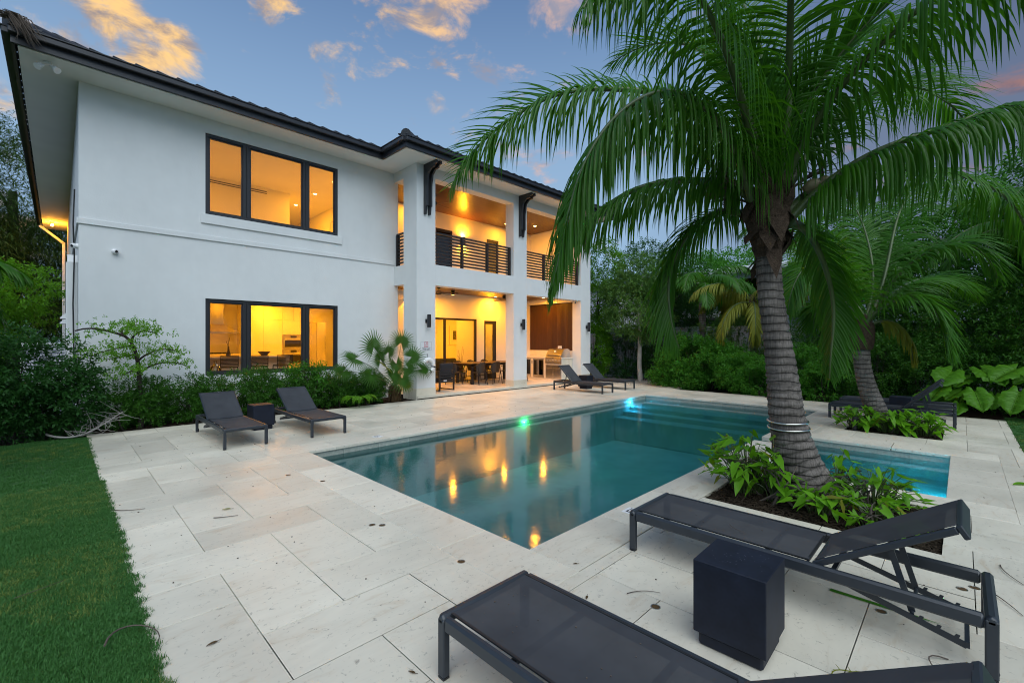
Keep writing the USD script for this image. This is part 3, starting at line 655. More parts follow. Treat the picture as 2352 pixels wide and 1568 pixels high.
def tile_course(p0, p1, rise, rows, n):
    """rows of flat tiles along an eave from p0 to p1; rise is the horizontal direction up the slope"""
    global NT
    p0, p1, rise = np.array(p0, float), np.array(p1, float), unit(np.array(rise, float))
    t = unit(p1 - p0); L = np.linalg.norm(p1 - p0); w = L / n; up = unit(rise + np.array([0, 0, SL])); nn = unit(np.cross(t, up)); nn = nn if nn[2] > 0 else -nn
    for r in range(rows):
        for k in range(n):
            sft = 0.0 if r % 2 == 0 else w / 2
            if NT >= 296: return
            v, f = cbox(0.003, w + 0.03, -0.05, 0.40, 0.0, 0.035, 0.008)
            roll = 0.075; v = v.copy(); v[:, 2] += (w - v[:, 0]) * roll + 0.012 * np.cos(v[:, 0] / w * 3.14) - v[:, 1] * 0.05
            o = p0 + t * (k * w + sft) + up * (r * 0.34) + np.array([0, 0, 0.03])
            put("tile", (o + v[:, :1] * t + v[:, 1:2] * up + v[:, 2:] * nn, f), MATS["roof_tile"], roof); NT += 1


tile_course((-0.60, 11.44, 6.97), (6.32, 11.44, 6.97), (0, 1, 0), 2, 21)
tile_course((6.36, 10.26, 6.975), (16.3, 10.26, 6.975), (0, 1, 0), 1, 30)
tile_course((6.385, 11.4, 6.975), (6.385, 10.3, 6.975), (1, 0, 0), 1, 3)
tile_course((-0.58, 29.0, 6.97), (-0.58, 11.5, 6.97), (1, 0, 0), 1, 53)
for (hx, hy, dx, dy, n) in ((6.40, 10.27, 1, 1, 9), (-0.56, 11.45, 1, 1, 9)):
    for k in range(n):
        d = unit(np.array([dx, dy, SL])); a = np.array([hx, hy, 7.06]) + d * k * 0.38
        put("ridge_tile", tube([a - d * 0.04, a + d * 0.40], [0.135, 0.11], 12), MATS["roof_tile"], roof, smooth=50)

# wooden brackets under the porch eave
prof = Polygon([(10.949, 5.30), (10.87, 5.30), (10.845, 5.52), (10.80, 5.52), (10.80, 6.10), (10.74, 6.42), (10.60, 6.535), (10.45, 6.55), (10.45, 6.60), (10.33, 6.62), (10.33, 6.70), (10.949, 6.719)])
for cx in (7.49, 11.42, 15.27):
    for dx in (-0.10, 0.045):
        put("bracket", ext_yz(prof, cx + dx, cx + dx + 0.055), BR, house)
    put("bracket", box(cx - 0.045, cx + 0.045, 10.86, 10.948, 5.56, 6.60), BR, house)

# rooms behind the glass
put("kitchen_floor", box(0.471, 8.6, YW + 0.221, 18.6, 0.1, 0.30), SK, house)
put("kitchen_wall", box(0.471, 8.75, 18.6, 18.75, 0.1, 3.25), IN, house)
put("kitchen_wall", box(8.6, 8.749, YB + 0.151, 18.599, 0.1, 3.25), IN, house)
put("kitchen_ceiling", box(0.471, 8.6, YW + 0.221, 18.599, 3.10, 3.25), IN, house)
put("living_floor", box(8.75, 15.599, YB + 0.151, 17.6, -0.04, 0.10), SK, house)
put("living_wall", box(8.75, 15.599, 17.6, 17.75, 0.1, 3.2), IN, house)
put("living_wall", box(12.07, 12.17, YB + 0.152, 15.4, 0.101, 2.999), IN, house)
put("living_ceiling", box(8.75, 15.599, YB + 0.151, 17.599, 3.0, 3.15), IN, house)
put("upper_room_floor", box(0.471, 15.599, YB + 0.16, 20.0, 3.6, 3.85), IN, house)
put("upper_room_floor", box(0.471, 7.158, YW + 0.221, YB + 0.159, 3.6, 3.85), IN, house)
put("upper_room_wall", box(0.471, 5.30, 15.5, 15.65, 3.85, 6.45), IN, house)
put("upper_room_wall", box(5.15, 5.30, 15.651, 19.5, 3.85, 6.45), IN, house)
put("upper_room_wall", box(6.95, 7.10, YW + 0.221, 19.5, 3.85, 6.45), IN, house)
put("upper_room_wall", box(5.301, 6.949, 19.5, 19.65, 3.85, 6.45), IN, house)
put("upper_room_wall", box(7.101, 15.5, 16.5, 16.65, 3.85, 6.45), IN, house)
put("upper_room_ceiling", box(0.471, 7.158, YW + 0.221, 19.65, 6.45, 6.6), IN, house)
put("upper_room_ceiling", box(7.16, 15.5, YB + 0.16, 16.65, 6.45, 6.6), IN, house)
put("air_slot", join(box(2.2, 4.62, 15.49, 15.4995, 6.34, 6.36), box(2.2, 4.62, 15.49, 15.4995, 6.28, 6.30)), MATS["black_plastic"], house)
idr = put("inner_door", join(box(6.90, 6.949, 15.2, 15.28, 3.85, 5.95), box(6.90, 6.949, 16.12, 16.2, 3.85, 5.95), box(6.90, 6.949, 15.2, 16.2, 5.951, 6.03)), MATS["cabinet"], house)
put("leaf", box(6.93, 6.948, 15.281, 16.119, 3.85, 5.949), MATS["cabinet"], idr)


def downlight(x, y, z, power, r=0.055, aim=(0, 0, -1), parent=None):
    d = put("downlight", lathe([(r + 0.02, 0), (r + 0.02, -0.006), (r, -0.008), (r, -0.002)], 20, (x, y, z - 0.0005)), MATS["white_plastic"], parent or house)
    put("bulb", lathe([(0.0, 0), (r, 0), (r * 0.9, -0.004), (0, -0.005)], 16, (x, y, z - 0.003)), MATS["warm_bulb"], d)
    lamp_disk(d, (x, y, z - 0.02), r, power, aim=aim)


PK = 1.0
for x, y, q in ((2.2, 15.7, 44), (4.4, 15.7, 44), (6.4, 16.2, 62), (2.6, 17.4, 95), (5.3, 17.3, 105), (7.4, 17.0, 85), (6.6, 14.6, 40)): downlight(x, y, 3.10, q)
for x, y in ((5.88, 16.6), (5.88, 14.92), (5.86, 13.4), (2.0, 14.2)): downlight(x, y, 6.45, 62 * PK)
for x, y in ((9.6, 16.2), (11.0, 15.2), (13.5, 16.2), (12.6, 14.6)): downlight(x, y, 3.0, 105 * PK)
for x, y in ((10.2, 15.2), (12.8, 15.2)): downlight(x, y, 6.45, 60 * PK)
from shapely.geometry import LineString
# ------------------------------------------------------------------ loungers and side tables
CM, SG = MATS["charcoal_metal"], MATS["sling_mesh"]


def ring_frame(w, L, th, tw, r, z):
    """flat rounded frame"""
    o = sbox(-w / 2, 0, w / 2, L); i = sbox(-w / 2 + tw, tw, w / 2 - tw, L - tw)
    v, f = extrude(o.difference(i), th); return v + [0, 0, z], f


def lounger(label, loc, rz, ang, group="sun loungers round the pool"):
    """foot end at the origin, the head end along +y"""
    W, L, H = 0.62, 2.0, 0.315
    t = thing("sun_lounger", label, "sun lounger", loc, rz, group)
    for s in (-1, 1):
        x = s * (W / 2 - 0.02)
        prof = [(H - 0.025, 0.035), (H - 0.025, L - 0.035)]
        v, f = cbox(x - 0.02, x + 0.02, 0.052, L - 0.052, H - 0.075, H, 0.012); put("side_rail", (v, f), CM, t, 40)
    for y in (0.026, L - 0.026):
        arch = join(cbox(-W / 2, W / 2, y - 0.025, y + 0.025, H - 0.05, H + 0.001, 0.014))
        put("end_rail", arch, CM, t, 40)
        for s in (-1, 1):
            x = s * (W / 2 - 0.0205)
            put("leg", cbox(x - 0.0205, x + 0.0205, y - 0.0249, y + 0.0249, 0.012, H - 0.02, 0.006), CM, t)
            put("foot", cbox(x - 0.019, x + 0.019, y - 0.023, y + 0.023, 0.0, 0.0125, 0.002), MATS["black_plastic"], t)
    hy = 1.235
    # seat sling, lightly sagging
    nx, ny = 9, 13
    gx, gy = np.meshgrid(np.linspace(-W / 2 + 0.045, W / 2 - 0.045, nx), np.linspace(0.058, hy - 0.03, ny), indexing="ij")
    gz = H + 0.003 - 0.010 * (1 - (gx / (W / 2 - 0.045)) ** 2)
    top = np.stack([gx, gy, gz], -1).reshape(-1, 3)
    i, j = np.meshgrid(np.arange(nx - 1), np.arange(ny - 1), indexing="ij"); q = np.stack([i * ny + j, (i + 1) * ny + j, (i + 1) * ny + j + 1, i * ny + j + 1], -1).reshape(-1, 4)
    f = np.vstack([q[:, [0, 1, 2]], q[:, [0, 2, 3]]])
    st = put("seat", (top, f), SG, t, True)
    put("piping", join(*[bar((s * (W / 2 - 0.047), 0.058, H + 0.002), (s * (W / 2 - 0.047), hy - 0.03, H + 0.002), 0.012, 0.008) for s in (-1, 1)], bar((-W / 2 + 0.05, hy - 0.034, H - 0.006), (W / 2 - 0.05, hy - 0.034, H - 0.006), 0.014, 0.012)), MATS["black_plastic"], st)
    for y in (0.45, 0.95): put("cross_bar", cbox(-W / 2 + 0.04, W / 2 - 0.04, y - 0.015, y + 0.015, H - 0.07, H - 0.045, 0.004), CM, t)
    # backrest: frame with turned-down lip, sling, struts
    BL = 0.735; ca, sa = math.cos(ang), math.sin(ang)
    def tilt(m):
        v, f = m; v = np.asarray(v, float); return np.stack([v[:, 0], hy + v[:, 1] * ca - v[:, 2] * sa, H - 0.02 + v[:, 1] * sa + v[:, 2] * ca], 1), f
    bk = put("backrest", tilt(join(cbox(-W / 2 + 0.03, -W / 2 + 0.058, 0, BL, -0.012, 0.024, 0.006), cbox(W / 2 - 0.058, W / 2 - 0.03, 0, BL, -0.012, 0.024, 0.006), cbox(-W / 2 + 0.03, W / 2 - 0.03, BL + 0.0005, BL + 0.028, -0.045, 0.024, 0.005), cbox(-W / 2 + 0.059, W / 2 - 0.059, 0.002, 0.026, -0.012, 0.018, 0.004))), CM, t)
    gx, gy = np.meshgrid(np.linspace(-W / 2 + 0.05, W / 2 - 0.05, nx), np.linspace(0.012, BL + 0.01, 9), indexing="ij")
    gz = 0.027 - 0.012 * (1 - (gx / (W / 2 - 0.05)) ** 2)
    i, j = np.meshgrid(np.arange(nx - 1), np.arange(8), indexing="ij"); q = np.stack([i * 9 + j, (i + 1) * 9 + j, (i + 1) * 9 + j + 1, i * 9 + j + 1], -1).reshape(-1, 4)
    put("back_sling", tilt((np.stack([gx, gy, gz], -1).reshape(-1, 3), np.vstack([q[:, [0, 1, 2]], q[:, [0, 2, 3]]]))), SG, bk, True)
    # prop: two struts from the backrest to notched plates
    py, pz = hy + 0.40 * ca, H - 0.03 + 0.40 * sa
    fy = hy + 0.40 * ca + 0.10
    put("prop", join(*[bar((s * 0.16, py, pz), (s * 0.16, fy, 0.155), 0.012, 0.03) for s in (-1, 1)], cyl((-0.19, fy, 0.155), (0.19, fy, 0.155), 0.010, n=10)), CM, t)
    line = LineString([(1.30, 0.238), (fy + 0.215, 0.085)]).buffer(0.016, cap_style=2)
    for q in (0.04, 0.11, 0.18):
        px = fy + q; pz = 0.238 + (px - 1.30) * (0.085 - 0.238) / (fy + 0.215 - 1.30) + 0.022
        line = line.union(Polygon([(px - 0.022, pz - 0.02), (px - 0.006, pz + 0.012), (px + 0.010, pz + 0.010), (px + 0.002, pz - 0.012), (px + 0.012, pz - 0.022)]))
    notch = line
    for s in (-1, 1): put("notched_plate", ext_yz(notch.buffer(0), s * 0.20 - 0.004, s * 0.20 + 0.004), CM, t)
    put("brace", bar((-0.205, fy + 0.215, 0.09), (0.205, fy + 0.215, 0.09), 0.02, 0.03), CM, t); put("brace", bar((-0.27, 1.31, 0.243), (0.27, 1.31, 0.243), 0.025, 0.02), CM, t)
    for s in (-1, 1): put("wheel", cyl((s * 0.272, L - 0.026, 0.03), (s * 0.262, L - 0.026, 0.03), 0.028, n=14), MATS["black_plastic"], t)
    return t


A32, A45 = math.radians(32), math.radians(44)
lounger("dark grey sun lounger in the foreground beside the palm planter, seen from its side", (3.50, 1.87, 0), math.pi, A32)
lounger("dark grey sun lounger at the bottom edge of the photo, cut off by the frame", (1.625, 1.83, 0), math.pi, A32)
lounger("left of the two loungers at the low hedge", (2.07, 7.92, 0), 0, A32)
lounger("right of the two loungers at the low hedge, beside the side table", (3.355, 7.87, 0), 0, A32)
lounger("lounger in front of the barbecue opening, nearer the patio pillar of two", (12.30, 7.95, 0), 0, A45)
lounger("lounger by the gravel and the house corner, farther right of the pair near the barbecue", (13.85, 8.06, 0), 0, A45)
lounger("lounger behind the small palm planter, nearer the pool, backrest raised high", (12.16, 2.07, 0), math.pi, A45)
lounger("lounger farthest right behind the small palm, partly hidden by the black side table", (13.50, 2.08, 0), math.pi, A45)


def side_table(label, loc, rz=0.0, w=0.36, h=0.465):
    t = thing("side_table", label, "side table", loc, rz, "block side tables between the loungers")
    put("body", cbox(-w / 2, w / 2, -w / 2, w / 2, 0.075, h, 0.004), MATS["table_wood"], t)
    put("plinth", cbox(-w / 2 + 0.02, w / 2 - 0.02, -w / 2 + 0.02, w / 2 - 0.02, 0.0, 0.0745, 0.012), MATS["table_wood"], t)
    r_ = np.random.default_rng(int(loc[0] * 100)); put("specks", join(*[move(box(-a, a, -a * 0.7, a * 0.7, 0, 0.0008), (r_.normal() * 0.07 + 0.02, r_.normal() * 0.08, h + 0.0002), rz=r_.uniform(0, 3)) for a in r_.uniform(0.0005, 0.0017, 34)]), MATS["grey_render"], t, kind="stuff")


side_table("black block side table in the foreground between two loungers", (2.63, 0.865, 0), 0.02)
side_table("black block side table between the two loungers at the low hedge", (2.70, 9.42, 0), 0.03)
side_table("black block side table between the loungers by the barbecue", (13.05, 9.35, 0), 0.02)
side_table("black block side table between the two loungers behind the small palm", (12.83, 0.93, 0), -0.02)

# ------------------------------------------------------------------ on the porch
dt = thing("dining_table", "long dark outdoor dining table with wooden top on the patio", "table", (11.75, 12.95, 0.1))
top = sbox(-1.35, -0.52, 1.35, 0.52).buffer(0.06, quad_segs=4)
for k, (a, b) in enumerate(run(-0.58, 0.58, 8)):
    q = top.intersection(sbox(-2, a + 0.002, 2, b - 0.002)); put("top_plank", move(extrude(q, 0.025), (0, 0, 0.735)), MATS["deck_table_wood"], dt)
put("apron", join(box(-1.28, 1.28, -0.46, -0.43, 0.66, 0.7345), box(-1.28, 1.28, 0.43, 0.46, 0.66, 0.7345), box(-1.28, -1.25, -0.4299, 0.4299, 0.66, 0.7345), box(1.25, 1.28, -0.4299, 0.4299, 0.66, 0.7345)), MATS["black_metal"], dt)
for x in (-1.22, 1.22):
    for y in (-0.43, 0.43): put("leg", cbox(x - 0.045, x + 0.045, y - 0.045, y + 0.045, 0, 0.66, 0.006), MATS["black_metal"], dt)


def bistro_chair(label, loc, rz):
    t = thing("wicker_chair", label, "chair", loc, rz, "wicker chairs round the dining table")
    WK = MATS["wicker"]
    a = np.linspace(-0.62 * math.pi, 0.62 * math.pi, 19)          # back centre at -y
    arc = np.stack([0.25 * np.sin(a), -0.25 * np.cos(a) * 0.95, 0.62 + 0.20 * np.cos(a * 0.8) ** 2], 1)
    put("arm_hoop", tube(arc, 0.014, 8), MATS["black_metal"], t, True)
    seat = [(0.0, 0.425), (0.20, 0.425), (0.225, 0.435), (0.225, 0.455), (0.20, 0.462), (0.0, 0.455)]
    put("seat", lathe(seat, 22), WK, t, 40)
    b = np.linspace(-0.36 * math.pi, 0.36 * math.pi, 11)
    rows = []
    for z0, rr in ((0.46, 0.225), (0.6, 0.238), (0.80, 0.250)):
        zz = z0 if z0 < 0.7 else 0.60 + 0.20 * np.cos(b * 0.8) ** 2
        rows.append(np.stack([rr * np.sin(b), -rr * np.cos(b) * 0.97, np.broadcast_to(zz, b.shape)], 1))
    v = np.vstack(rows); n = len(b); v2 = v * [0.95, 0.95, 1]
    q = [(r * n + k, r * n + k + 1, (r + 1) * n + k + 1, (r + 1) * n + k) for r in range(2) for k in range(n - 1)]
    q = np.array(q); f = np.vstack([q[:, [0, 1, 2]], q[:, [0, 2, 3]]])
    put("back", (np.vstack([v, v2]), np.vstack([f, f[:, ::-1] + len(v)])), WK, t, True)
    for sx in (-1, 1):
        put("leg", tube([(sx * 0.17, 0.17, 0.44), (sx * 0.215, 0.215, 0.0)], [0.014, 0.012], 8), MATS["black_metal"], t)
        put("leg", tube([(sx * 0.17, -0.17, 0.62), (sx * 0.18, -0.19, 0.44), (sx * 0.225, -0.235, 0.0)], [0.013, 0.014, 0.012], 8), MATS["black_metal"], t)
        put("stretcher", cyl((sx * 0.195, 0.195, 0.2), (sx * 0.20, -0.21, 0.2), 0.008, n=6), MATS["black_metal"], t)
    put("stretcher", cyl((-0.195, -0.205, 0.2), (0.195, -0.205, 0.2), 0.008, n=6), MATS["black_metal"], t)
    return t


c0 = bistro_chair("dark wicker chair at the near left of the dining table, its back to the pool", (10.62, 12.28, 0.1), 0.10)
for (x, y, r, lb) in ((11.30, 12.22, -0.06, "second dark wicker chair from the left along the near side of the dining table"), (12.0, 12.24, 0.05, "third dark wicker chair along the near side of the dining table, by the pillar"), (12.72, 12.26, -0.04, "dark wicker chair on the near side of the dining table, behind the middle pillar"),
                      (10.08, 12.98, -1.45, "dark wicker chair at the left head of the dining table, behind the armchair"), (10.75, 13.52, 3.05, "dark wicker chair on the far side of the dining table, leftmost of its row"), (11.45, 13.54, 3.2, "far side wicker chair before the right edge of the sliding door"), (12.15, 13.53, 3.1, "far side wicker chair before the frosted glass door")):
    copy_of(c0, (x, y, 0.1), r, lb)

ac = thing("lounge_armchair", "black metal framed cushioned armchair with its back to the pool", "armchair", (8.62, 11.86, 0.1), 0.06)
for s in (-1, 1):
    x = s * 0.29
    put("side_frame", join(cbox(x - 0.022, x + 0.022, -0.36, 0.36, 0.0, 0.03, 0.004), cbox(x - 0.022, x + 0.022, -0.36, 0.36, 0.60, 0.632, 0.004), cbox(x - 0.0219, x + 0.0219, -0.36, -0.32, 0.0301, 0.5999, 0.003), cbox(x - 0.0219, x + 0.0219, 0.32, 0.36, 0.0301, 0.5999, 0.003)), MATS["black_metal"], ac)
put("seat_frame", join(cbox(-0.268, 0.268, -0.34, 0.34, 0.26, 0.30, 0.004)), MATS["black_metal"], ac)
for k in range(5): put("back_slat", move(cbox(-0.265, 0.265, -0.012, 0.012, -0.03, 0.03, 0.004), (0, -0.335, 0.34 + k * 0.085)), MATS["black_metal"], ac)
put("seat_cushion", cbox(-0.26, 0.26, -0.28, 0.33, 0.301, 0.42, 0.03), MATS["cushion"], ac, 50)
put("back_cushion", move(cbox(-0.26, 0.26, -0.07, 0.07, 0.0, 0.46, 0.035), (0, -0.24, 0.40), rx=0.18), MATS["cushion"], ac, 50)
put("head_roll", tube([(-0.25, -0.315, 0.80), (-0.23, -0.315, 0.80), (0.23, -0.315, 0.80), (0.25, -0.315, 0.80)], [0.045, 0.07, 0.07, 0.045], 14), MATS["cushion"], ac, 60)
put("care_label", box(-0.13, 0.0, -0.349, -0.3475, 0.30, 0.335), MATS["sign_face"], ac)

# outdoor kitchen along the slatted wall
SS = MATS["steel"]
oc = thing("outdoor_kitchen_counter", "pale stone outdoor kitchen counter along the slatted wood wall", "kitchen counter", (0, 0, 0))
fx = 14.25
cut = sbox(11.385, 0.1, 13.79, 0.955).difference(sbox(12.33, 0.13, 12.93, 0.93)).difference(sbox(13.05, 0.13, 13.65, 0.93)).difference(sbox(11.40, 0.14, 12.22, 0.69)).difference(sbox(11.40, 0.74, 12.22, 1.0))
v, f = extrude(cut, 0.05); put("front_panel", (np.stack([fx + v[:, 2], v[:, 0], v[:, 1]], 1), f), MATS["stone_top"], oc)
put("end_panel", box(fx + 0.051, 15.01, 11.376, 11.40, 0.1, 0.955), MATS["travertine"], oc)
put("countertop", join(box(fx - 0.03, 15.01, 12.221, 13.795, 0.956, 1.0), box(fx - 0.03, 15.01, 11.35, 11.399, 0.956, 1.0), box(14.86, 15.01, 11.40, 12.22, 0.956, 1.0)), MATS["stone_top"], oc)
put("splashback", box(14.98, 15.011, 11.40, 13.795, 1.001, 1.265), MATS["stone_top"], oc)
put("outlet", cbox(fx - 0.012, fx - 0.001, 12.965, 13.025, 0.72, 0.84, 0.004), MATS["steel"], oc)
for y0, y1, lb in ((12.335, 12.925, "steel framed drinks fridge with dark glass doors in the outdoor counter"), (13.055, 13.645, "steel framed fridge in the outdoor counter, half hidden by the middle pillar")):
    fr = thing("drinks_fridge", lb, "fridge", (0, 0, 0), group="fridges built into the outdoor counter")
    put("cabinet", box(fx + 0.03, 14.8, y0, y1, 0.132, 0.928), MATS["black_plastic"], fr)
    ym = (y0 + y1) / 2
    for a, b, hs in ((y0, ym - 0.002, ym - 0.035), (ym + 0.002, y1, ym + 0.035)):
        d = put("door", join(box(fx - 0.015, fx + 0.025, a, a + 0.035, 0.21, 0.925), box(fx - 0.015, fx + 0.025, b - 0.035, b, 0.21, 0.925), box(fx - 0.015, fx + 0.025, a + 0.035, b - 0.035, 0.88, 0.925), box(fx - 0.015, fx + 0.025, a + 0.035, b - 0.035, 0.21, 0.255)), SS, fr)
        put("pane", box(fx + 0.0, fx + 0.008, a + 0.035, b - 0.035, 0.255, 0.88), MATS["dark_glass"], d)
        put("handle", join(cyl((fx - 0.05, hs, 0.28), (fx - 0.05, hs, 0.86), 0.010, n=10), cyl((fx - 0.05, hs, 0.32), (fx - 0.01, hs, 0.32), 0.006, n=6), cyl((fx - 0.05, hs, 0.82), (fx - 0.01, hs, 0.82), 0.006, n=6)), SS, d)
    put("kick_plate", box(fx + 0.0, fx + 0.02, y0, y1, 0.135, 0.205), SS, fr)
gr = thing("gas_grill", "stainless steel gas grill with closed lid built into the counter", "grill", (0, 0, 0))
put("firebox", box(fx + 0.02, 14.85, 11.41, 12.21, 0.745, 1.06), SS, gr)
prof = Polygon([(fx + 0.0, 1.062), (fx + 0.02, 1.13), (fx + 0.18, 1.33), (fx + 0.42, 1.36), (fx + 0.56, 1.30), (fx + 0.60, 1.062)])
put("lid", ext_xz(prof, 11.41, 12.21), SS, gr)
put("lid_handle", join(cyl((fx - 0.035, 11.47, 1.10), (fx - 0.035, 12.15, 1.10), 0.014, n=10), cyl((fx - 0.035, 11.52, 1.10), (fx + 0.012, 11.52, 1.11), 0.009, n=8), cyl((fx - 0.035, 12.10, 1.10), (fx + 0.012, 12.10, 1.11), 0.009, n=8)), SS, gr)
put("thermometer", move(cyl((0, 0, 0), (-0.02, 0, 0.013), 0.04, n=18), (fx + 0.105, 11.81, 1.235)), MATS["white_plastic"], gr)
put("control_panel", ext_xz(Polygon([(fx + 0.019, 0.75), (fx - 0.05, 0.76), (fx - 0.035, 0.99), (fx + 0.019, 1.055)]), 11.405, 12.215), SS, gr)
for k in range(5): put("knob", cyl((fx - 0.042, 11.50 + k * 0.155, 0.875), (fx - 0.08, 11.50 + k * 0.155, 0.878), 0.027, 0.023, 14), SS, gr, 40)
put("maker_plate", box(fx - 0.042, fx - 0.036, 11.76, 11.86, 0.955, 0.975), MATS["black_plastic"], gr)
gd = thing("grill_cabinet", "pair of stainless steel access doors under the grill", "cabinet", (0, 0, 0))
put("frame", box(fx - 0.012, fx + 0.03, 11.405, 12.215, 0.145, 0.685), SS, gd)
for a, b in ((11.425, 11.806), (11.814, 12.195)):
    d = put("door", cbox(fx - 0.026, fx - 0.013, a, b, 0.165, 0.665, 0.004), SS, gd)
    put("handle", join(cyl((fx - 0.055, a + 0.06, 0.56), (fx - 0.055, b - 0.06, 0.56), 0.009, n=8), cyl((fx - 0.055, a + 0.08, 0.56), (fx - 0.026, a + 0.08, 0.56), 0.006, n=6), cyl((fx - 0.055, b - 0.08, 0.56), (fx - 0.026, b - 0.08, 0.56), 0.006, n=6)), SS, d)
nb = thing("notice_card", "small pale notice card standing on the counter behind the grill", "card", (14.93, 12.02, 1.0), 0.1)
put("panel", cbox(-0.01, 0.0, -0.10, 0.10, 0.0, 0.46, 0.003), MATS["sign_face"], nb)
put("print", box(-0.0125, -0.0105, -0.05, 0.05, 0.27, 0.37), MATS["dead_leaf"], nb)


def fan(label, x, y, zc, drop, rz):
    t = thing("ceiling_fan", label, "ceiling fan", (x, y, zc), rz, "dark ceiling fans on the porch")
    put("canopy", lathe([(0.0, -0.06), (0.05, -0.06), (0.07, -0.02), (0.07, 0), (0, 0)], 18), MATS["black_metal"], t, 40)
    put("rod", cyl((0, 0, -0.055), (0, 0, -drop), 0.013, n=10), MATS["black_metal"], t)
    put("motor", lathe([(0.0, -drop - 0.11), (0.08, -drop - 0.10), (0.11, -drop - 0.05), (0.10, -drop - 0.01), (0.03, -drop + 0.01), (0, -drop + 0.01)], 20), MATS["black_metal"], t, 40)
    for k in range(5):
        a = k * 2 * math.pi / 5
        m = join(extrude(Polygon([(0.10, -0.03), (0.2, -0.06), (0.62, -0.075), (0.66, -0.04), (0.66, 0.04), (0.62, 0.07), (0.2, 0.05), (0.10, 0.03)]), 0.010))
        v, f = move(m, (0, 0, 0), rx=0.2); put("blade", move((v, f), (0, 0, -drop - 0.06), rz=a), MATS["slat_wood"], t)


fan("dark ceiling fan at the left of the lower porch, by the front pillar", 8.9, 12.3, 3.462, 0.16, 0.3)
fan("dark ceiling fan over the dining table behind the middle pillar", 12.3, 12.4, 3.462, 0.16, 0.8)
fan("dark ceiling fan on the upper balcony", 8.72, 12.3, 6.452, 0.22, 0.15)


def can(label, x, y, z, power):
    t = thing("ceiling_spotlight", label, "ceiling light", (x, y, z), 0, "black can lights on the porch ceiling")
    put("can", lathe([(0.062, -0.15), (0.07, -0.15), (0.07, 0), (0, 0)], 20), MATS["black_metal"], t, 40)
    put("inner", lathe([(0.062, -0.15), (0.055, -0.06), (0, -0.055)], 20), MATS["white_plastic"], t, 40)
    put("bulb", lathe([(0.0, -0.10), (0.035, -0.095), (0.04, -0.06)], 14), MATS["warm_bulb"], t, 40)
    lamp_disk(t, (0, 0, -0.152), 0.05, power)


can("black can light on the wooden patio ceiling left of the dining table", 9.95, 12.9, 3.462, 85)
can("black can light on the wooden patio ceiling over the right of the dining table", 12.5, 12.9, 3.462, 85)
for x, y, pw in ((9.0, 13.45, 95), (12.55, 13.45, 95), (14.3, 12.4, 80)): downlight(x, y, 3.462, pw)
for x, y in ((12.9, 13.2), (14.0, 12.6), (8.7, 13.3)): downlight(x, y, 6.452, 50)
sc = thing("balcony_wall_light", "dark up and down wall light glowing on the upper balcony wall", "wall light", (11.12, YB - 0.001, 5.55))
put("body", cbox(-0.05, 0.05, -0.12, -0.02, -0.16, 0.16, 0.004), MATS["black_metal"], sc)
put("mount", box(-0.03, 0.03, -0.02, 0.0, -0.05, 0.05), MATS["black_metal"], sc)
put("bulb", join(box(-0.04, 0.04, -0.11, -0.03, 0.1605, 0.164), box(-0.04, 0.04, -0.11, -0.03, -0.164, -0.1605)), MATS["warm_bulb"], sc)
lamp_disk(sc, (0, -0.07, 0.17), 0.04, 140, aim=(0, 0, 1)); lamp_disk(sc, (0, -0.07, -0.17), 0.04, 80, aim=(0, 0, -1))


def sconce(label, x):
    t = thing("wall_sconce", label, "wall light", (x, YP - 0.001, 2.24), 0, "unlit black sconces on the porch pillars")
    put("tube", lathe([(0.0, -0.185), (0.05, -0.185), (0.055, -0.18), (0.055, 0.18), (0.05, 0.185), (0, 0.185)], 20, (0, -0.115, 0)), MATS["black_metal"], t, 40)
    put("mount", join(cbox(-0.055, 0.055, -0.02, 0.0, -0.055, 0.055, 0.004), cbox(-0.03, 0.03, -0.065, -0.0201, -0.03, 0.03, 0.003)), MATS["black_metal"], t)


sconce("unlit black tube sconce on the left porch pillar above the sign", 7.50)
sconce("unlit black tube sconce on the middle porch pillar", 11.45)
sconce("unlit black tube sconce on the right corner pillar of the porch", 15.33)

sg = thing("pool_sign", "white pool safety sign with red swimmer symbol on the left pillar", "sign", (7.475, YP - 0.001, 1.515))
put("plate", cbox(-0.185, 0.185, -0.006, 0.0, -0.13, 0.13, 0.002), MATS["sign_face"], sg)
put("border", join(box(-0.18, 0.18, -0.0072, -0.0061, 0.121, 0.125), box(-0.18, 0.18, -0.0072, -0.0061, -0.125, -0.121), box(-0.18, -0.176, -0.0072, -0.0061, -0.1209, 0.1209), box(0.176, 0.18, -0.0072, -0.0061, -0.1209, 0.1209)), MATS["black_plastic"], sg)
def flat_text(s, h, bold, loc, x_dir, y_dir, width=None):
    m = meshkit.text_mesh(s, h, 0.0012, bold); v = np.asarray(m.vertices); v = v - [(v[:, 0].min() + v[:, 0].max()) / 2, 0, 0]
    if width: v[:, 0] *= width / (v[:, 0].max() - v[:, 0].min())
    xd, yd = np.array(x_dir, float), np.array(y_dir, float); zd = np.cross(xd, yd)
    return np.asarray(loc, float) + v[:, :1] * xd + v[:, 1:2] * yd + v[:, 2:] * zd, np.asarray(m.faces)
put("lettering", flat_text("SWIM AT YOUR", 0.026, False, (0, -0.0062, -0.06), (1, 0, 0), (0, 0, 1), 0.29), MATS["black_plastic"], sg)
put("lettering", flat_text("OWN RISK", 0.034, True, (0, -0.0062, -0.11), (1, 0, 0), (0, 0, 1), 0.24), MATS["black_plastic"], sg)
def yline(pts, w, y0=-0.0075):
    ms = []
    for (a, b), (c, d) in zip(pts[:-1], pts[1:]): ms.append(bar((a, y0, b), (c, y0, d), w, 0.0016, up=(0, 1, 0)))
    return join(*ms)
fr_ = sbox(-0.058, -0.025, 0.058, 0.11).buffer(0.008).difference(sbox(-0.054, -0.021, 0.054, 0.106))
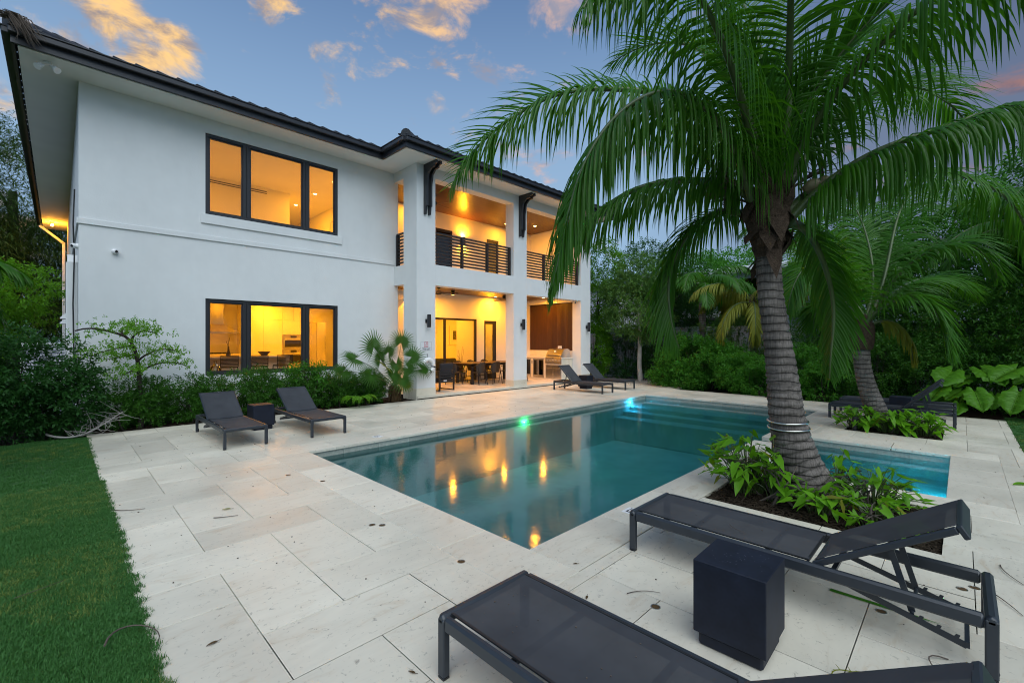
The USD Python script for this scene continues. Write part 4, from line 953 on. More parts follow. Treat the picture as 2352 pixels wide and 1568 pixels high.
put("symbol_frame", ext_xz(fr_, -0.0078, -0.0062), MATS["red_print"], sg)
put("swimmer_symbol", join(lathe([(0, 0), (0.012, 0)], 12)) if 0 else join(yline([(-0.038, 0.0), (-0.012, 0.018), (0.012, 0.0), (0.036, 0.012)], 0.010), yline([(-0.03, 0.06), (0.0, 0.045), (0.026, 0.072), (0.036, 0.055)], 0.013), yline([(0.0, 0.045), (-0.02, 0.03)], 0.012), ext_xz(Polygon([(0.012 * math.cos(k) + 0.022, 0.012 * math.sin(k) + 0.088) for k in np.linspace(0, 6.0, 14)]), -0.0084, -0.0064)), MATS["red_print"], sg)

lb = thing("life_ring", "white life ring with black bands hanging on the left pillar", "life ring", (7.50, YP - 0.075, 0.955))
a = np.linspace(0, 2 * math.pi, 41)
def torus(t0, t1, R, r, n=24, sides=14):
    th = np.linspace(t0, t1, n); return tube(np.stack([R * np.cos(th), np.zeros(n), R * np.sin(th)], 1), r, sides, caps=True)
put("ring", torus(0, 2 * math.pi, 0.178, 0.056, 49), MATS["white_plastic"], lb, True)
for k in (-0.10, 1.02, 1.30, 2.12): pass
for c in (-2.05, -1.25, -0.2, -2.95): put("band", torus(c - 0.13, c + 0.13, 0.178, 0.0585, 7), MATS["black_plastic"], lb, True)
th = np.linspace(0, 2 * math.pi, 60); rr = 0.243 - 0.018 * np.abs(np.sin(2 * th))
put("rope", tube(np.stack([rr * np.cos(th), -0.01 + 0 * th, rr * np.sin(th)], 1), 0.005, 6), MATS["white_plastic"], lb, True)
put("hook", tube([(0, 0.072, 0.33), (0, 0.03, 0.33), (0, 0.02, 0.25), (0, 0.02, 0.12), (0, -0.03, 0.118), (0, -0.035, 0.14)], 0.007, 8), MATS["black_metal"], lb)


def dome_camera(label, loc, aim, base):
    t = thing("security_camera", label, "camera", loc)
    b, a = np.array(base, float), unit(np.array(aim, float))
    put("base", tube([b * 0, b * 0.02, b * 0.035], [0.055, 0.055, 0.045], 18), MATS["white_plastic"], t, 40)
    c = b * 0.065
    put("head", tube([c - a * 0.05, c - a * 0.04, c - a * 0.01, c + a * 0.03, c + a * 0.036], [0.01, 0.036, 0.05, 0.044, 0.036], 18), MATS["white_plastic"], t, 50)
    put("lens", tube([c + a * 0.0365, c + a * 0.042, c + a * 0.043], [0.028, 0.026, 0.002], 14), MATS["black_plastic"], t, 50)


dome_camera("small white security camera on the front wall below the string course", (0.80, YW - 0.001, 3.47), (0.55, -0.8, -0.25), (0, -1, 0))
dome_camera("dark small security camera at the top of the right patio opening", (14.80, 11.13, 3.299), (-0.6, -0.7, -0.5), (0, 0, -1))
dome_camera("grey security camera on the side wall at the left house corner", (0.269, 12.30, 3.52), (-0.7, -0.6, -0.2), (-1, 0, 0))

fl = thing("floodlight", "twin headed white floodlight under the soffit at the left corner", "floodlight", (-0.14, 11.78, EV - 0.001))
put("base", lathe([(0, -0.035), (0.06, -0.03), (0.065, 0), (0, 0)], 18), MATS["white_plastic"], fl, 40)
for d in ((-0.10, -0.09, -0.13), (0.09, -0.11, -0.12)):
    d = np.array(d); e = unit(d)
    put("head", tube([np.array([0, 0, -0.03]) + d * 0.25, d * 0.75, d * 0.8, d * 1.35], [0.012, 0.014, 0.035, 0.058], 14), MATS["white_plastic"], fl, 40)

# left side of the house: downpipe, ducts, condenser
dp = thing("downpipe", "white downpipe with elbow on the far end of the left house wall", "downpipe", (0, 0, 0))
put("pipe", join(cbox(0.10, 0.20, 28.55, 28.65, 0.0, 6.1, 0.01)), MATS["white_plastic"], dp)
put("elbow", bar((-0.60, 28.6, 6.72), (0.15, 28.6, 6.05), 0.10, 0.10, up=(0, 1, 0), c=0.01), MATS["white_plastic"], dp)
fe = thing("soffit_lamp", "warm glowing lamp under the soffit at the far left", "soffit light", (-0.2, 27.4, EV - 0.001))
put("housing", lathe([(0, -0.08), (0.05, -0.07), (0.07, 0), (0, 0)], 16), MATS["white_plastic"], fe, 40)
put("bulb", trimesh.creation.icosphere(2, 0.05).apply_translation((0, 0, -0.13)), MATS["warm_bulb"], fe, True)
lamp_sphere(fe, (0, 0, -0.2), 0.05, 45)
cd = thing("conduit_cover", "tall pale duct cover on the side wall by the left house corner", "duct", (0, 0, 0))
put("cover", join(cbox(0.10, 0.269, 12.75, 13.25, 0.9, 3.25, 0.01)), ST, cd)
put("cap", ext_yz(Polygon([(12.75, 3.251), (13.25, 3.251), (13.1, 3.42), (12.9, 3.42)]), 0.12, 0.269), ST, cd)
put("cable", tube([(0.22, 12.6, 4.7), (0.2, 12.62, 4.0), (0.22, 12.72, 3.4), (0.20, 12.70, 2.4), (0.22, 12.66, 1.0)], 0.014, 6), MATS["black_plastic"], cd)
for k, (y, z) in enumerate(((17.0, 2.35), (19.2, 2.28))):
    vt = thing("vent_hood", ("nearer grey vent hood on the left side wall", "farther grey vent hood on the left side wall")[k], "vent", (0.269, y, z))
    put("hood", ext_xz(Polygon([(0, 0.16), (0, -0.1), (-0.25, -0.1), (-0.25, -0.07), (-0.05, 0.16)]), -0.2, 0.2), MATS["white_plastic"], vt)
    put("damper", box(-0.24, -0.01, -0.19, 0.19, -0.104, -0.101), MATS["black_plastic"], vt)
cu = thing("air_conditioner", "beige air conditioner condenser on the left side of the house", "air conditioner", (-0.25, 15.2, 0))
put("cabinet", cbox(-0.36, 0.36, -0.36, 0.36, 0.5, 1.62, 0.02), MATS["stucco"], cu)
for k in range(14): put("louvre", box(-0.33, 0.33, -0.375, -0.361, 0.6 + k * 0.07, 0.63 + k * 0.07), MATS["grey_render"], cu)
put("stand", cbox(-0.4, 0.4, -0.4, 0.4, -0.05, 0.499, 0.01), MATS["grey_render"], cu)

# ------------------------------------------------------------------ inside the kitchen and rooms
KF = 0.30
CB = MATS["cabinet"]
kc = thing("kitchen_cabinets", "tall pale kitchen cabinets across the back wall seen through the lower window", "cabinet", (0, 0, 0))
yk = 18.0
for a, b in ((4.55, 5.25), (5.25, 5.90)): put("door", cbox(a + 0.003, b - 0.003, yk, yk + 0.02, KF + 0.1, 2.44, 0.003), CB, kc)
for a, b in ((4.55, 5.25), (5.25, 5.90), (5.90, 6.28), (6.28, 6.66)): put("upper_door", cbox(a + 0.003, b - 0.003, yk, yk + 0.02, 2.446, 3.09, 0.003), CB, kc)
put("carcass", box(4.55, 6.66, yk + 0.0205, 18.59, KF, 3.095), CB, kc)
put("drawer_front", cbox(5.903, 6.657, yk, yk + 0.02, KF + 0.02, 0.74, 0.003), CB, kc)
put("base_cabinet", box(0.5, 4.53, yk, 18.59, KF, 1.18), CB, kc); put("worktop", box(0.5, 4.54, yk - 0.03, 18.59, 1.181, 1.22), MATS["stone_top"], kc)
put("filler", box(5.903, 6.657, yk, yk + 0.02, 1.93, 2.44), CB, kc)
wo = thing("wall_oven", "stainless steel double wall oven seen through the lower window", "oven", (0, 0, 0))
for k, (za, zb) in enumerate(((0.76, 1.36), (1.37, 1.91))):
    put("front", cbox(5.91, 6.65, yk - 0.03, yk + 0.018, za, zb, 0.004), SS, wo)
    put("glass", box(5.98, 6.58, yk - 0.034, yk - 0.031, za + 0.07, zb - 0.22), MATS["black_plastic"], wo)
    put("handle", cyl((5.96, yk - 0.07, zb - 0.17), (6.60, yk - 0.07, zb - 0.17), 0.012, n=8), SS, wo)
    put("display", box(6.18, 6.40, yk - 0.034, yk - 0.031, zb - 0.12, zb - 0.04), MATS["black_plastic"], wo)
hd = thing("range_hood", "stainless steel chimney range hood behind the left kitchen window pane", "range hood", (3.85, 18.3, 0))
put("canopy", join((np.array([(-0.62, -0.30, 1.98), (0.62, -0.30, 1.98), (0.62, 0.29, 1.98), (-0.62, 0.29, 1.98), (-0.22, -0.1, 2.25), (0.22, -0.1, 2.25), (0.22, 0.29, 2.25), (-0.22, 0.29, 2.25)], float), np.array([[0, 1, 5], [0, 5, 4], [1, 2, 6], [1, 6, 5], [2, 3, 7], [2, 7, 6], [3, 0, 4], [3, 4, 7], [0, 2, 1], [0, 3, 2]]))), SS, hd)
put("rim", box(-0.62, 0.62, -0.30, 0.29, 1.93, 1.979), SS, hd)
put("chimney", box(-0.2, 0.2, -0.09, 0.28, 2.2505, 3.09), SS, hd)
ck = thing("cooktop", "black cooktop on the worktop under the range hood", "cooktop", (3.85, 18.28, 1.2205)); put("plate", cbox(-0.45, 0.45, -0.25, 0.25, 0, 0.02, 0.004), MATS["black_plastic"], ck)
for x in (-0.25, 0, 0.25): put("grate", cbox(x - 0.11, x + 0.11, -0.2, 0.2, 0.0205, 0.05, 0.006), MATS["black_metal"], ck)
il = thing("kitchen_island", "kitchen island with pale top behind the bar stools", "kitchen island", (0, 0, 0))
put("body", box(1.6, 4.6, 14.35, 15.0, KF, 1.19), CB, il); put("top", cbox(1.55, 4.80, 14.0, 15.05, 1.191, 1.235, 0.004), MATS["stone_top"], il)
put("end_leg", box(4.70, 4.80, 14.05, 15.0, KF, 1.19), MATS["stone_top"], il)


def stool(label, x):
    t = thing("bar_stool", label, "bar stool", (x, 13.72, KF), 0, "bar stools at the kitchen island")
    put("seat", cbox(-0.20, 0.20, -0.19, 0.19, 0.66, 0.69, 0.01), MATS["wicker"], t)
    put("back", join(*[cbox(-0.20, 0.20, -0.206 - 0.0, -0.195, 0.72 + k * 0.035, 0.742 + k * 0.035, 0.002) for k in range(7)]), MATS["wicker"], t)
    put("back_frame", tube([(-0.20, -0.19, 0.68), (-0.205, -0.205, 0.97), (0.205, -0.205, 0.97), (0.20, -0.19, 0.68)], 0.011, 8), MATS["black_metal"], t)
    for sx in (-1, 1):
        for sy in (-1, 1): put("leg", cyl((sx * 0.19, sy * 0.18, 0.665), (sx * 0.22, sy * 0.21, 0.0), 0.011, n=8), MATS["black_metal"], t)
    put("foot_rest", cyl((-0.21, -0.19, 0.25), (0.21, -0.19, 0.25), 0.009, n=8), MATS["black_metal"], t)


stool("woven bar stool behind the left pane of the kitchen window", 3.14); stool("woven bar stool just right of the left mullion of the kitchen window", 3.86); stool("woven bar stool in front of the right end of the kitchen island", 4.50)
dj = thing("glass_demijohn", "clear round glass demijohn at the bottom left of the kitchen window", "bottle", (2.70, 12.95, 0.82))
put("bottle", lathe([(0.0, 0.0), (0.10, 0.0), (0.125, 0.05), (0.13, 0.12), (0.10, 0.20), (0.045, 0.26), (0.028, 0.30), (0.028, 0.35), (0.034, 0.36), (0.0, 0.36)], 24), MATS["clear_glass"], dj, 50)
lt = thing("low_console", "low pale console under the kitchen window holding the demijohn", "console", (0, 0, 0)); put("top", cbox(2.45, 4.7, 12.75, 13.2, 0.78, 0.819, 0.004), MATS["stone_top"], lt)
for x in (2.5, 4.65): put("leg", box(x - 0.03, x + 0.03, 12.8, 13.15, KF, 0.779), CB, lt)
bw = thing("fruit_bowl", "dark scalloped bowl on the kitchen island", "bowl", (4.25, 14.5, 1.2355)); put("bowl", lathe([(0.0, 0.0), (0.06, 0.0), (0.12, 0.06), (0.17, 0.12), (0.16, 0.12), (0.11, 0.065), (0, 0.02)], 24), MATS["art_ink"], bw, 50)
vs = thing("tall_vase", "slim dark vase with stems on the kitchen island behind the left pane", "vase", (3.35, 14.55, 1.2355)); put("vase", lathe([(0, 0), (0.05, 0), (0.06, 0.06), (0.03, 0.16), (0.022, 0.25), (0.028, 0.27), (0.0, 0.27)], 18), MATS["art_ink"], vs, 50)
put("stem", join(tube([(0, 0, 0.25), (0.01, 0, 0.4), (0.03, 0.01, 0.52)], 0.006, 5), tube([(0, 0, 0.25), (-0.03, 0, 0.36), (-0.05, 0.01, 0.42)], 0.006, 5)), MATS["dry_twig"], vs)
rf = thing("tall_fridge", "tall stainless fridge in the passage behind the right window pane", "fridge", (7.15, 18.2, KF)); put("body", box(-0.35, 0.35, -0.2, 0.38, 0, 2.1), SS, rf)
for a, b in ((-0.35, -0.003), (0.003, 0.35)): put("door", cbox(a, b, -0.25, -0.205, 0.05, 2.09, 0.006), SS, rf)
wa = thing("wall_art", "framed line drawing on the passage wall behind the right kitchen pane", "picture", (7.86, 17.2, 1.9)); put("canvas", box(-0.02, 0.0, -0.3, 0.3, -0.55, 0.45), MATS["sign_face"], wa); put("frame", join(box(-0.03, 0.0, -0.32, -0.3, -0.57, 0.47), box(-0.03, 0.0, 0.3, 0.32, -0.57, 0.47), box(-0.03, 0.0, -0.3, 0.3, 0.45, 0.47), box(-0.03, 0.0, -0.3, 0.3, -0.57, -0.55)), MATS["black_plastic"], wa)
put("stroke", join(bar((-0.024, -0.1, 0.3), (-0.024, 0.05, 0.0), 0.03, 0.004, up=(1, 0, 0)), bar((-0.024, 0.05, 0.0), (-0.024, -0.12, -0.35), 0.05, 0.004, up=(1, 0, 0))), MATS["art_ink"], wa)
put("passage_wall", box(7.862, 8.0, YB + 0.6, 18.0, KF, 3.099), IN, house)
pc = thing("framed_picture", "framed cloudy picture on the room wall behind the sliding door", "picture", (13.75, 17.59, 1.95)); put("canvas", box(-0.33, 0.33, -0.03, -0.02, -0.36, 0.36), MATS["sign_face"], pc); put("image", box(-0.2, 0.2, -0.034, -0.031, -0.22, 0.22), MATS["art_ink"], pc)
put("frame", join(box(-0.42, -0.33, -0.045, 0, -0.45, 0.45), box(0.33, 0.42, -0.045, 0, -0.45, 0.45), box(-0.33, 0.33, -0.045, 0, 0.36, 0.45), box(-0.33, 0.33, -0.045, 0, -0.45, -0.36)), CB, pc)
so = thing("sofa", "dark sofa low behind the sliding door glass", "sofa", (10.6, 15.6, 0.1)); put("base", cbox(-1.3, 1.3, -0.45, 0.45, 0.08, 0.42, 0.05), MATS["couch_fabric"], so, 50); put("back", cbox(-1.3, 1.3, -0.45, -0.2, 0.421, 0.85, 0.06), MATS["couch_fabric"], so, 50)
for x in (-1.2, 1.2): put("arm", cbox(x - 0.1, x + 0.1, -0.19, 0.45, 0.421, 0.62, 0.04), MATS["couch_fabric"], so, 50)
pp = thing("potted_plant", "spiky potted plant with tall flower stems behind the sliding door", "plant", (12.0 - 0.55, 14.3, 0.1)); put("pot", lathe([(0, 0), (0.14, 0), (0.19, 0.32), (0.17, 0.32), (0.15, 0.28), (0, 0.27)], 20), MATS["grey_render"], pp, 40)
ms = []
for k in range(26):
    a = RNG.uniform(0, 6.28); h = RNG.uniform(0.35, 0.65); o = RNG.uniform(0.05, 0.28)
    b = np.array([0.05 * math.cos(a), 0.05 * math.sin(a), 0.28]); m_ = b + [o * 0.5 * math.cos(a), o * 0.5 * math.sin(a), h * 0.6]; e = b + [o * math.cos(a), o * math.sin(a), h]
    s = np.array([-math.sin(a), math.cos(a), 0]) * 0.016
    ms.append((np.array([b - s, b + s, m_ - s, m_ + s, e]), np.array([[0, 1, 3], [0, 3, 2], [2, 3, 4]])))
put("leaves", join(*ms), MATS["mid_leaf"], pp)
put("flower_stems", join(*[tube([(0, 0, 0.3), (x * 0.5, y * 0.5, 0.9), (x, y, z)], 0.006, 5) for x, y, z in ((0.05, 0, 1.35), (-0.12, 0.03, 1.2), (0.14, 0, 1.25), (-0.2, 0, 1.0))]), MATS["dry_twig"], pp)
# ------------------------------------------------------------------ plants
def leaves(P, D, L, aspect=0.45, rng=RNG, fold=0.18, droop=0.12):
    """folded leaf blades: base at P, along D, L long; two halves each of two triangles"""
    n = len(P); D = unit(D); L = np.broadcast_to(np.asarray(L, float), (n,))[:, None]
    S = unit(np.cross(D, unit(rng.normal(size=(n, 3)) * 0.55 + [0, 0, 1.0]))); N = np.cross(S, D)
    w = L * aspect * 0.5
    mid = P + D * L * 0.45; tip = P + D * L - np.array([0, 0, 1.0]) * L * droop
    a, b = mid + S * w + N * w * fold * 2, mid - S * w + N * w * fold * 2
    v = np.stack([P, a, tip, b, mid], 1).reshape(-1, 3)
    f = np.array([[0, 1, 4], [4, 1, 2], [0, 4, 3], [4, 2, 3]])
    return v, (np.arange(n)[:, None, None] * 5 + f).reshape(-1, 3)


def sprigs(P, D, leaf, k, spread=0.5, step=0.5, rng=RNG, aspect=0.45, droop=0.12):
    """k leaves along a twig at each point"""
    n = len(P); D = unit(D)
    j = np.arange(k); side = unit(np.cross(D, rng.normal(size=(n, 3))))
    other = np.cross(D, side)
    ang = (j * 2.4)[None, :] + rng.uniform(0, 6.28, (n, 1))
    rad = np.cos(ang)[..., None] * side[:, None] + np.sin(ang)[..., None] * other[:, None]
    base = P[:, None] + D[:, None] * (j * leaf * step * 0.5)[None, :, None]
    dd = D[:, None] * 0.55 + rad * spread * 1.5 + rng.normal(size=(n, k, 3)) * 0.18
    Ls = leaf * rng.uniform(0.6, 1.15, (n, k))
    return leaves(base.reshape(-1, 3), dd.reshape(-1, 3), Ls.ravel(), aspect, rng, droop=droop)


def crown(blobs, n, leaf, k=6, rng=RNG, shell=0.55, aspect=0.45, up=0.25, droop=0.12, rough=0.22):
    """blobs: (centre, radii). Twigs spread through the outer part of each blob, with hollows and bulges."""
    C = np.array([b[0] for b in blobs], float); Rr = np.array([np.broadcast_to(b[1], 3) for b in blobs], float)
    wgt = np.prod(Rr, 1) ** (2 / 3); pick = rng.choice(len(blobs), n, p=wgt / wgt.sum())
    d = unit(rng.normal(size=(n, 3))); r = 1 - (1 - shell) * rng.uniform(0, 1, n) ** 1.6
    bulge = 1 + rough * 2 * (meshkit.noise(d * 2.3 + C[pick] * 3.1, 3) - 0.5) + rough * (meshkit.noise(d * 6.0 + C[pick] * 1.7, 5) - 0.5)
    P = C[pick] + d * Rr[pick] * (r * bulge)[:, None]
    keep = meshkit.noise(P / (leaf * 5.5), 9) > 0.33
    P, d = P[keep], d[keep]
    keep = P[:, 2] > 0.02
    P, d = P[keep], d[keep]
    return sprigs(P, d * 0.8 + [0, 0, up] + rng.normal(size=P.shape) * 0.4, leaf, k, rng=rng, aspect=aspect, droop=droop)


def limbs(base, top, targets, r0, r1, rng=RNG, n=8, wob=0.05):
    base, top = np.array(base, float), np.array(top, float)
    pts = np.linspace(base, top, 9); pts[1:-1] += rng.normal(size=(7, 3)) * wob * [1, 1, 0.2]
    tr = tube(spline(pts, 22), np.linspace(r0 * 1.1, r1, 22), n)
    br = []
    for t in targets:
        s = base + (top - base) * rng.uniform(0.6, 0.98); t = np.array(t, float)
        m = (s + t) / 2 + rng.normal(size=3) * wob * 2 + [0, 0, 0.1 * np.linalg.norm(t - s)]
        br.append(tube(spline([s, m, t], 9), np.linspace(r1 * 0.75, r1 * 0.15, 9), 6))
    return tr, (join(*br) if br else None)


def tree(name, label, base, blobs, n, leaf, lm, bark="bark", r0=0.12, k=6, cat="tree", group=None, seed=1, aspect=0.45, up=0.2, top=None, droop=0.12, nl=7):
    rng = np.random.default_rng(seed); t = thing(name, label, cat, base, 0, group); b = np.array(base, float)
    bl = [(np.array(c, float) - b, r) for c, r in blobs]
    tp = np.array(top, float) - b if top is not None else np.mean([c for c, r in bl], 0)
    tg = [c + unit(rng.normal(size=3)) * np.broadcast_to(r, 3) * 0.7 for c, r in bl for _ in range(max(1, nl // len(bl)))]
    tr, br = limbs((0, 0, -0.05), tp, tg, r0, r0 * 0.55, rng, wob=0.012 if name == "clear_stem_tree" else 0.05)
    put("trunk", tr, MATS[bark], t, True)
    if br: put("branches", br, MATS[bark], t, True)
    put("crown", crown(bl, n, leaf, k, rng, aspect=aspect, up=up, droop=droop), MATS[lm], t, kind="stuff")
    return t


def shrub(name, label, base, blobs, n, leaf, lm, seed, k=7, group=None, aspect=0.42, up=0.35, stems=7, shell=0.5, cat="shrub", droop=0.12, rough=0.25):
    rng = np.random.default_rng(seed); t = thing(name, label, cat, base, 0, group); b = np.array(base, float)
    bl = [(np.array(c, float) - b, r) for c, r in blobs]
    ms = []
    for i in range(stems):
        c, r = bl[i % len(bl)]; r = np.broadcast_to(r, 3)
        e = c + unit(rng.normal(size=3) + [0, 0, 0.8]) * r * 0.75; s = np.array([c[0] * 0.8 + rng.normal() * 0.1, c[1] * 0.8 + rng.normal() * 0.1, -0.03])
        ms.append(tube(spline([s, (s + e) / 2 + rng.normal(size=3) * 0.06, e], 7), np.linspace(0.018, 0.005, 7), 5))
    put("stems", join(*ms), MATS["dark_bark"], t, True)
    put("foliage", crown(bl, n, leaf, k, rng, shell=shell, aspect=aspect, up=up, droop=droop, rough=rough), MATS[lm], t, kind="stuff")
    return t


def frond_parts(pts, L, n=80, w=0.028, droop=0.8, t0=0.14, r0=0.035, rng=RNG, fwd=(35, 62), lift=0.25, rag=0.10, K=6, rise=0.0):
    """midrib mesh, and the leaflets as arrays (leaflet, vertex, 3) with their shared triangles"""
    N = 60; c = spline(pts, N); T = unit(np.gradient(c, axis=0))
    h = c[-1] - c[0]; h = np.array([h[0], h[1], 0.0])
    if np.linalg.norm(h) < 0.3: h = np.array([T[-1][0], T[-1][1], 0.0])
    H0 = unit(np.cross(unit(h), [0, 0, 1.0]))
    S = unit(np.cross(T, [0, 0, 1.0])); flip = np.sign((S * H0).sum(1)); S = S * np.where(flip == 0, 1, flip)[:, None]
    steep = np.clip((np.abs(T[:, 2]) - 0.75) / 0.2, 0, 1)[:, None]; S = unit(S * (1 - steep) + H0 * steep); S = unit(S - (S * T).sum(1, keepdims=True) * T)
    Nn = np.cross(S, T); Nn *= np.where(Nn[:, 2:] >= -0.2, 1, -1)
    rib = tube(c, r0 * (1 - np.linspace(0, 1, N) * 0.88), 6)
    t = np.sort(np.clip(np.linspace(t0, 0.995, n)[None] + rng.normal(size=(2, n)) * 0.003, t0, 1), 1).ravel()
    s = np.repeat([1.0, -1.0], n)
    x = t * (N - 1); i = np.minimum(x.astype(int), N - 2); fr = (x - i)[:, None]
    lerp = lambda A: A[i] * (1 - fr) + A[i + 1] * fr
    P, TT, SS_, NN = lerp(c), unit(lerp(T)), unit(lerp(S)), unit(lerp(Nn))
    u = (t - t0) / (1 - t0)
    a = np.radians(fwd[0] + (fwd[1] - fwd[0]) * u ** 1.5)[:, None]
    d0 = unit(s[:, None] * SS_ * np.cos(a) + TT * np.sin(a) + NN * (lift + rng.normal(size=len(t)) * 0.10)[:, None])
    far = (s > 0) & (rng.uniform(size=len(t)) < rise)
    d0 = np.where(far[:, None], unit(d0 + NN * 0.55 + np.array([0, 0, 0.35])), d0)
    ln = L * (0.55 + 0.45 * np.sin(np.pi * np.clip(u * 0.95 + 0.12, 0, 1)) ** 0.8) * np.where(u > 0.8, 1 - (u - 0.8) * 2.6, 1) * rng.uniform(1 - rag * 1.5, 1 + rag * 0.6, len(t))
    dr = np.clip(droop * rng.uniform(0.75, 1.25, len(t)), 0, 1.6) * np.where(far, 0.35, 1.0)
    pos = P.copy(); rows = []; prof = [0.45, 1.0, 1.0, 0.85, 0.5, 0.03][:K]
    for k in range(K):
        q = k / (K - 1); gf = np.clip(dr * q ** 0.6, 0, 0.97)[:, None]
        d = unit(d0 * (1 - gf) + np.array([0, 0, -1.0]) * gf)
        if k: pos = pos + d * (ln / (K - 1))[:, None]
        wv = unit(TT - (TT * d).sum(1, keepdims=True) * d); nv = np.cross(d, wv)
        hw = w * 0.5 * prof[k] * (ln / L)[:, None] ** 0.5
        rows += [pos + wv * hw, pos + nv * hw * 0.55, pos - wv * hw]
    V = np.stack(rows, 1)
    f = []
    for k in range(K - 1):
        for j in (0, 1):
            p = k * 3 + j; f += [[p, p + 1, p + 4], [p, p + 4, p + 3]]
    return rib, V, np.array(f), c


SEPARATE = [0]


def frond(parent, pts, L, lm="coconut_leaf", single=0, label=None, stalk="palm_stalk", **kw):
    rib, V, f, c = frond_parts(pts, L, **kw)
    fr = put("frond", rib, MATS[stalk], parent, True, label)
    n, k = V.shape[:2]
    if single:
        half = n // 2; step = np.linspace(0, half - 1, single // 2).astype(int); idx = set(np.r_[step, step + half])
        for i in sorted(idx): put("leaflet", (V[i], f), MATS[lm], fr, True)
        rest = [i for i in range(n) if i not in idx]
    else: rest = list(range(n))
    if rest:
        R = V[rest]; put("leaflets", (R.reshape(-1, 3), (np.arange(len(rest))[:, None, None] * k + f).reshape(-1, 3)), MATS[lm], fr, True, kind="stuff")


def palm_trunk(pts, radii, ring=0.085, amp=0.085, n=20, N=150, seed=2):
    rng = np.random.default_rng(seed); c = spline(pts, N); d = np.r_[0, np.cumsum(np.linalg.norm(np.diff(c, axis=0), axis=1))]
    r = np.interp(np.linspace(0, 1, N), np.linspace(0, 1, len(radii)), radii)
    wob = d + 0.02 * np.sin(d * 5.0); saw = (wob / ring) % 1.0
    v, f = tube(c, r, n)
    ang = np.arange(n) * 2 * np.pi / n
    m = v[:N * n].reshape(N, n, 3); o = m - c[:, None]
    tilt = 0.25 * np.sin(ang[None, :] + d[:, None] * 3.0)
    s2 = ((wob[:, None] / ring) + tilt) % 1.0
    sc = 1 + amp * (0.55 - 0.9 * s2 - 0.9 * np.exp(-((s2 - 0.93) / 0.07) ** 2)) + 0.03 * (meshkit.noise(m * 7.0, 4) - 0.5)
    v[:N * n] = (c[:, None] + o * sc[..., None]).reshape(-1, 3)
    return v, f


# the big palm in front
MP_TR = [[5.74, 1.16, -0.04], [5.60, 1.28, .45], [5.52, 1.33, .83], [5.48, 1.37, 1.29], [5.44, 1.41, 1.72], [5.40, 1.45, 2.09], [5.38, 1.47, 2.42], [5.37, 1.48, 2.80]]
MP_F = [
    [[5.31, 1.54, 2.98], [5.01, 1.64, 3.53], [4.61, 1.75, 3.9], [4.17, 1.91, 4.01], [3.8, 2.07, 3.89], [3.49, 2.24, 3.6], [3.28, 2.38, 3.19], [3.16, 2.47, 2.7], [3.05, 2.53, 2.16]],
    [[5.36, 1.56, 3.04], [5.26, 1.81, 3.74], [5.05, 2.16, 4.28], [4.83, 2.52, 4.51], [4.52, 2.9, 4.58], [4.2, 3.29, 4.57], [3.84, 3.65, 4.35], [3.52, 3.98, 4.0], [3.26, 4.23, 3.46]],
    [[5.34, 1.59, 2.99], [5.33, 1.8, 3.37], [5.18, 2.16, 3.5], [4.76, 2.8, 3.41], [4.54, 3.1, 3.18], [4.33, 3.31, 2.89], [4.21, 3.43, 2.5], [4.15, 3.48, 2.14]],
    [[5.39, 1.6, 3.01], [5.49, 1.86, 3.14], [5.6, 2.17, 3.18], [5.57, 2.49, 2.93], [5.55, 2.65, 2.57], [5.53, 2.67, 2.18], [5.62, 2.57, 1.56]],
    [[5.28, 1.51, 3.15], [4.85, 1.5, 3.75], [4.15, 1.5, 4.29], [3.44, 1.5, 4.43], [2.86, 1.52, 4.26], [2.41, 1.55, 3.93], [2.17, 1.57, 3.6]],
    [[5.41, 1.38, 3.2], [5.24, 1.26, 4.02], [4.92, 1.16, 4.65], [4.34, 1.02, 4.96], [3.63, 0.89, 5.0], [2.93, 0.74, 4.57]],
    [[5.45, 1.34, 3.29], [5.34, 1.01, 3.89], [5.23, 0.7, 4.18], [5.12, 0.46, 4.31], [5.02, 0.2, 4.43], [4.87, -0.07, 4.42], [4.81, -0.37, 4.21], [4.83, -0.6, 3.8]],
    [[5.47, 1.31, 2.95], [5.57, 0.93, 3.31], [5.66, 0.55, 3.52], [5.77, 0.16, 3.62], [5.86, -0.15, 3.7], [5.88, -0.38, 3.71], [5.91, -0.62, 3.62], [6.0, -0.85, 3.35]],
    [[5.56, 1.36, 3.06], [6.02, 1.04, 3.44], [6.38, 0.82, 3.58], [7.0, 0.35, 3.63], [7.52, -0.11, 3.53], [7.91, -0.43, 3.24], [8.06, -0.58, 2.79], [8.13, -0.65, 2.33]],
    [[5.55, 1.37, 2.96], [6.0, 1.25, 2.90], [6.33, 1.13, 2.50], [6.46, 1.08, 2.12], [6.47, 1.08, 1.8], [6.45, 1.11, 1.21]],
    [[5.58, 1.42, 3.34], [6.07, 1.28, 4.33], [6.72, 1.05, 5.17], [7.4, 0.79, 5.64], [8.12, 0.5, 5.73], [8.64, 0.26, 5.5]],
    [[5.49, 1.5, 3.29], [5.61, 1.74, 4.18], [5.77, 2.14, 5.07], [5.82, 2.66, 5.61], [5.72, 3.18, 5.74], [5.6, 3.59, 5.62]],
    [[5.6, 1.47, 3.36], [5.9, 1.59, 4.38], [6.34, 1.86, 5.53], [6.71, 2.19, 6.41], [7.01, 2.6, 6.99]],
    [[5.55, 1.37, 3.28], [6.09, 1.11, 3.98], [6.69, 0.79, 4.53], [7.32, 0.45, 4.75], [7.93, 0.11, 4.64], [8.31, -0.12, 4.25]]]
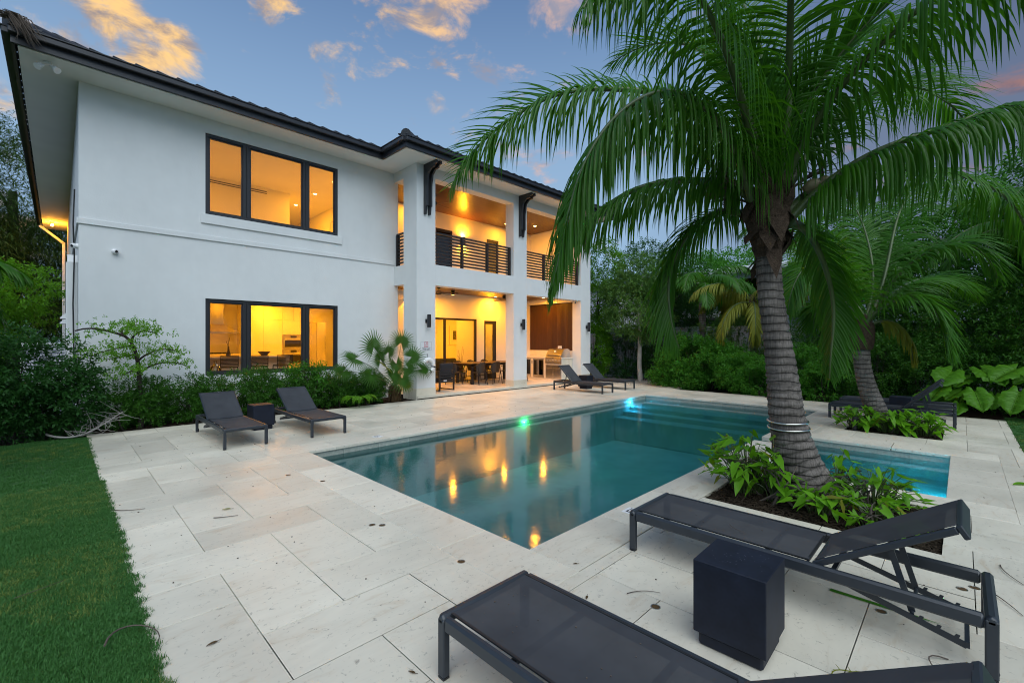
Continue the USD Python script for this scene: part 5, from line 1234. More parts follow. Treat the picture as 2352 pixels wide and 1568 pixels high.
MP_K = [(1.02, 1.1, 180), (0.95, 0.95, 180), (0.8, 0.9, 140), (0.8, 0.8, 140), (0.95, 1.0, 130), (0.9, 0.6, 120), (0.9, 0.95, 130), (0.72, 1.0, 130), (0.7, 0.9, 110), (0.62, 0.6, 110), (0.9, 0.5, 110), (0.9, 0.5, 110), (0.9, 0.4, 90), (0.95, 0.6, 110)]
mp = thing("coconut_palm", "big leaning coconut palm with a ringed grey trunk in the foreground planter", "palm tree", (0, 0, 0))
put("trunk", palm_trunk(MP_TR, [0.31, 0.225, 0.175, 0.157, 0.135, 0.124, 0.120, 0.122]), MATS["palm_trunk_bark"], mp, True)
rng = np.random.default_rng(11)
for i, (p, (L, dr, n)) in enumerate(zip(MP_F, MP_K)):
    p = [list(q) for q in p]; p[0] = [5.37 + (p[0][0] - 5.37) * 0.7, 1.48 + (p[0][1] - 1.48) * 0.7, p[0][2] - 0.12]
    frond(mp, p, L, single=(110 if i in (0, 1) else 76 if i == 7 else 0), n=n, droop=dr, w=0.028, r0=0.052, rng=np.random.default_rng(40 + i), rag=0.16, lift=0.35, fwd=((18, 55) if i in (0, 1, 2, 6, 7, 8) else (35, 62)), rise=(0.5 if i == 1 else 0.0))
# young spears in the heart
for k in range(3):
    a = 2.1 * k + 0.5; e = np.array([math.cos(a), math.sin(a), 0])
    frond(mp, [np.array([5.4, 1.46, 2.9]) + e * 0.03, np.array([5.42, 1.45, 3.9]) + e * 0.22, np.array([5.45, 1.44, 4.9]) + e * (0.5 + 0.3 * k)], 0.75, n=70, droop=0.12, w=0.038, r0=0.04, fwd=(55, 72), rng=np.random.default_rng(70 + k))
sh = []
for k in range(44):
    a = k * 2.4; z = 2.50 + 0.017 * k; r = 0.13 + 0.012 * k / 10 + 0.015 * rng.normal()
    c0_ = np.array([5.38 + r * math.cos(a), 1.47 + r * math.sin(a), z]); out = np.array([math.cos(a), math.sin(a), 0]); s = np.array([-math.sin(a), math.cos(a), 0])
    ln = rng.uniform(0.14, 0.42); wv = rng.uniform(0.06, 0.12); fl_ = rng.uniform(-0.25, 0.6)
    q = [c0_ - out * 0.05 - s * wv, c0_ - out * 0.05 + s * wv, c0_ + out * (0.04 + 0.1 * max(fl_, 0)) + [0, 0, ln * 0.5 * (1 if fl_ < 0.3 else -1)] - s * wv * 0.8, c0_ + out * (0.04 + 0.1 * max(fl_, 0)) + [0, 0, ln * 0.5 * (1 if fl_ < 0.3 else -1)] + s * wv * 0.8, c0_ + out * (0.06 + 0.18 * max(fl_, 0)) + [0, 0, ln * (1 if fl_ < 0.3 else -1)]]
    sh.append((np.array(q), np.array([[0, 1, 3], [0, 3, 2], [2, 3, 4]])))
put("fibre_sheath", join(tube([[5.38, 1.47, 2.50], [5.375, 1.475, 2.62], [5.37, 1.48, 2.78], [5.37, 1.48, 2.95], [5.38, 1.47, 3.12], [5.38, 1.47, 3.3]], [0.115, 0.14, 0.175, 0.22, 0.20, 0.09], 16), *sh), MATS["palm_fibre"], mp)
for (e, lab) in (((-0.42, 0.42, 0.50), None), ((0.42, -0.42, 0.52), None), ((0.1, 0.6, 0.35), None)):
    e = np.array(e); b = np.array([5.38, 1.47, 2.95]); ms = [tube(spline([b, b + e * 0.5 + [0, 0, 0.12], b + e], 9), np.linspace(0.022, 0.010, 9), 6)]
    for k in range(34):
        u = rng.uniform(0.45, 1.0); p0 = b + e * u + [0, 0, 0.12 * 4 * u * (1 - u)]
        d = unit(unit(e) * 0.7 + rng.normal(size=3) * 0.55); l_ = rng.uniform(0.18, 0.42)
        ms.append(tube([p0, p0 + d * l_ * 0.5 + [0, 0, -0.01], p0 + d * l_ + [0, 0, -0.07]], [0.005, 0.004, 0.002], 4, False))
    put("flower_stalk", join(*ms), MATS["dry_twig"], mp)
for c in ((5.62, 1.13, 3.29), (5.74, 1.05, 3.33)):
    v, f = lathe([(0, -0.085), (0.05, -0.07), (0.074, 0), (0.06, 0.06), (0.02, 0.09), (0, 0.09)], 16); put("coconut", move((v, f), c, rx=0.9, ry=0.4), MATS["coconut_husk"], mp, True)
bd = thing("metal_band", "shiny metal band strapped round the big palm trunk", "band", (0, 0, 0))
zb = 0.80; ang = np.linspace(0, 2 * math.pi, 41)
put("strap", tube(np.stack([5.525 + 0.186 * np.cos(ang), 1.328 + 0.186 * np.sin(ang), zb + 0.01 * np.cos(ang)], 1), 0.012, 6), MATS["steel"], bd, True)
put("strap", tube(np.stack([5.535 + 0.192 * np.cos(ang), 1.322 + 0.192 * np.sin(ang), zb - 0.07 + 0.012 * np.cos(ang)], 1), 0.010, 6), MATS["steel"], bd, True)

# small palm behind, and others
SP_F = [[[10.86, 1.29, 2.01], [10.88, 1.12, 2.29], [10.86, 1.0, 2.56], [10.86, .72, 3.0], [10.93, .37, 3.29], [11.09, .06, 3.39], [11.23, -.22, 3.21], [11.44, -.43, 2.73]],
        [[10.95, 1.33, 2.06], [11.33, 1.24, 2.89], [11.61, 1.38, 3.81], [11.73, 1.68, 4.62], [11.77, 2.07, 5.0]],
        [[10.89, 1.26, 2.06], [11.41, 1.02, 3.21], [12.12, .88, 4.35], [12.9, .65, 4.93], [13.92, .2, 5.06]],
        [[10.79, 1.36, 2.01], [10.14, 1.58, 2.8], [9.45, 1.85, 3.07], [9.0, 2.02, 2.73], [8.78, 2.1, 2.13]],
        [[10.73, 1.27, 1.97], [10.69, .89, 2.39], [10.62, .54, 2.44], [10.61, .26, 1.98], [10.58, .15, 1.46]],
        [[10.92, 1.36, 1.98], [11.24, 1.76, 2.4], [11.47, 2.09, 2.43], [11.57, 2.27, 1.88]],
        [[10.85, 1.3, 2.06], [12.24, .75, 2.84], [13.64, .2, 3.01], [14.83, -.29, 2.58]],
        [[10.8, 1.34, 2.02], [10.55, 1.7, 3.0], [10.2, 2.1, 3.75], [9.7, 2.6, 4.0], [9.3, 3.0, 3.7]],
        [[10.9, 1.3, 2.05], [11.2, 1.9, 3.1], [11.8, 2.8, 3.9], [12.4, 3.6, 3.9]]]
sp = thing("young_coconut_palm", "short leaning coconut palm in the square planter behind the spa", "palm tree", (0, 0, 0))
put("trunk", palm_trunk([[11.02, 1.05, -0.05], [10.96, 1.14, 0.3], [10.88, 1.25, .68], [10.8, 1.34, 1.19], [10.79, 1.36, 1.6], [10.82, 1.32, 1.95]], [0.22, 0.175, 0.15, 0.135, 0.14, 0.13], 0.07, 0.08, seed=5), MATS["palm_trunk_bark"], sp, True)
put("fibre_sheath", tube([[10.79, 1.36, 1.5], [10.79, 1.36, 1.7], [10.82, 1.32, 1.95], [10.85, 1.3, 2.15]], [0.18, 0.21, 0.17, 0.06], 12), MATS["palm_fibre"], sp, True)
for i, p in enumerate(SP_F): frond(sp, p, 0.88, n=96, droop=0.55, w=0.036, r0=0.04, rng=np.random.default_rng(80 + i))
frond(sp, [[10.85, 1.25, 1.95], [11.0, 0.9, 2.0], [11.1, 0.7, 1.7], [11.1, 0.65, 1.3]], 0.5, "yellow_leaf", n=40, droop=0.9, w=0.04, r0=0.03, rng=np.random.default_rng(99))


def palm(name, label, base, top, r, nf, flen, L, lm, seed, el=(0.1, 1.2), droopy=0.5, n=56, droop=0.7, w=0.045, group=None, stalk="palm_stalk", arc=(0, 6.283)):
    rng = np.random.default_rng(seed); t = thing(name, label, "palm tree", base, 0, group); b = np.array(base, float); tp = np.array(top, float) - b
    put("trunk", palm_trunk([np.zeros(3), tp * 0.33 + [0.03, 0, 0], tp * 0.66 + [0.02, 0.02, 0], tp], [r * 1.3, r, r * 0.95, r * 0.9], 0.09, 0.05, N=90, n=14, seed=seed), MATS["palm_trunk_bark"], t, True)
    put("crown_shaft", tube([tp - [0, 0, 0.25], tp, tp + [0, 0, 0.3]], [r, r * 1.25, r * 0.4], 12), MATS["palm_fibre"], t, True)
    for k in range(nf):
        a = arc[0] + (arc[1] - arc[0]) * (k + rng.uniform(0.2, 0.8)) / nf; e = rng.uniform(*el); h = np.array([math.cos(a), math.sin(a), 0]); fl = flen * rng.uniform(0.8, 1.1)
        q = [tp]; ang = e
        for s in range(6):
            q.append(q[-1] + (h * math.cos(ang) + np.array([0, 0, math.sin(ang)])) * fl / 6); ang -= droopy * rng.uniform(0.6, 1.2)
        frond(t, q, L, lm, n=n, droop=droop, w=w, r0=0.035, rng=rng, stalk=stalk)
    return t


palm("yellowing_palm", "yellowing palm with a slim brown trunk behind the big palm's trunk", (17.4, 5.2, 0), (17.3, 5.25, 3.0), 0.13, 10, 2.5, 0.7, "yellow_leaf", 21, el=(0.0, 1.0), droopy=0.42, droop=0.9)
palm("tall_palm", "tall green palm rising above the dense shrubs at the right edge", (16.6, -1.6, 0), (16.5, -1.5, 4.3), 0.14, 13, 2.9, 0.75, "coconut_leaf", 22, el=(0.1, 1.3), droopy=0.35)
palm("tall_palm", "tall green palm behind the small planter palm, its crown above the shrubs", (17.6, 2.3, 0), (17.5, 2.4, 4.0), 0.14, 13, 2.6, 0.75, "coconut_leaf", 23, el=(0.0, 1.3), droopy=0.35)
palm("tall_palm", "tall palm between the neighbouring house and the big palm's trunk", (17.4, 7.0, 0), (17.3, 7.0, 3.6), 0.13, 11, 2.3, 0.7, "coconut_leaf", 24, el=(0.0, 1.2), droopy=0.38)
palm("areca_palm", "feathery palm at the left edge, fronds hanging beside the eave", (-1.7, 8.6, 0), (-1.65, 8.6, 4.45), 0.09, 12, 1.5, 0.45, "coconut_leaf", 25, el=(0.0, 1.2), droopy=0.42, droop=0.8)

# fan palm beside the pillar
fp = thing("fan_palm", "fan palm with stiff pleated leaves beside the left porch pillar", "palm tree", (6.52, 11.05, 0))
rng = np.random.default_rng(31)
put("trunk", join(palm_trunk([(0, 0, -0.03), (0.0, 0.0, 0.2), (-0.02, 0.0, 0.45)], [0.11, 0.10, 0.08], 0.05, 0.1, N=40, n=12), *[(lambda a, z, l: tube([(0.09 * math.cos(a), 0.09 * math.sin(a), z), (0.16 * math.cos(a), 0.16 * math.sin(a), z - l * 0.5), (0.17 * math.cos(a), 0.17 * math.sin(a), z - l)], [0.02, 0.015, 0.003], 4, False))(rng.uniform(0, 6.28), rng.uniform(0.15, 0.45), rng.uniform(0.1, 0.3)) for _ in range(60)]), MATS["dead_leaf"], fp)


def fan_leaf(parent, hub, aim, R, lm, nseg=26, spread=5.0, face=None, dz=-0.35):
    hub = np.array(hub, float); aim = unit(np.array(aim, float)); nrm = unit(np.array(face, float)); nrm = unit(nrm - (nrm @ aim) * aim); sd = np.cross(aim, nrm)
    st = put("leaf_stalk", tube(spline([(0, 0, 0.4), hub * 0.55 + [0, 0, 0.28], hub], 10), np.linspace(0.013, 0.007, 10), 6), MATS["palm_stalk"], parent, True)
    v, f = [], []
    for k in range(nseg):
        a = (k / (nseg - 1) - 0.5) * spread; r = R * (0.72 + 0.28 * math.cos(a * 0.42)) * rng.uniform(0.9, 1.06)
        wd = spread / nseg * 0.5
        def pt(rr, aa, up): return hub + (aim * math.cos(aa) + sd * math.sin(aa)) * rr + nrm * up
        b0 = len(v); fr_ = 0.42
        v += [hub, pt(r * fr_, a - wd * 1.02, 0.0), pt(r * fr_, a, 0.022), pt(r * fr_, a + wd * 1.02, 0.0), pt(r * 0.78, a - wd * 0.30, -0.03 * R), pt(r * 0.78, a + wd * 0.30, -0.03 * R), pt(r, a, -0.10 * R) + [0, 0, dz * 0.12 * R]]
        f += [[b0, b0 + 1, b0 + 2], [b0, b0 + 2, b0 + 3], [b0 + 1, b0 + 4, b0 + 2], [b0 + 2, b0 + 4, b0 + 5], [b0 + 2, b0 + 5, b0 + 3], [b0 + 4, b0 + 6, b0 + 5]]
    put("leaf_fan", (np.array(v), np.array(f)), MATS[lm], st)


B = np.array([6.52, 11.05, 0])
for (x, z, y, R, aim, face, lm) in ((5.76, 1.50, 10.8, 0.50, (-0.25, -0.1, 0.95), (0.1, -1, 0.35), "fan_leaf"), (6.64, 1.62, 10.9, 0.42, (0.35, -0.1, 0.9), (-0.3, -1, 0.2), "fan_leaf"), (6.86, 1.22, 10.72, 0.45, (0.95, -0.2, 0.3), (-0.2, -0.9, 0.5), "fan_leaf"), (5.22, 1.22, 10.75, 0.42, (-0.95, -0.1, 0.1), (-0.1, -0.7, 0.8), "fan_leaf"),
                                    (6.48, 0.66, 10.6, 0.44, (0.05, -0.3, -0.9), (0, -1, 0.45), "fan_leaf"), (4.95, 0.92, 10.8, 0.36, (-0.9, -0.1, -0.2), (0, -0.8, 0.7), "fan_leaf"), (6.27, 1.36, 10.95, 0.36, (0.2, -0.2, 0.5), (0.2, -0.9, 0.5), "fan_leaf"), (7.18, 0.88, 10.7, 0.36, (0.9, -0.4, -0.3), (0, -0.9, 0.6), "fan_leaf"), (6.1, 0.98, 10.8, 0.36, (-0.4, -0.4, 0.2), (0, -0.7, 0.8), "yellow_leaf"), (6.7, 0.5, 10.75, 0.3, (0.5, -0.3, -0.8), (0, -1, 0.3), "yellow_leaf"), (6.02, 1.18, 10.95, 0.42, (-0.3, -0.1, 0.8), (0.2, -1, 0.4), "fan_leaf"), (6.42, 1.05, 10.8, 0.40, (0.1, -0.2, -0.7), (0, -1, 0.5), "fan_leaf"), (6.75, 0.92, 10.75, 0.38, (0.6, -0.3, -0.5), (-0.1, -1, 0.4), "fan_leaf"), (5.65, 0.80, 10.75, 0.38, (-0.7, -0.2, -0.4), (0.1, -0.9, 0.6), "fan_leaf"), (6.25, 0.80, 10.65, 0.36, (-0.2, -0.4, -0.8), (0, -1, 0.5), "fan_leaf")):
    fan_leaf(fp, np.array([x, y, z]) - B, aim, R, lm, face=face)

# hedge along the house wall, the big bush at the corner
for i, (xa, xb, h, lb) in enumerate(((0.55, 1.55, 0.86, "clipped green shrub under the ornamental tree, left end of the low hedge"), (1.5, 2.6, 0.88, "low hedge shrub behind the left lounger of the hedge pair"), (2.55, 3.6, 0.96, "low hedge shrub behind the black side table and under the kitchen window"),
                                     (3.55, 4.6, 0.95, "low hedge shrub under the right pane of the kitchen window"), (4.5, 5.5, 0.86, "low hedge shrub beside the bright fern"), (5.4, 6.3, 0.78, "low hedge shrub at the foot of the fan palm"))):
    xm, hw = (xa + xb) / 2, (xb - xa) / 2
    shrub("hedge_shrub", lb, (xm, 11.45, 0), [((xm - 0.2, 11.4, h * 0.52), (hw * 0.8, 0.50, h * 0.50)), ((xm + 0.25, 11.5, h * 0.55), (hw * 0.75, 0.48, h * 0.50)), ((xm, 11.15, h * 0.36), (hw * 0.95, 0.30, h * 0.40))], 1900, 0.065, "hedge_leaf", 100 + i, group="shrubs of the low hedge at the house wall")
shrub("corner_bush", "big dark green bush at the left corner of the house by the lawn", (-0.6, 11.5, 0), [((-0.5, 11.3, 1.0), (0.95, 0.65, 0.85)), ((-1.5, 11.4, 0.95), (1.0, 0.7, 0.9)), ((0.1, 11.1, 0.6), (0.5, 0.4, 0.62)), ((-2.6, 11.6, 0.95), (1.0, 0.8, 0.95)), ((-0.9, 11.0, 0.45), (1.0, 0.35, 0.45))], 7800, 0.085, "dark_leaf", 110, stems=14)
shrub("leafy_shrub", "sprawling shrub with pointed leaves under the kitchen window mullion", (4.2, 11.0, 0), [((4.2, 11.2, 0.8), (0.42, 0.25, 0.28))], 160, 0.12, "mid_leaf", 111, k=8, aspect=0.25)

# fern
fe_ = thing("fern", "bright green fern at the edge of the deck by the hedge", "fern", (5.32, 10.72, 0))
rng = np.random.default_rng(33)
for k in range(12):
    a = math.radians(150 + 20 * k) + rng.normal() * 0.15; h = np.array([math.cos(a), math.sin(a), 0]); ln = rng.uniform(0.32, 0.45)
    rib, V, f, c = frond_parts([(0, 0, 0), h * ln * 0.35 + [0, 0, 0.26], h * ln * 0.8 + [0, 0, 0.30], h * ln * 1.15 + [0, 0, 0.16]], 0.085, n=22, w=0.022, droop=0.15, t0=0.2, r0=0.004, rng=rng, fwd=(10, 25), lift=0.05, K=4)
    fr_ = put("frond", rib, MATS["palm_stalk"], fe_); put("leaflets", (V.reshape(-1, 3), (np.arange(len(V))[:, None, None] * V.shape[1] + f).reshape(-1, 3)), MATS["lime_leaf"], fr_, kind="stuff")

# ornamental tree in front of the white wall
ot = thing("ornamental_tree", "small umbrella shaped tree with sparse bright leaves before the white wall", "tree", (1.10, 11.15, 0))
rng = np.random.default_rng(35); o = np.array([1.10, 11.15, 0])
P_ = lambda x, z, y=11.3: np.array([x, y, z]) - o
br = [[P_(1.10, -0.05, 11.15), P_(1.12, 0.4, 11.2), P_(1.10, 0.93), P_(1.03, 1.5), P_(0.9, 1.74), P_(0.75, 1.81), P_(0.56, 1.87), P_(0.2, 1.84)], [P_(1.07, 1.25), P_(1.22, 1.42, 11.1), P_(1.43, 1.5, 11.0), P_(1.7, 1.42, 11.0)], [P_(1.1, 1.0), P_(1.3, 1.16, 11.5), P_(1.64, 1.22, 11.6), P_(1.9, 1.12, 11.5)], [P_(1.0, 1.6), P_(0.85, 1.55, 11.0), P_(0.6, 1.48, 10.95), P_(0.4, 1.38, 10.9)], [P_(0.85, 1.78), P_(0.95, 1.95, 11.6), P_(1.15, 1.98, 11.7)],
      [P_(0.98, 1.65), P_(1.15, 1.85, 11.0), P_(1.35, 1.78, 10.9)], [P_(1.05, 1.4), P_(0.85, 1.35, 11.6), P_(0.65, 1.3, 11.75)], [P_(1.09, 1.1), P_(0.95, 1.1, 10.95), P_(0.8, 1.02, 10.85)]]
put("trunk", tube(spline(br[0], 26), np.linspace(0.055, 0.012, 26), 8), MATS["dark_bark"], ot, True)
for b_ in br[1:]: put("branch", tube(spline(b_, 12), np.linspace(0.022, 0.006, 12), 6), MATS["dark_bark"], ot, True)
pts = []
for b_ in br:
    c = spline(b_, 30)[(15 if b_ is br[0] else 9):]
    for q in c:
        for _ in range(4): pts.append(q + rng.normal(size=3) * [0.13, 0.16, 0.05] + [0, 0, rng.uniform(-0.02, 0.10)])
for _ in range(60):
    x = rng.uniform(-0.85, 0.75); pts.append(np.array([x - 0.1, 0.15 + rng.normal() * 0.25, 1.93 - 0.55 * (x + 0.25) ** 2 - 0.10 * rng.uniform(0, 1)]))
pts = np.array(pts); put("leaves", sprigs(pts, rng.normal(size=pts.shape) * [1, 1, 0.35], 0.056, 5, spread=0.9, rng=rng, aspect=0.55), MATS["ornamental_leaf"], ot, kind="stuff")

# dead branch lying on the lawn edge
db = thing("fallen_branch", "bare dead branch lying at the corner of the lawn and the deck", "branch", (0, 0, 0.03))
rng = np.random.default_rng(37); ms = [tube(spline([(-0.15, 11.0, 0.05), (-0.03, 10.75, 0.02), (0.2, 10.62, 0.015), (0.5, 10.65, 0.14), (0.82, 10.72, 0.36)], 16), np.linspace(0.020, 0.005, 16), 6)]
for _ in range(42):
    u = rng.uniform(0.25, 1); c = spline([(-0.03, 10.75, 0.02), (0.2, 10.62, 0.015), (0.5, 10.65, 0.14), (0.82, 10.72, 0.36)], 20)[int(u * 19)]; d = unit(rng.normal(size=3) * [1, 0.7, 0.6] + [0.2, -0.1, 0.25]); l_ = rng.uniform(0.12, 0.4)
    e = c + d * l_; e[2] = max(e[2], 0.0); ms.append(tube([c, (c + e) / 2 + rng.normal(size=3) * 0.02, e], [0.004, 0.003, 0.0015], 4, False))
put("wood", join(*ms), MATS["pale_bark"], db)

# trees and shrubs behind
G1 = "trees and shrubs along the back of the garden"
tree("clear_stem_tree", "dark bushy tree with one pale slim stem right of the house corner", (17.1, 9.5, 0), [((17.0, 9.6, 3.0), (1.2, 1.4, 1.3)), ((16.9, 9.0, 2.5), (1.0, 0.9, 0.8)), ((17.2, 10.3, 3.6), (1.0, 1.0, 1.0)), ((17.1, 9.5, 4.3), (0.9, 1.0, 0.9))], 3600, 0.12, "grey_leaf", "pale_bark", 0.10, seed=201, group=None, top=(17.0, 9.5, 3.2))
tree("lime_green_tree", "bright lime green tree just past the right corner of the house", (18.0, 12.4, 0), [((17.8, 12.1, 3.6), (0.8, 1.0, 1.3)), ((17.7, 11.7, 5.0), (0.8, 1.0, 1.2)), ((17.8, 12.0, 2.4), (0.6, 0.8, 0.7))], 1500, 0.17, "lime_leaf", "dark_bark", 0.06, seed=202, aspect=0.35)
tree("dense_tree", "tall dense dark tree behind the clear stemmed tree", (19.6, 9.6, 0), [((19.6, 9.4, 4.2), (1.6, 1.6, 1.7)), ((19.4, 8.4, 3.4), (1.2, 1.2, 1.2)), ((19.6, 10.6, 5.2), (1.2, 1.3, 1.2)), ((19.8, 9.0, 1.6), (1.2, 1.8, 1.4))], 5200, 0.12, "dark_leaf", seed=203)
tree("dense_tree", "dark tree in the middle distance beyond the neighbouring house canopy", (26.5, 8.5, 0), [((26.5, 8.5, 5.0), (2.0, 2.2, 1.8)), ((26.0, 6.0, 4.2), (1.8, 1.8, 1.6)), ((27.0, 11.0, 5.4), (2.0, 2.0, 1.6))], 3000, 0.2, "mid_leaf", seed=204)
tree("dense_tree", "bright leafy tree above the pale trunks at the right", (20.5, 0.4, 0), [((20.3, 0.3, 4.4), (2.0, 2.0, 1.9)), ((20.0, -1.6, 5.4), (1.8, 1.8, 1.7)), ((20.6, 2.3, 5.2), (1.8, 1.7, 1.6))], 4200, 0.15, "mid_leaf", "pale_bark", 0.16, seed=205)
tree("dense_tree", "tall dark tree at the right edge behind the elephant ears", (17.8, -4.2, 0), [((17.6, -4.0, 4.4), (2.0, 2.0, 2.0)), ((17.2, -2.6, 5.8), (1.6, 1.6, 1.5)), ((18.5, -5.5, 6.2), (2.2, 2.0, 2.0))], 4800, 0.13, "dark_leaf", seed=206)
tree("leaning_tree", "pale double trunked tree leaning behind the shrubs at the right", (19.0, 1.2, 0), [((18.6, 0.8, 3.6), (1.2, 1.3, 0.8)), ((19.0, 2.2, 3.9), (1.1, 1.1, 0.8))], 1500, 0.13, "mid_leaf", "pale_bark", 0.15, seed=207, top=(18.7, 0.6, 3.4))
tree("leaning_tree", "slim pale trunked tree standing straight behind the small palm", (18.2, 2.4, 0), [((18.2, 2.4, 3.9), (1.1, 1.2, 0.9))], 900, 0.13, "mid_leaf", "pale_bark", 0.11, seed=208)
bx = [("round_shrub", "big glossy green shrub at the far end of the pool", (16.2, 6.7, 0), [((16.3, 6.9, 0.9), (0.9, 1.2, 0.95)), ((16.2, 6.0, 0.75), (0.9, 1.0, 0.8))], 2800, 0.11, "mid_leaf"),
      ("low_shrub", "low spreading shrub at the gravel edge near the right loungers of the patio", (16.0, 7.75, 0), [((15.95, 7.7, 0.35), (0.55, 0.75, 0.40)), ((15.7, 6.9, 0.28), (0.5, 0.7, 0.32))], 1500, 0.08, "mid_leaf"),
      ("round_shrub", "green shrub left of the big palm's trunk across the pool", (15.6, 5.0, 0), [((15.6, 5.0, 0.6), (0.7, 0.85, 0.65)), ((15.3, 4.4, 0.35), (0.5, 0.7, 0.38))], 2000, 0.085, "mid_leaf"),
      ("round_shrub", "shrub right of the big palm's trunk across the pool", (15.3, 3.3, 0), [((15.4, 3.4, 0.75), (0.8, 0.9, 0.8)), ((15.1, 2.7, 0.5), (0.6, 0.7, 0.55))], 2300, 0.085, "mid_leaf"),
      ("round_shrub", "dark shrub behind the loungers and the small palm", (15.4, 1.5, 0), [((15.5, 1.7, 0.95), (0.8, 1.0, 1.0)), ((15.4, 0.6, 0.8), (0.8, 0.9, 0.85))], 3000, 0.09, "hedge_leaf"),
      ("tall_shrub", "tall dense shrub mass right of the small palm", (16.2, -0.6, 0), [((16.2, -0.3, 1.7), (1.1, 1.2, 1.5)), ((16.0, -1.5, 1.6), (1.2, 1.2, 1.6)), ((15.6, -0.6, 0.9), (0.8, 1.2, 0.9))], 5600, 0.085, "hedge_leaf"),
      ("tall_shrub", "tall bluish shrub at the right edge above the elephant ears", (15.9, -2.9, 0), [((15.9, -2.8, 1.9), (1.2, 1.3, 1.8)), ((15.6, -3.9, 2.4), (1.2, 1.3, 1.9))], 4600, 0.11, "dark_leaf"),
      ("bamboo_clump", "upright thin stemmed shrub with small leaves in front of the neighbouring house", (17.3, 5.4, 0), [((17.3, 5.6, 1.5), (0.6, 1.2, 1.3)), ((17.2, 6.6, 1.2), (0.6, 0.9, 1.1)), ((17.4, 4.4, 1.2), (0.6, 0.9, 1.1))], 2600, 0.09, "grey_leaf"),
      ("tall_shrub", "dark shrub filling the shade beneath the clear stemmed tree", (18.0, 10.2, 0), [((18.0, 10.8, 0.9), (0.6, 1.2, 1.0)), ((18.0, 9.0, 1.0), (0.6, 1.2, 1.0)), ((18.1, 8.0, 0.9), (0.6, 0.9, 0.9))], 3400, 0.10, "dark_leaf"),
      ("tall_shrub", "shrub between the pale trunks and the yellowing palm", (17.4, 3.4, 0), [((17.4, 3.3, 1.2), (0.7, 1.1, 1.2)), ((17.6, 1.6, 1.5), (0.8, 1.1, 1.4))], 3000, 0.09, "hedge_leaf"),
      ("tall_shrub", "leafy shrub with reddish light by the house corner and the right sconce", (17.0, 11.6, 0), [((16.9, 11.5, 1.3), (0.45, 0.6, 1.2))], 700, 0.15, "lime_leaf")]
for i, (nm, lb, b, bl, n, lf, m) in enumerate(bx): shrub(nm, lb, b, bl, n, lf, m, 300 + i, stems=9, group=None)
tree("tall_hedge_tree", "leafy tree filling the gap between the small palm and the right shrubs", (18.3, 0.2, 0), [((18.2, 0.4, 2.4), (0.8, 1.5, 1.3)), ((18.2, -1.4, 2.6), (0.8, 1.4, 1.4)), ((18.4, 2.6, 2.2), (0.7, 1.3, 1.2))], 4200, 0.11, "mid_leaf", seed=231)
tree("tall_hedge_tree", "bright yellowish green bushy tree above the small palm at the right", (19.6, -3.0, 0), [((19.4, -2.2, 4.0), (1.3, 1.6, 1.5)), ((19.4, -4.2, 3.4), (1.3, 1.6, 1.8)), ((19.5, 3.8, 3.6), (1.0, 1.2, 1.1))], 3800, 0.14, "lime_leaf", seed=232)
tree("screen_tree", "slender light green tree standing between the pool shrubs and the neighbouring house", (19.8, 7.2, 0), [((19.8, 7.2, 3.4), (0.9, 1.3, 1.0)), ((19.7, 6.0, 2.7), (0.8, 1.0, 0.9)), ((20.0, 8.2, 4.4), (0.9, 1.0, 0.9))], 1500, 0.13, "mid_leaf", seed=235)
# thin stems seen in the shade at the back
fs = thing("stem_thicket", "thicket of thin upright bare stems in the shade before the white garden wall", "thicket", (17.9, 7.4, 0)); rng = np.random.default_rng(39)
put("stems", join(*[tube([(x, y, 0), (x + rng.normal() * 0.05, y + rng.normal() * 0.05, 1.0), (x + rng.normal() * 0.12, y + rng.normal() * 0.12, 2.0)], [0.014, 0.012, 0.006], 5, False) for x, y in zip(rng.uniform(-0.3, 0.3, 60), rng.uniform(-3, 3.4, 60))]), MATS["dark_bark"], fs)

# left side, beyond the house corner
tree("dark_conifer", "tall dark feathery tree behind the left side of the house", (-1.6, 33, 0), [((-1.6, 33, 7.5), (2.4, 2.4, 4.5)), ((-3.6, 31, 6.0), (2.2, 2.2, 4.0)), ((0.2, 35.0, 5.5), (2.2, 2.2, 3.5)), ((-2.6, 32, 2.6), (2.6, 2.2, 2.4))], 9000, 0.42, "conifer_leaf", "dark_bark", 0.3, seed=220, aspect=0.10, k=9, droop=0.4, top=(-1.6, 33, 9))
tree("dark_conifer", "dark open crowned tree at the far left edge of the photo", (-5.2, 23, 0), [((-4.8, 22.6, 6.0), (2.0, 2.0, 2.6)), ((-5.6, 23.4, 8.2), (1.8, 1.8, 2.0))], 3600, 0.36, "conifer_leaf", "dark_bark", 0.22, seed=221, aspect=0.14, k=8, droop=0.3)
tree("lamplit_tree", "spreading shrubby tree lit yellow by the soffit lamp at the left", (-1.6, 21.5, 0), [((-1.2, 21.2, 3.3), (1.3, 1.5, 0.9)), ((-2.4, 20.8, 2.9), (1.4, 1.5, 0.9)), ((-1.0, 22.4, 2.3), (0.9, 1.0, 0.6)), ((-2.4, 21, 1.5), (1.2, 1.4, 0.7))], 2600, 0.13, "ornamental_leaf", "bark", 0.12, seed=222, top=(-1.6, 21.3, 2.9))
fe2 = thing("garden_fence", "low dark fence behind the bush at the left of the house", "fence", (0, 0, 0)); put("rail", box(-12, 0.0, 24.0, 24.08, 1.35, 1.6), MATS["black_plastic"], fe2)
for k in range(40): put("board", box(-12 + k * 0.3 + 0.01, -12 + k * 0.3 + 0.28, 24.081, 24.10, -0.05, 1.55), MATS["black_plastic"], fe2)
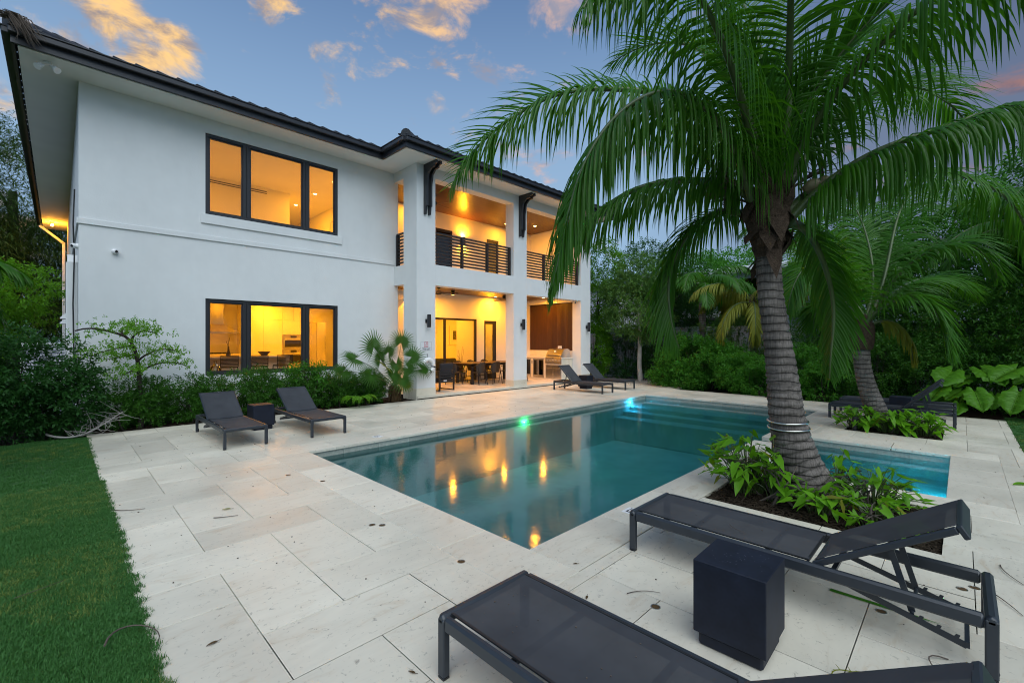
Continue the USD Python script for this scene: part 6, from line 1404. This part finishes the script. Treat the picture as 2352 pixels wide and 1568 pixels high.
palm("left_edge_palm", "green blurred palm fronds low at the left edge of the photo", (-1.3, 8.3, 0), (-1.25, 8.35, 2.3), 0.08, 10, 1.3, 0.45, "coconut_leaf", 26, el=(0.2, 1.2), droopy=0.4)

# walls and houses beyond
gw = thing("garden_wall", "white garden wall in the shade behind the shrubs", "wall", (0, 0, 0)); put("wall", box(18.9, 19.08, -8, 17, -0.05, 2.2), MATS["garden_wall_paint"], gw); put("cap", cbox(18.87, 19.11, -8.02, 17.02, 2.201, 2.26, 0.01), MATS["garden_wall_paint"], gw)
nh = thing("neighbour_house", "modern grey and white neighbouring house with a white flat canopy", "house", (0, 0, 0))
put("wall", box(23.8, 32, 3.0, 14.0, -0.05, 2.75), MATS["grey_render"], nh); put("upper_wall", box(23.5, 32, 4.5, 13.0, 3.05, 5.0), MATS["grey_render"], nh)
put("canopy", cbox(21.9, 24.5, 6.2, 10.6, 2.76, 3.04, 0.02), MATS["stucco"], nh); put("pier", box(22.0, 23.79, 5.6, 6.15, -0.05, 3.3), MATS["grey_render"], nh)
put("window", box(23.45, 23.499, 5.0, 7.6, 3.4, 4.7), MATS["dark_glass"], nh); put("window", box(23.45, 23.499, 8.4, 11.6, 3.4, 4.7), MATS["dark_glass"], nh); put("opening", box(23.74, 23.799, 6.8, 10.0, 0.2, 2.5), MATS["black_plastic"], nh); put("roof_slab", cbox(23.0, 32.2, 4.2, 13.3, 5.001, 5.25, 0.02), MATS["stucco"], nh)
nh2 = thing("white_neighbour_house", "plain white neighbouring house wall glimpsed right of the porch corner", "house", (0, 0, 0)); put("wall", box(21.5, 28, 13.4, 19, -0.05, 4.6), MATS["garden_wall_paint"], nh2); put("roof_slab", cbox(21.2, 28.3, 13.2, 19.2, 4.601, 4.8, 0.02), MATS["grey_render"], nh2)

# elephant ears
def ear(parent, base, hub, aim, nrm, L, lm, rng):
    base, hub, aim = np.array(base, float), np.array(hub, float), unit(np.array(aim, float)); nrm = unit(np.array(nrm, float)); nrm = unit(nrm - (nrm @ aim) * aim); sd = np.cross(aim, nrm)
    nu, nv = 15, 11; v = []
    for a in range(nu):
        u = a / (nu - 1)
        wd = 0.40 * L * (math.sin(math.pi * min(1, (u + 0.14) / 1.14)) ** 0.75) * (1.0 if u > 0.16 else 0.9)
        for b in range(nv):
            s = b / (nv - 1) * 2 - 1
            back = -0.24 * L * (abs(s) ** 0.9) * math.exp(-((u - 0.0) / 0.16) ** 2) * (1 if abs(s) > 0.25 else 0)
            rip = 0.022 * L * math.sin(u * 40 - abs(s) * 9) * (0.3 + abs(s)) + 0.04 * L * math.sin(u * 21 + s * 2 + L) * s * s
            up = -0.26 * L * u * u + 0.30 * L * abs(s) - 0.22 * L * s * s + rip - 0.012 * L * math.exp(-(s / 0.08) ** 2)
            edge = 1 + 0.07 * math.sin(u * 30 + s) * (abs(s) > 0.9)
            v.append(hub + aim * (u * L + back) + sd * (s * wd * edge) + nrm * up)
    f = []
    for a in range(nu - 1):
        for b in range(nv - 1):
            p = a * nv + b; f += [[p, p + 1, p + nv + 1], [p, p + nv + 1, p + nv]]
    st = put("leaf_stalk", tube(spline([base, (base + hub) / 2 + [0, 0, 0.15], hub], 9), np.linspace(0.025, 0.012, 9), 6), MATS["lime_leaf"], parent, True)
    put("leaf", (np.array(v), np.array(f)), MATS[lm], st, True)
    rib = [hub + aim * (u * L) + nrm * (-0.20 * L * u * u + 0.004) for u in np.linspace(0, 0.95, 10)]
    vn = []
    for q in np.linspace(0.1, 0.82, 8):
        for sg in (-1, 1):
            a_ = int(round(q * (nu - 1))); row = [np.array(v[min(nu - 1, a_ + k // 2) * nv + (nv // 2) + sg * k]) + nrm * 0.004 for k in range(0, 5)]
            vn.append(tube(row, np.linspace(0.006, 0.002, len(row)) * L, 4, False))
    put("veins", join(*vn), MATS["lime_leaf"], st, True, kind="stuff")
    put("midrib", tube(rib, np.linspace(0.010, 0.003, 10), 5), MATS["lime_leaf"], st, True)


rng = np.random.default_rng(41)
groups = [("elephant_ear", "elephant ear plant with huge ribbed leaves at the lawn corner, right edge", (14.55, -1.15, 0), [((-0.45, 0.3, 0.60), (-0.75, 0.25, -0.55), 0.75), ((-0.25, -0.35, 0.80), (-0.7, -0.35, -0.55), 0.95), ((0.1, 0.3, 1.05), (-0.6, 0.5, -0.2), 0.8), ((-0.6, -0.05, 0.30), (-0.8, 0.3, -0.4), 0.55), ((0.1, -0.5, 1.1), (-0.5, -0.6, -0.25), 0.8), ((-0.2, -0.9, 0.75), (-0.6, -0.6, -0.5), 0.85)]),
          ("elephant_ear", "elephant ear plant behind the raised lounger backrest", (14.65, 0.05, 0), [((-0.4, 0.25, 0.62), (-0.8, 0.4, -0.35), 0.75), ((-0.45, -0.25, 0.55), (-0.8, -0.2, -0.5), 0.7), ((-0.1, 0.1, 0.95), (-0.7, 0.2, -0.2), 0.85), ((-0.35, 0.5, 0.4), (-0.6, 0.6, -0.4), 0.5), ((-0.55, 0.0, 0.25), (-0.9, 0.1, -0.3), 0.5), ((0.05, -0.35, 1.0), (-0.6, -0.4, -0.2), 0.8)]),
          ("elephant_ear", "elephant ear plant beyond the lawn, half out of the photo at the right", (14.6, -2.35, 0), [((-0.4, 0.2, 0.8), (-0.75, 0.1, -0.5), 0.9), ((-0.2, -0.4, 0.7), (-0.7, -0.4, -0.5), 0.9), ((0.0, 0.3, 1.15), (-0.6, 0.3, -0.2), 0.85), ((-0.6, 0.0, 0.4), (-0.8, 0.2, -0.4), 0.6)])]
for nm, lb, loc, lv in groups:
    t = thing(nm, lb, "plant", loc, 0, None)
    for hub, aim, L in [(h_, a_, l_ * 0.82) for h_, a_, l_ in lv] + [((h_[0] + 0.25, h_[1] - 0.3, h_[2] * 0.85), (a_[0], a_[1] + 0.3, a_[2]), l_ * 0.6) for h_, a_, l_ in lv[:4]]: ear(t, (rng.normal() * 0.06, rng.normal() * 0.06, 0), hub, aim, (-0.55 + rng.normal() * 0.12, rng.normal() * 0.15, 0.8), L, "elephant_leaf", rng)


# arrow leaved plants in the planters
ARW = [(0, 0), (0.10, -0.20), (0.20, -0.30), (0.27, -0.20), (0.27, 0.02), (0.24, 0.25), (0.16, 0.52), (0.06, 0.82), (0, 1.0)]
def arrow_leaf(hub, aim, nrm, L, rng):
    aim = unit(np.array(aim, float)); nrm = unit(np.array(nrm, float) - (np.array(nrm) @ aim) * aim); sd = np.cross(aim, nrm)
    V = []
    pts = [(0, 0.0), (0, 0.35), (0, 0.7)]
    o = ARW[1:-1]
    def P(x, y): return np.asarray(hub) + aim * (y * L) + sd * (x * L) + nrm * (abs(x) * 0.28 * L - 0.10 * L * max(y, 0) ** 2 + 0.03 * L * math.sin(y * 9 + x * 5))
    V = [P(0, 0), P(0, 0.35), P(0, 0.72), P(0, 1.0)] + [P(x, y) for x, y in o] + [P(-x, y) for x, y in o]
    n = len(o); f = []
    for s, b in ((1, 4), (-1, 4 + n)):
        ids = [b + i for i in range(n)]
        tri = [[0, ids[0], ids[1]], [0, ids[1], ids[2]], [0, ids[2], ids[3]], [0, ids[3], 1], [1, ids[3], ids[4]], [1, ids[4], 2], [2, ids[4], ids[5]], [2, ids[5], ids[6]], [2, ids[6], 3]]
        f += [t[::-1] if s < 0 else t for t in tri]
    return np.array(V), np.array(f)


ARROW_COUNT = [0]
def arrow_plant(label, loc, n, spread, h, L, seed, lean=(0, 0), solo_n=None, group="arrow leaved plants in the two planters"):
    rng = np.random.default_rng(seed); t = thing("arrowhead_plant", label, "plant", loc, 0, group)
    rest, stems = [], []
    for k in range(n):
        a = rng.uniform(0, 6.283); r = spread * math.sqrt(rng.uniform(0.02, 1)); z = h * rng.uniform(0.25, 1.0) * (1 - 0.45 * (r / spread) ** 2)
        hub = np.array([r * math.cos(a) + lean[0] * z, r * math.sin(a) + lean[1] * z, z]); b = np.array([hub[0] * 0.35, hub[1] * 0.35, -0.02])
        out = np.array([math.cos(a), math.sin(a), 0]); aim = out * 0.75 + rng.normal(size=3) * 0.35 + [0, 0, rng.uniform(-0.75, 0.35)]
        m = arrow_leaf(hub, aim, out * 0.35 + [0, 0, 1.0] + rng.normal(size=3) * 0.25, L * rng.uniform(0.5, 1.0), rng)
        stems.append(tube(spline([b, (b + hub) / 2 + [0, 0, 0.06] - out * 0.02, hub], 6), np.linspace(0.006, 0.003, 6), 4, False))
        put("leaf", m, MATS["arrow_leaf" if rng.uniform() > 0.04 else "yellow_leaf"], t, True)
    put("stalks", join(*stems), MATS["palm_stalk"], t)
    put("woody_stems", join(*[tube(spline([(rng.normal() * 0.06, rng.normal() * 0.06, -0.02), rng.normal(size=3) * [0.1, 0.1, 0.02] + [0, 0, h * 0.3], rng.normal(size=3) * [0.16, 0.16, 0.03] + [0, 0, h * 0.55]], 6), np.linspace(0.012, 0.005, 6), 5, False) for _ in range(7)]), MATS["dry_twig"], t)


arrow_plant("leafiest arrow leaved plant left of the big palm's base, by the stepping stones", (5.42, 1.68, 0), 150, 0.42, 0.66, 0.17, 51, lean=(0.0, 0.1))
arrow_plant("arrow leaved plant against the front of the big palm's trunk", (5.25, 1.38, 0), 24, 0.20, 0.66, 0.21, 52, lean=(0.1, 0))
arrow_plant("low arrow leaved plant at the front right of the big palm's base", (5.2, 0.96, 0), 46, 0.30, 0.34, 0.19, 53)
arrow_plant("arrow leaved plant at the right corner of the front planter, before the blue spa light", (5.72, 0.62, 0), 80, 0.40, 0.42, 0.16, 54)
arrow_plant("dark stemmed arrow leaved plant on the spa side of the front planter", (5.95, 0.95, 0), 36, 0.26, 0.48, 0.15, 55)
arrow_plant("lowest arrow leaved plant behind the foreground lounger's backrest", (5.15, 0.55, 0), 30, 0.32, 0.24, 0.19, 56)
arrow_plant("arrow leaved plant at the left of the small palm's planter", (10.75, 1.38, 0), 80, 0.38, 0.50, 0.20, 57)
arrow_plant("arrow leaved plant in the middle of the small palm's planter", (10.72, 0.95, 0), 80, 0.40, 0.44, 0.21, 58)
arrow_plant("arrow leaved plant at the right of the small palm's planter", (10.85, 0.50, 0), 90, 0.42, 0.50, 0.20, 59)
mc = thing("planter_spotlight", "small black spotlight can in the small palm's planter", "garden light", (10.52, 1.42, -0.03)); put("can", cyl((0, 0, 0.0), (0, 0, 0.26), 0.045, n=14), MATS["black_plastic"], mc, 40); put("rim", cyl((0, 0, 0.2601), (0, 0, 0.275), 0.05, n=14), MATS["black_metal"], mc)
# mulch in the planters
rng = np.random.default_rng(61); ms = []
def chips(b, n, lo, hi, z):
    x0, y0, x1, y1 = b; out_v, out_f = [], []
    P = np.c_[rng.uniform(x0 + 0.02, x1 - 0.02, n), rng.uniform(y0 + 0.02, y1 - 0.02, n), z + 0.03 * rng.uniform(0, 1, n) ** 2]
    a = rng.uniform(0, 6.28, n); d = np.c_[np.cos(a), np.sin(a), rng.normal(size=n) * 0.25]; l = rng.uniform(lo, hi, n)[:, None]; s = np.c_[-np.sin(a), np.cos(a), rng.normal(size=n) * 0.4] * rng.uniform(0.003, 0.009, n)[:, None]
    v = np.stack([P - d * l / 2 - s, P - d * l / 2 + s, P + d * l / 2 + s, P + d * l / 2 - s, P + [0, 0, 0.006]], 1).reshape(-1, 3)
    f = np.array([[0, 1, 4], [1, 2, 4], [2, 3, 4], [3, 0, 4]]); return v, (np.arange(n)[:, None, None] * 5 + f).reshape(-1, 3)
structure_mulch = solo("mulch", join(chips(BED1.bounds, 7000, 0.02, 0.10, -0.03), chips(BED2.bounds, 2500, 0.03, 0.11, -0.03), chips((0.4, 10.9, 7.1, 11.6), 2500, 0.03, 0.1, -0.02)), MATS["mulch"], "brown bark mulch covering the planter soil", "mulch", kind="stuff")
v, f = chips((15.25, 7.65, 18.2, 13.4), 9000, 0.02, 0.05, -0.012)
solo("gravel_stones", (v, f), MATS["gravel"], "pale gravel beneath the clear stemmed tree", "gravel", kind="stuff")

# lawn blades
rng = np.random.default_rng(63)
def tuft(seed):
    r = np.random.default_rng(seed); n = 26; P = np.c_[r.uniform(-0.035, 0.035, (n, 2)), np.zeros(n)]; a = r.uniform(0, 6.28, n); d = np.c_[np.cos(a), np.sin(a), np.zeros(n)] * r.uniform(0.2, 0.9, n)[:, None]; h = r.uniform(0.018, 0.034, n)[:, None]
    s = np.c_[-np.sin(a), np.cos(a), np.zeros(n)] * 0.0016; m = P + d * h * 0.4 + [0, 0, 1] * h * 0.6; e = P + d * h + [0, 0, 1] * h * (1 - 0.3 * np.linalg.norm(d, axis=1, keepdims=True))
    v = np.stack([P - s, P + s, m - s * 0.8, m + s * 0.8, e], 1).reshape(-1, 3); f = np.array([[0, 1, 3], [0, 3, 2], [2, 3, 4]]); return v, (np.arange(n)[:, None, None] * 5 + f).reshape(-1, 3)
pi = UsdGeom.PointInstancer.Define(stage, "/World/grass"); tag(pi, "short green artificial turf blades left of the deck and at its right edge", "grass", None, "stuff")
kids = []
for k in range(5):
    p = usdkit.mesh(stage, f"/World/grass/tuft_{k:03d}" if k else "/World/grass/tuft", tuft(70 + k), MATS["turf_blade" if k < 4 else "turf_blade_dry"]); kids.append(p.GetPath())
pi.CreatePrototypesRel().SetTargets(kids)
n1, n2, n3 = 20000, 9000, 3000
gx = np.r_[0.345 - rng.uniform(0, 1.7, n1) ** 1.25, 0.345 - rng.uniform(0, 1, n2) * 4.5, rng.uniform(9.5, 14.4, n3)]; gy = np.r_[rng.uniform(2.0, 7.2, n1), rng.uniform(6.8, 10.72, n2), rng.uniform(-2.2, -0.665, n3)]
gx[:n1] += 0.012 * np.sin(gy[:n1] * 31) + 0.01 * rng.normal(size=n1)
pi.CreatePositionsAttr(Vt.Vec3fArray.FromNumpy(np.c_[gx, gy, np.full(len(gx), -0.004)].astype(np.float32))); N_ = len(gx)
pi.CreateProtoIndicesAttr(Vt.IntArray.FromNumpy(np.minimum(rng.integers(0, 5, N_), np.where(meshkit.noise(np.c_[gx, gy, gx * 0] * 1.3, 8) > 0.6, 4, 3)).astype(np.int32)))
ha = rng.uniform(0, math.pi, N_); pi.CreateOrientationsAttr(Vt.QuathArray([Gf.Quath(float(math.cos(a)), 0, 0, float(math.sin(a))) for a in ha]))
pi.CreateScalesAttr(Vt.Vec3fArray.FromNumpy(np.repeat(rng.uniform(0.75, 1.3, N_)[:, None], 3, 1).astype(np.float32)))
# ------------------------------------------------------------------ small things on the deck
def marker(label, x, y, txt=True):
    t = thing("depth_marker", label, "depth marker", (x, y, 0.0015), 0)
    put("tile", cbox(-0.075, 0.075, -0.075, 0.075, 0.0, 0.004, 0.001), MATS["white_plastic"], t)
    put("numeral", flat_text("5", 0.085, True, (-0.025, -0.045, 0.0041), (1, 0, 0), (0, 1, 0)), MATS["black_plastic"], t)
    put("lettering", flat_text("FT", 0.034, True, (0.04, 0.005, 0.0041), (1, 0, 0), (0, 1, 0)), MATS["black_plastic"], t)


marker("white tile with the black depth mark 5 FT beside the foreground lounger's leg", 3.93, 2.27)
marker("small depth mark tile on the coping behind the pool, near the hedge loungers", 3.9, 7.18)
G = "round metal caps set in the deck"
for (x, y, lb) in ((1.99, 3.76, "left of two round drain caps beside the pool's near corner"), (2.05, 3.69, "right of two round drain caps beside the pool's near corner"), (2.13, 2.66, "lone round cap between the pool corner and the front lounger"), (2.62, 1.35, "round cap just left of the foreground block table"), (3.55, 0.35, "round cap under the raised backrest of the foreground lounger"), (4.25, 0.0, "left of two caps near the foreground lounger's head end"), (4.33, -0.06, "right of two caps near the foreground lounger's head end"), (2.2, 5.35, "round cap on the deck left of the pool"), (2.0, 5.9, "round cap on the deck nearer the hedge loungers"), (6.5, -0.45, "cap on the deck right of the spa")):
    t = thing("drain_cap", lb, "drain cap", (x, y, 0.0002), 0, G); put("ring", lathe([(0.026, 0), (0.030, 0.0), (0.030, 0.0035), (0.026, 0.0035), (0.025, 0.001)], 20), MATS["steel"], t); put("plug", lathe([(0.0, 0.002), (0.025, 0.002), (0.025, 0.0)], 16), MATS["dead_leaf"], t)
rng = np.random.default_rng(91)
def fallen_leaf(label, x, y, L, m, rz, z=0.004):
    t = thing("fallen_leaf", label, "leaf", (x, y, z), rz, None)
    n = 7; u = np.linspace(0, 1, n); w = 0.16 * L * np.sin(np.pi * u ** 0.8) ; v = []
    for i in range(n):
        c = [0, u[i] * L, 0.05 * L * math.sin(u[i] * 3.0)]
        v += [[-w[i], c[1], c[2] + 0.03 * L * (w[i] > 0)], [0, c[1], c[2]], [w[i], c[1], c[2] + 0.05 * L * (w[i] > 0)]]
    f = []
    for i in range(n - 1):
        for j in (0, 1): p = i * 3 + j; f += [[p, p + 1, p + 4], [p, p + 4, p + 3]]
    put("blade", (np.array(v), np.array(f)), MATS[m], t, True); put("stem", tube([(0, 0, 0.002), (0.01 * L, -0.25 * L, 0.004)], 0.0015, 5), MATS["dry_twig"], t)
for a in ((1.25, 1.92, 0.045, "dead_leaf", 0.4, "curled orange leaf on the deck left of the front lounger"), (2.42, 1.72, 0.05, "dead_leaf", 2.0, "orange leaf beside the foreground lounger's far edge"), (2.72, 2.02, 0.04, "dead_leaf", 1.0, "curled brown leaf with a long twig near the pool corner"), (1.2, 5.1, 0.08, "yellow_leaf", 1.2, "olive green leaf on the pale deck left of the pool"),
          (7.9, -0.55, 0.22, "arrow_leaf", 0.9, "long green leaf on the deck at the right edge of the photo"), (5.2, -0.5, 0.10, "dead_leaf", 2.2, "small brown leaf on the deck right of the spa"), (4.55, -0.55, 0.12, "dead_leaf", 0.3, "green and orange leaf at the right edge of the photo"), (0.62, 2.9, 0.06, "dead_leaf", 1.7, "pale brown leaf on the deck near the turf edge")):
    fallen_leaf(a[5], a[0], a[1], a[2], a[3], a[4])
def twig(label, pts, r):
    t = thing("twig", label, "twig", (*pts[0][:2], 0.003), 0, None); p = np.array([(x - pts[0][0], y - pts[0][1], z) for x, y, z in pts]); put("wood", tube(spline(p, 12), np.linspace(r, r * 0.5, 12) * 0.75, 5), MATS["dry_twig"], t)
twig("dark curved strap leaf hanging over the turf edge at the lower left", [(0.17, 3.22, 0.035), (0.27, 3.33, 0.045), (0.36, 3.26, 0.035), (0.385, 3.12, 0.006)], 0.007)
twig("dark twig crossing the turf edge at the left", [(0.36, 5.9, 0.004), (0.48, 5.75, 0.006), (0.6, 5.7, 0.004)], 0.006)
twig("short grey twig on the middle of the left deck", [(1.02, 4.95, 0.003), (1.12, 4.88, 0.006), (1.2, 4.86, 0.003)], 0.006)
twig("thin twig between the two front loungers near the block table", [(2.62, 1.55, 0.003), (2.72, 1.48, 0.008), (2.78, 1.40, 0.003)], 0.004)
twig("curved twig under the head end of the foreground lounger", [(3.25, 0.05, 0.003), (3.15, 0.12, 0.02), (3.05, 0.06, 0.006), (2.98, -0.02, 0.003)], 0.005)
twig("straight twig across the joint behind the foreground lounger", [(4.35, -0.12, 0.003), (4.2, -0.2, 0.01), (4.08, -0.26, 0.003)], 0.005)
twig("bent twig on the seat of the foreground lounger", [(3.45, 1.2, 0.318), (3.38, 1.14, 0.325), (3.36, 1.06, 0.318)], 0.003)
twig("grey twig on the deck in front of the spa coping", [(4.9, -0.2, 0.003), (4.75, -0.22, 0.01), (4.6, -0.3, 0.003)], 0.005)
twig("brown stick lying on the turf at the lower left", [(-0.2, 4.22, 0.035), (-0.1, 4.25, 0.037), (0.02, 4.3, 0.035)], 0.003)
ss = thing("seed_stalk", "curled yellow green seed stalk on the deck behind the front block table", "seed stalk", (2.75, 0.33, 0.004)); rng = np.random.default_rng(93)
for pts in ([(-0.12, 0.10, 0), (-0.05, 0.12, 0.02), (0.02, 0.05, 0.015), (0.06, -0.06, 0.01), (0.10, -0.16, 0.02)], [(0.0, 0.07, 0.01), (0.03, 0.0, 0.03), (0.0, -0.08, 0.02)]):
    c = spline(pts, 18); put("stalk", join(tube(c, 0.003, 5), *[tube([q, q + rng.normal(size=3) * 0.012 + [0, 0, 0.004]], [0.003, 0.001], 4, False) for q in c[2:]]), MATS["yellow_leaf"], ss)
lf = thing("palm_leaflet_strip", "long green leaflet strip lying under the foreground lounger's hinge", "leaf strip", (3.62, 0.42, 0.004)); put("blade", (np.array([(-0.02, 0.2, 0.0), (0.0, 0.2, 0.004), (0.02, 0.2, 0), (-0.012, -0.2, 0.004), (0.0, -0.2, 0.01), (0.012, -0.2, 0.004), (0.0, -0.34, 0.004)]), np.array([[0, 1, 4], [0, 4, 3], [1, 2, 5], [1, 5, 4], [3, 4, 6], [4, 5, 6]])), MATS["mid_leaf"], lf)
# specks of debris
rng = np.random.default_rng(95); n = 420
X = rng.uniform(0.4, 9.5, n); Yy = rng.uniform(-0.6, 10.8, n); from_pool = ~(((X > 2.5) & (Yy > 1.9) & (Yy < 7.0)) | ((X > 4.8) & (Yy > 0) & (Yy < 2.5) & (X < 9.3)))
X, Yy = X[from_pool], Yy[from_pool]; ms = []
for x, y in zip(X, Yy):
    s = rng.uniform(0.0015, 0.0045) * (1 + 0.05 * math.hypot(x, y)); v, f = box(-s, s, -s * 0.8, s * 0.8, 0, s * 0.9); ms.append(move((v, f), (x, y, 0.001), rz=rng.uniform(0, 3)))
for _ in range(40):
    a = rng.uniform(0.0015, 0.0035); x, y = (rng.uniform(1.38, 1.88), rng.uniform(0.7, 1.72)) if rng.uniform() < 0.65 else (rng.uniform(3.26, 3.74), rng.uniform(0.75, 1.75))
    ms.append(move(box(-a, a, -a, a, 0, a), (x, y, 0.312), rz=rng.uniform(0, 3)))
solo("debris_specks", join(*ms), MATS["dry_twig"], "tiny dark specks of debris scattered over the pale deck", "debris", kind="stuff")
mo = thing("dry_fibre", "dry grey palm fibre hanging off the gutter at the top left corner", "palm fibre", (-0.52, 11.36, 7.0)); rng = np.random.default_rng(97); ms = []
for k in range(60):
    a = rng.normal() * 0.06; b = rng.normal() * 0.05; l_ = rng.uniform(0.1, 0.38)
    ms.append(tube([(-0.15 + a, -0.05 + b, 0.10 + rng.normal() * 0.03), (a + 0.02, -0.12 + b, 0.10), (a + 0.12, -0.17 + b, -l_ * 0.5), (a * 1.4 + 0.2 + rng.normal() * 0.03, -0.17 + b * 1.5, -l_)], [0.006, 0.009, 0.007, 0.002], 4, False))
put("strands", join(*ms), MATS["dry_twig"], mo)
UsdGeom.Scope.Define(stage, "/World/Looks")
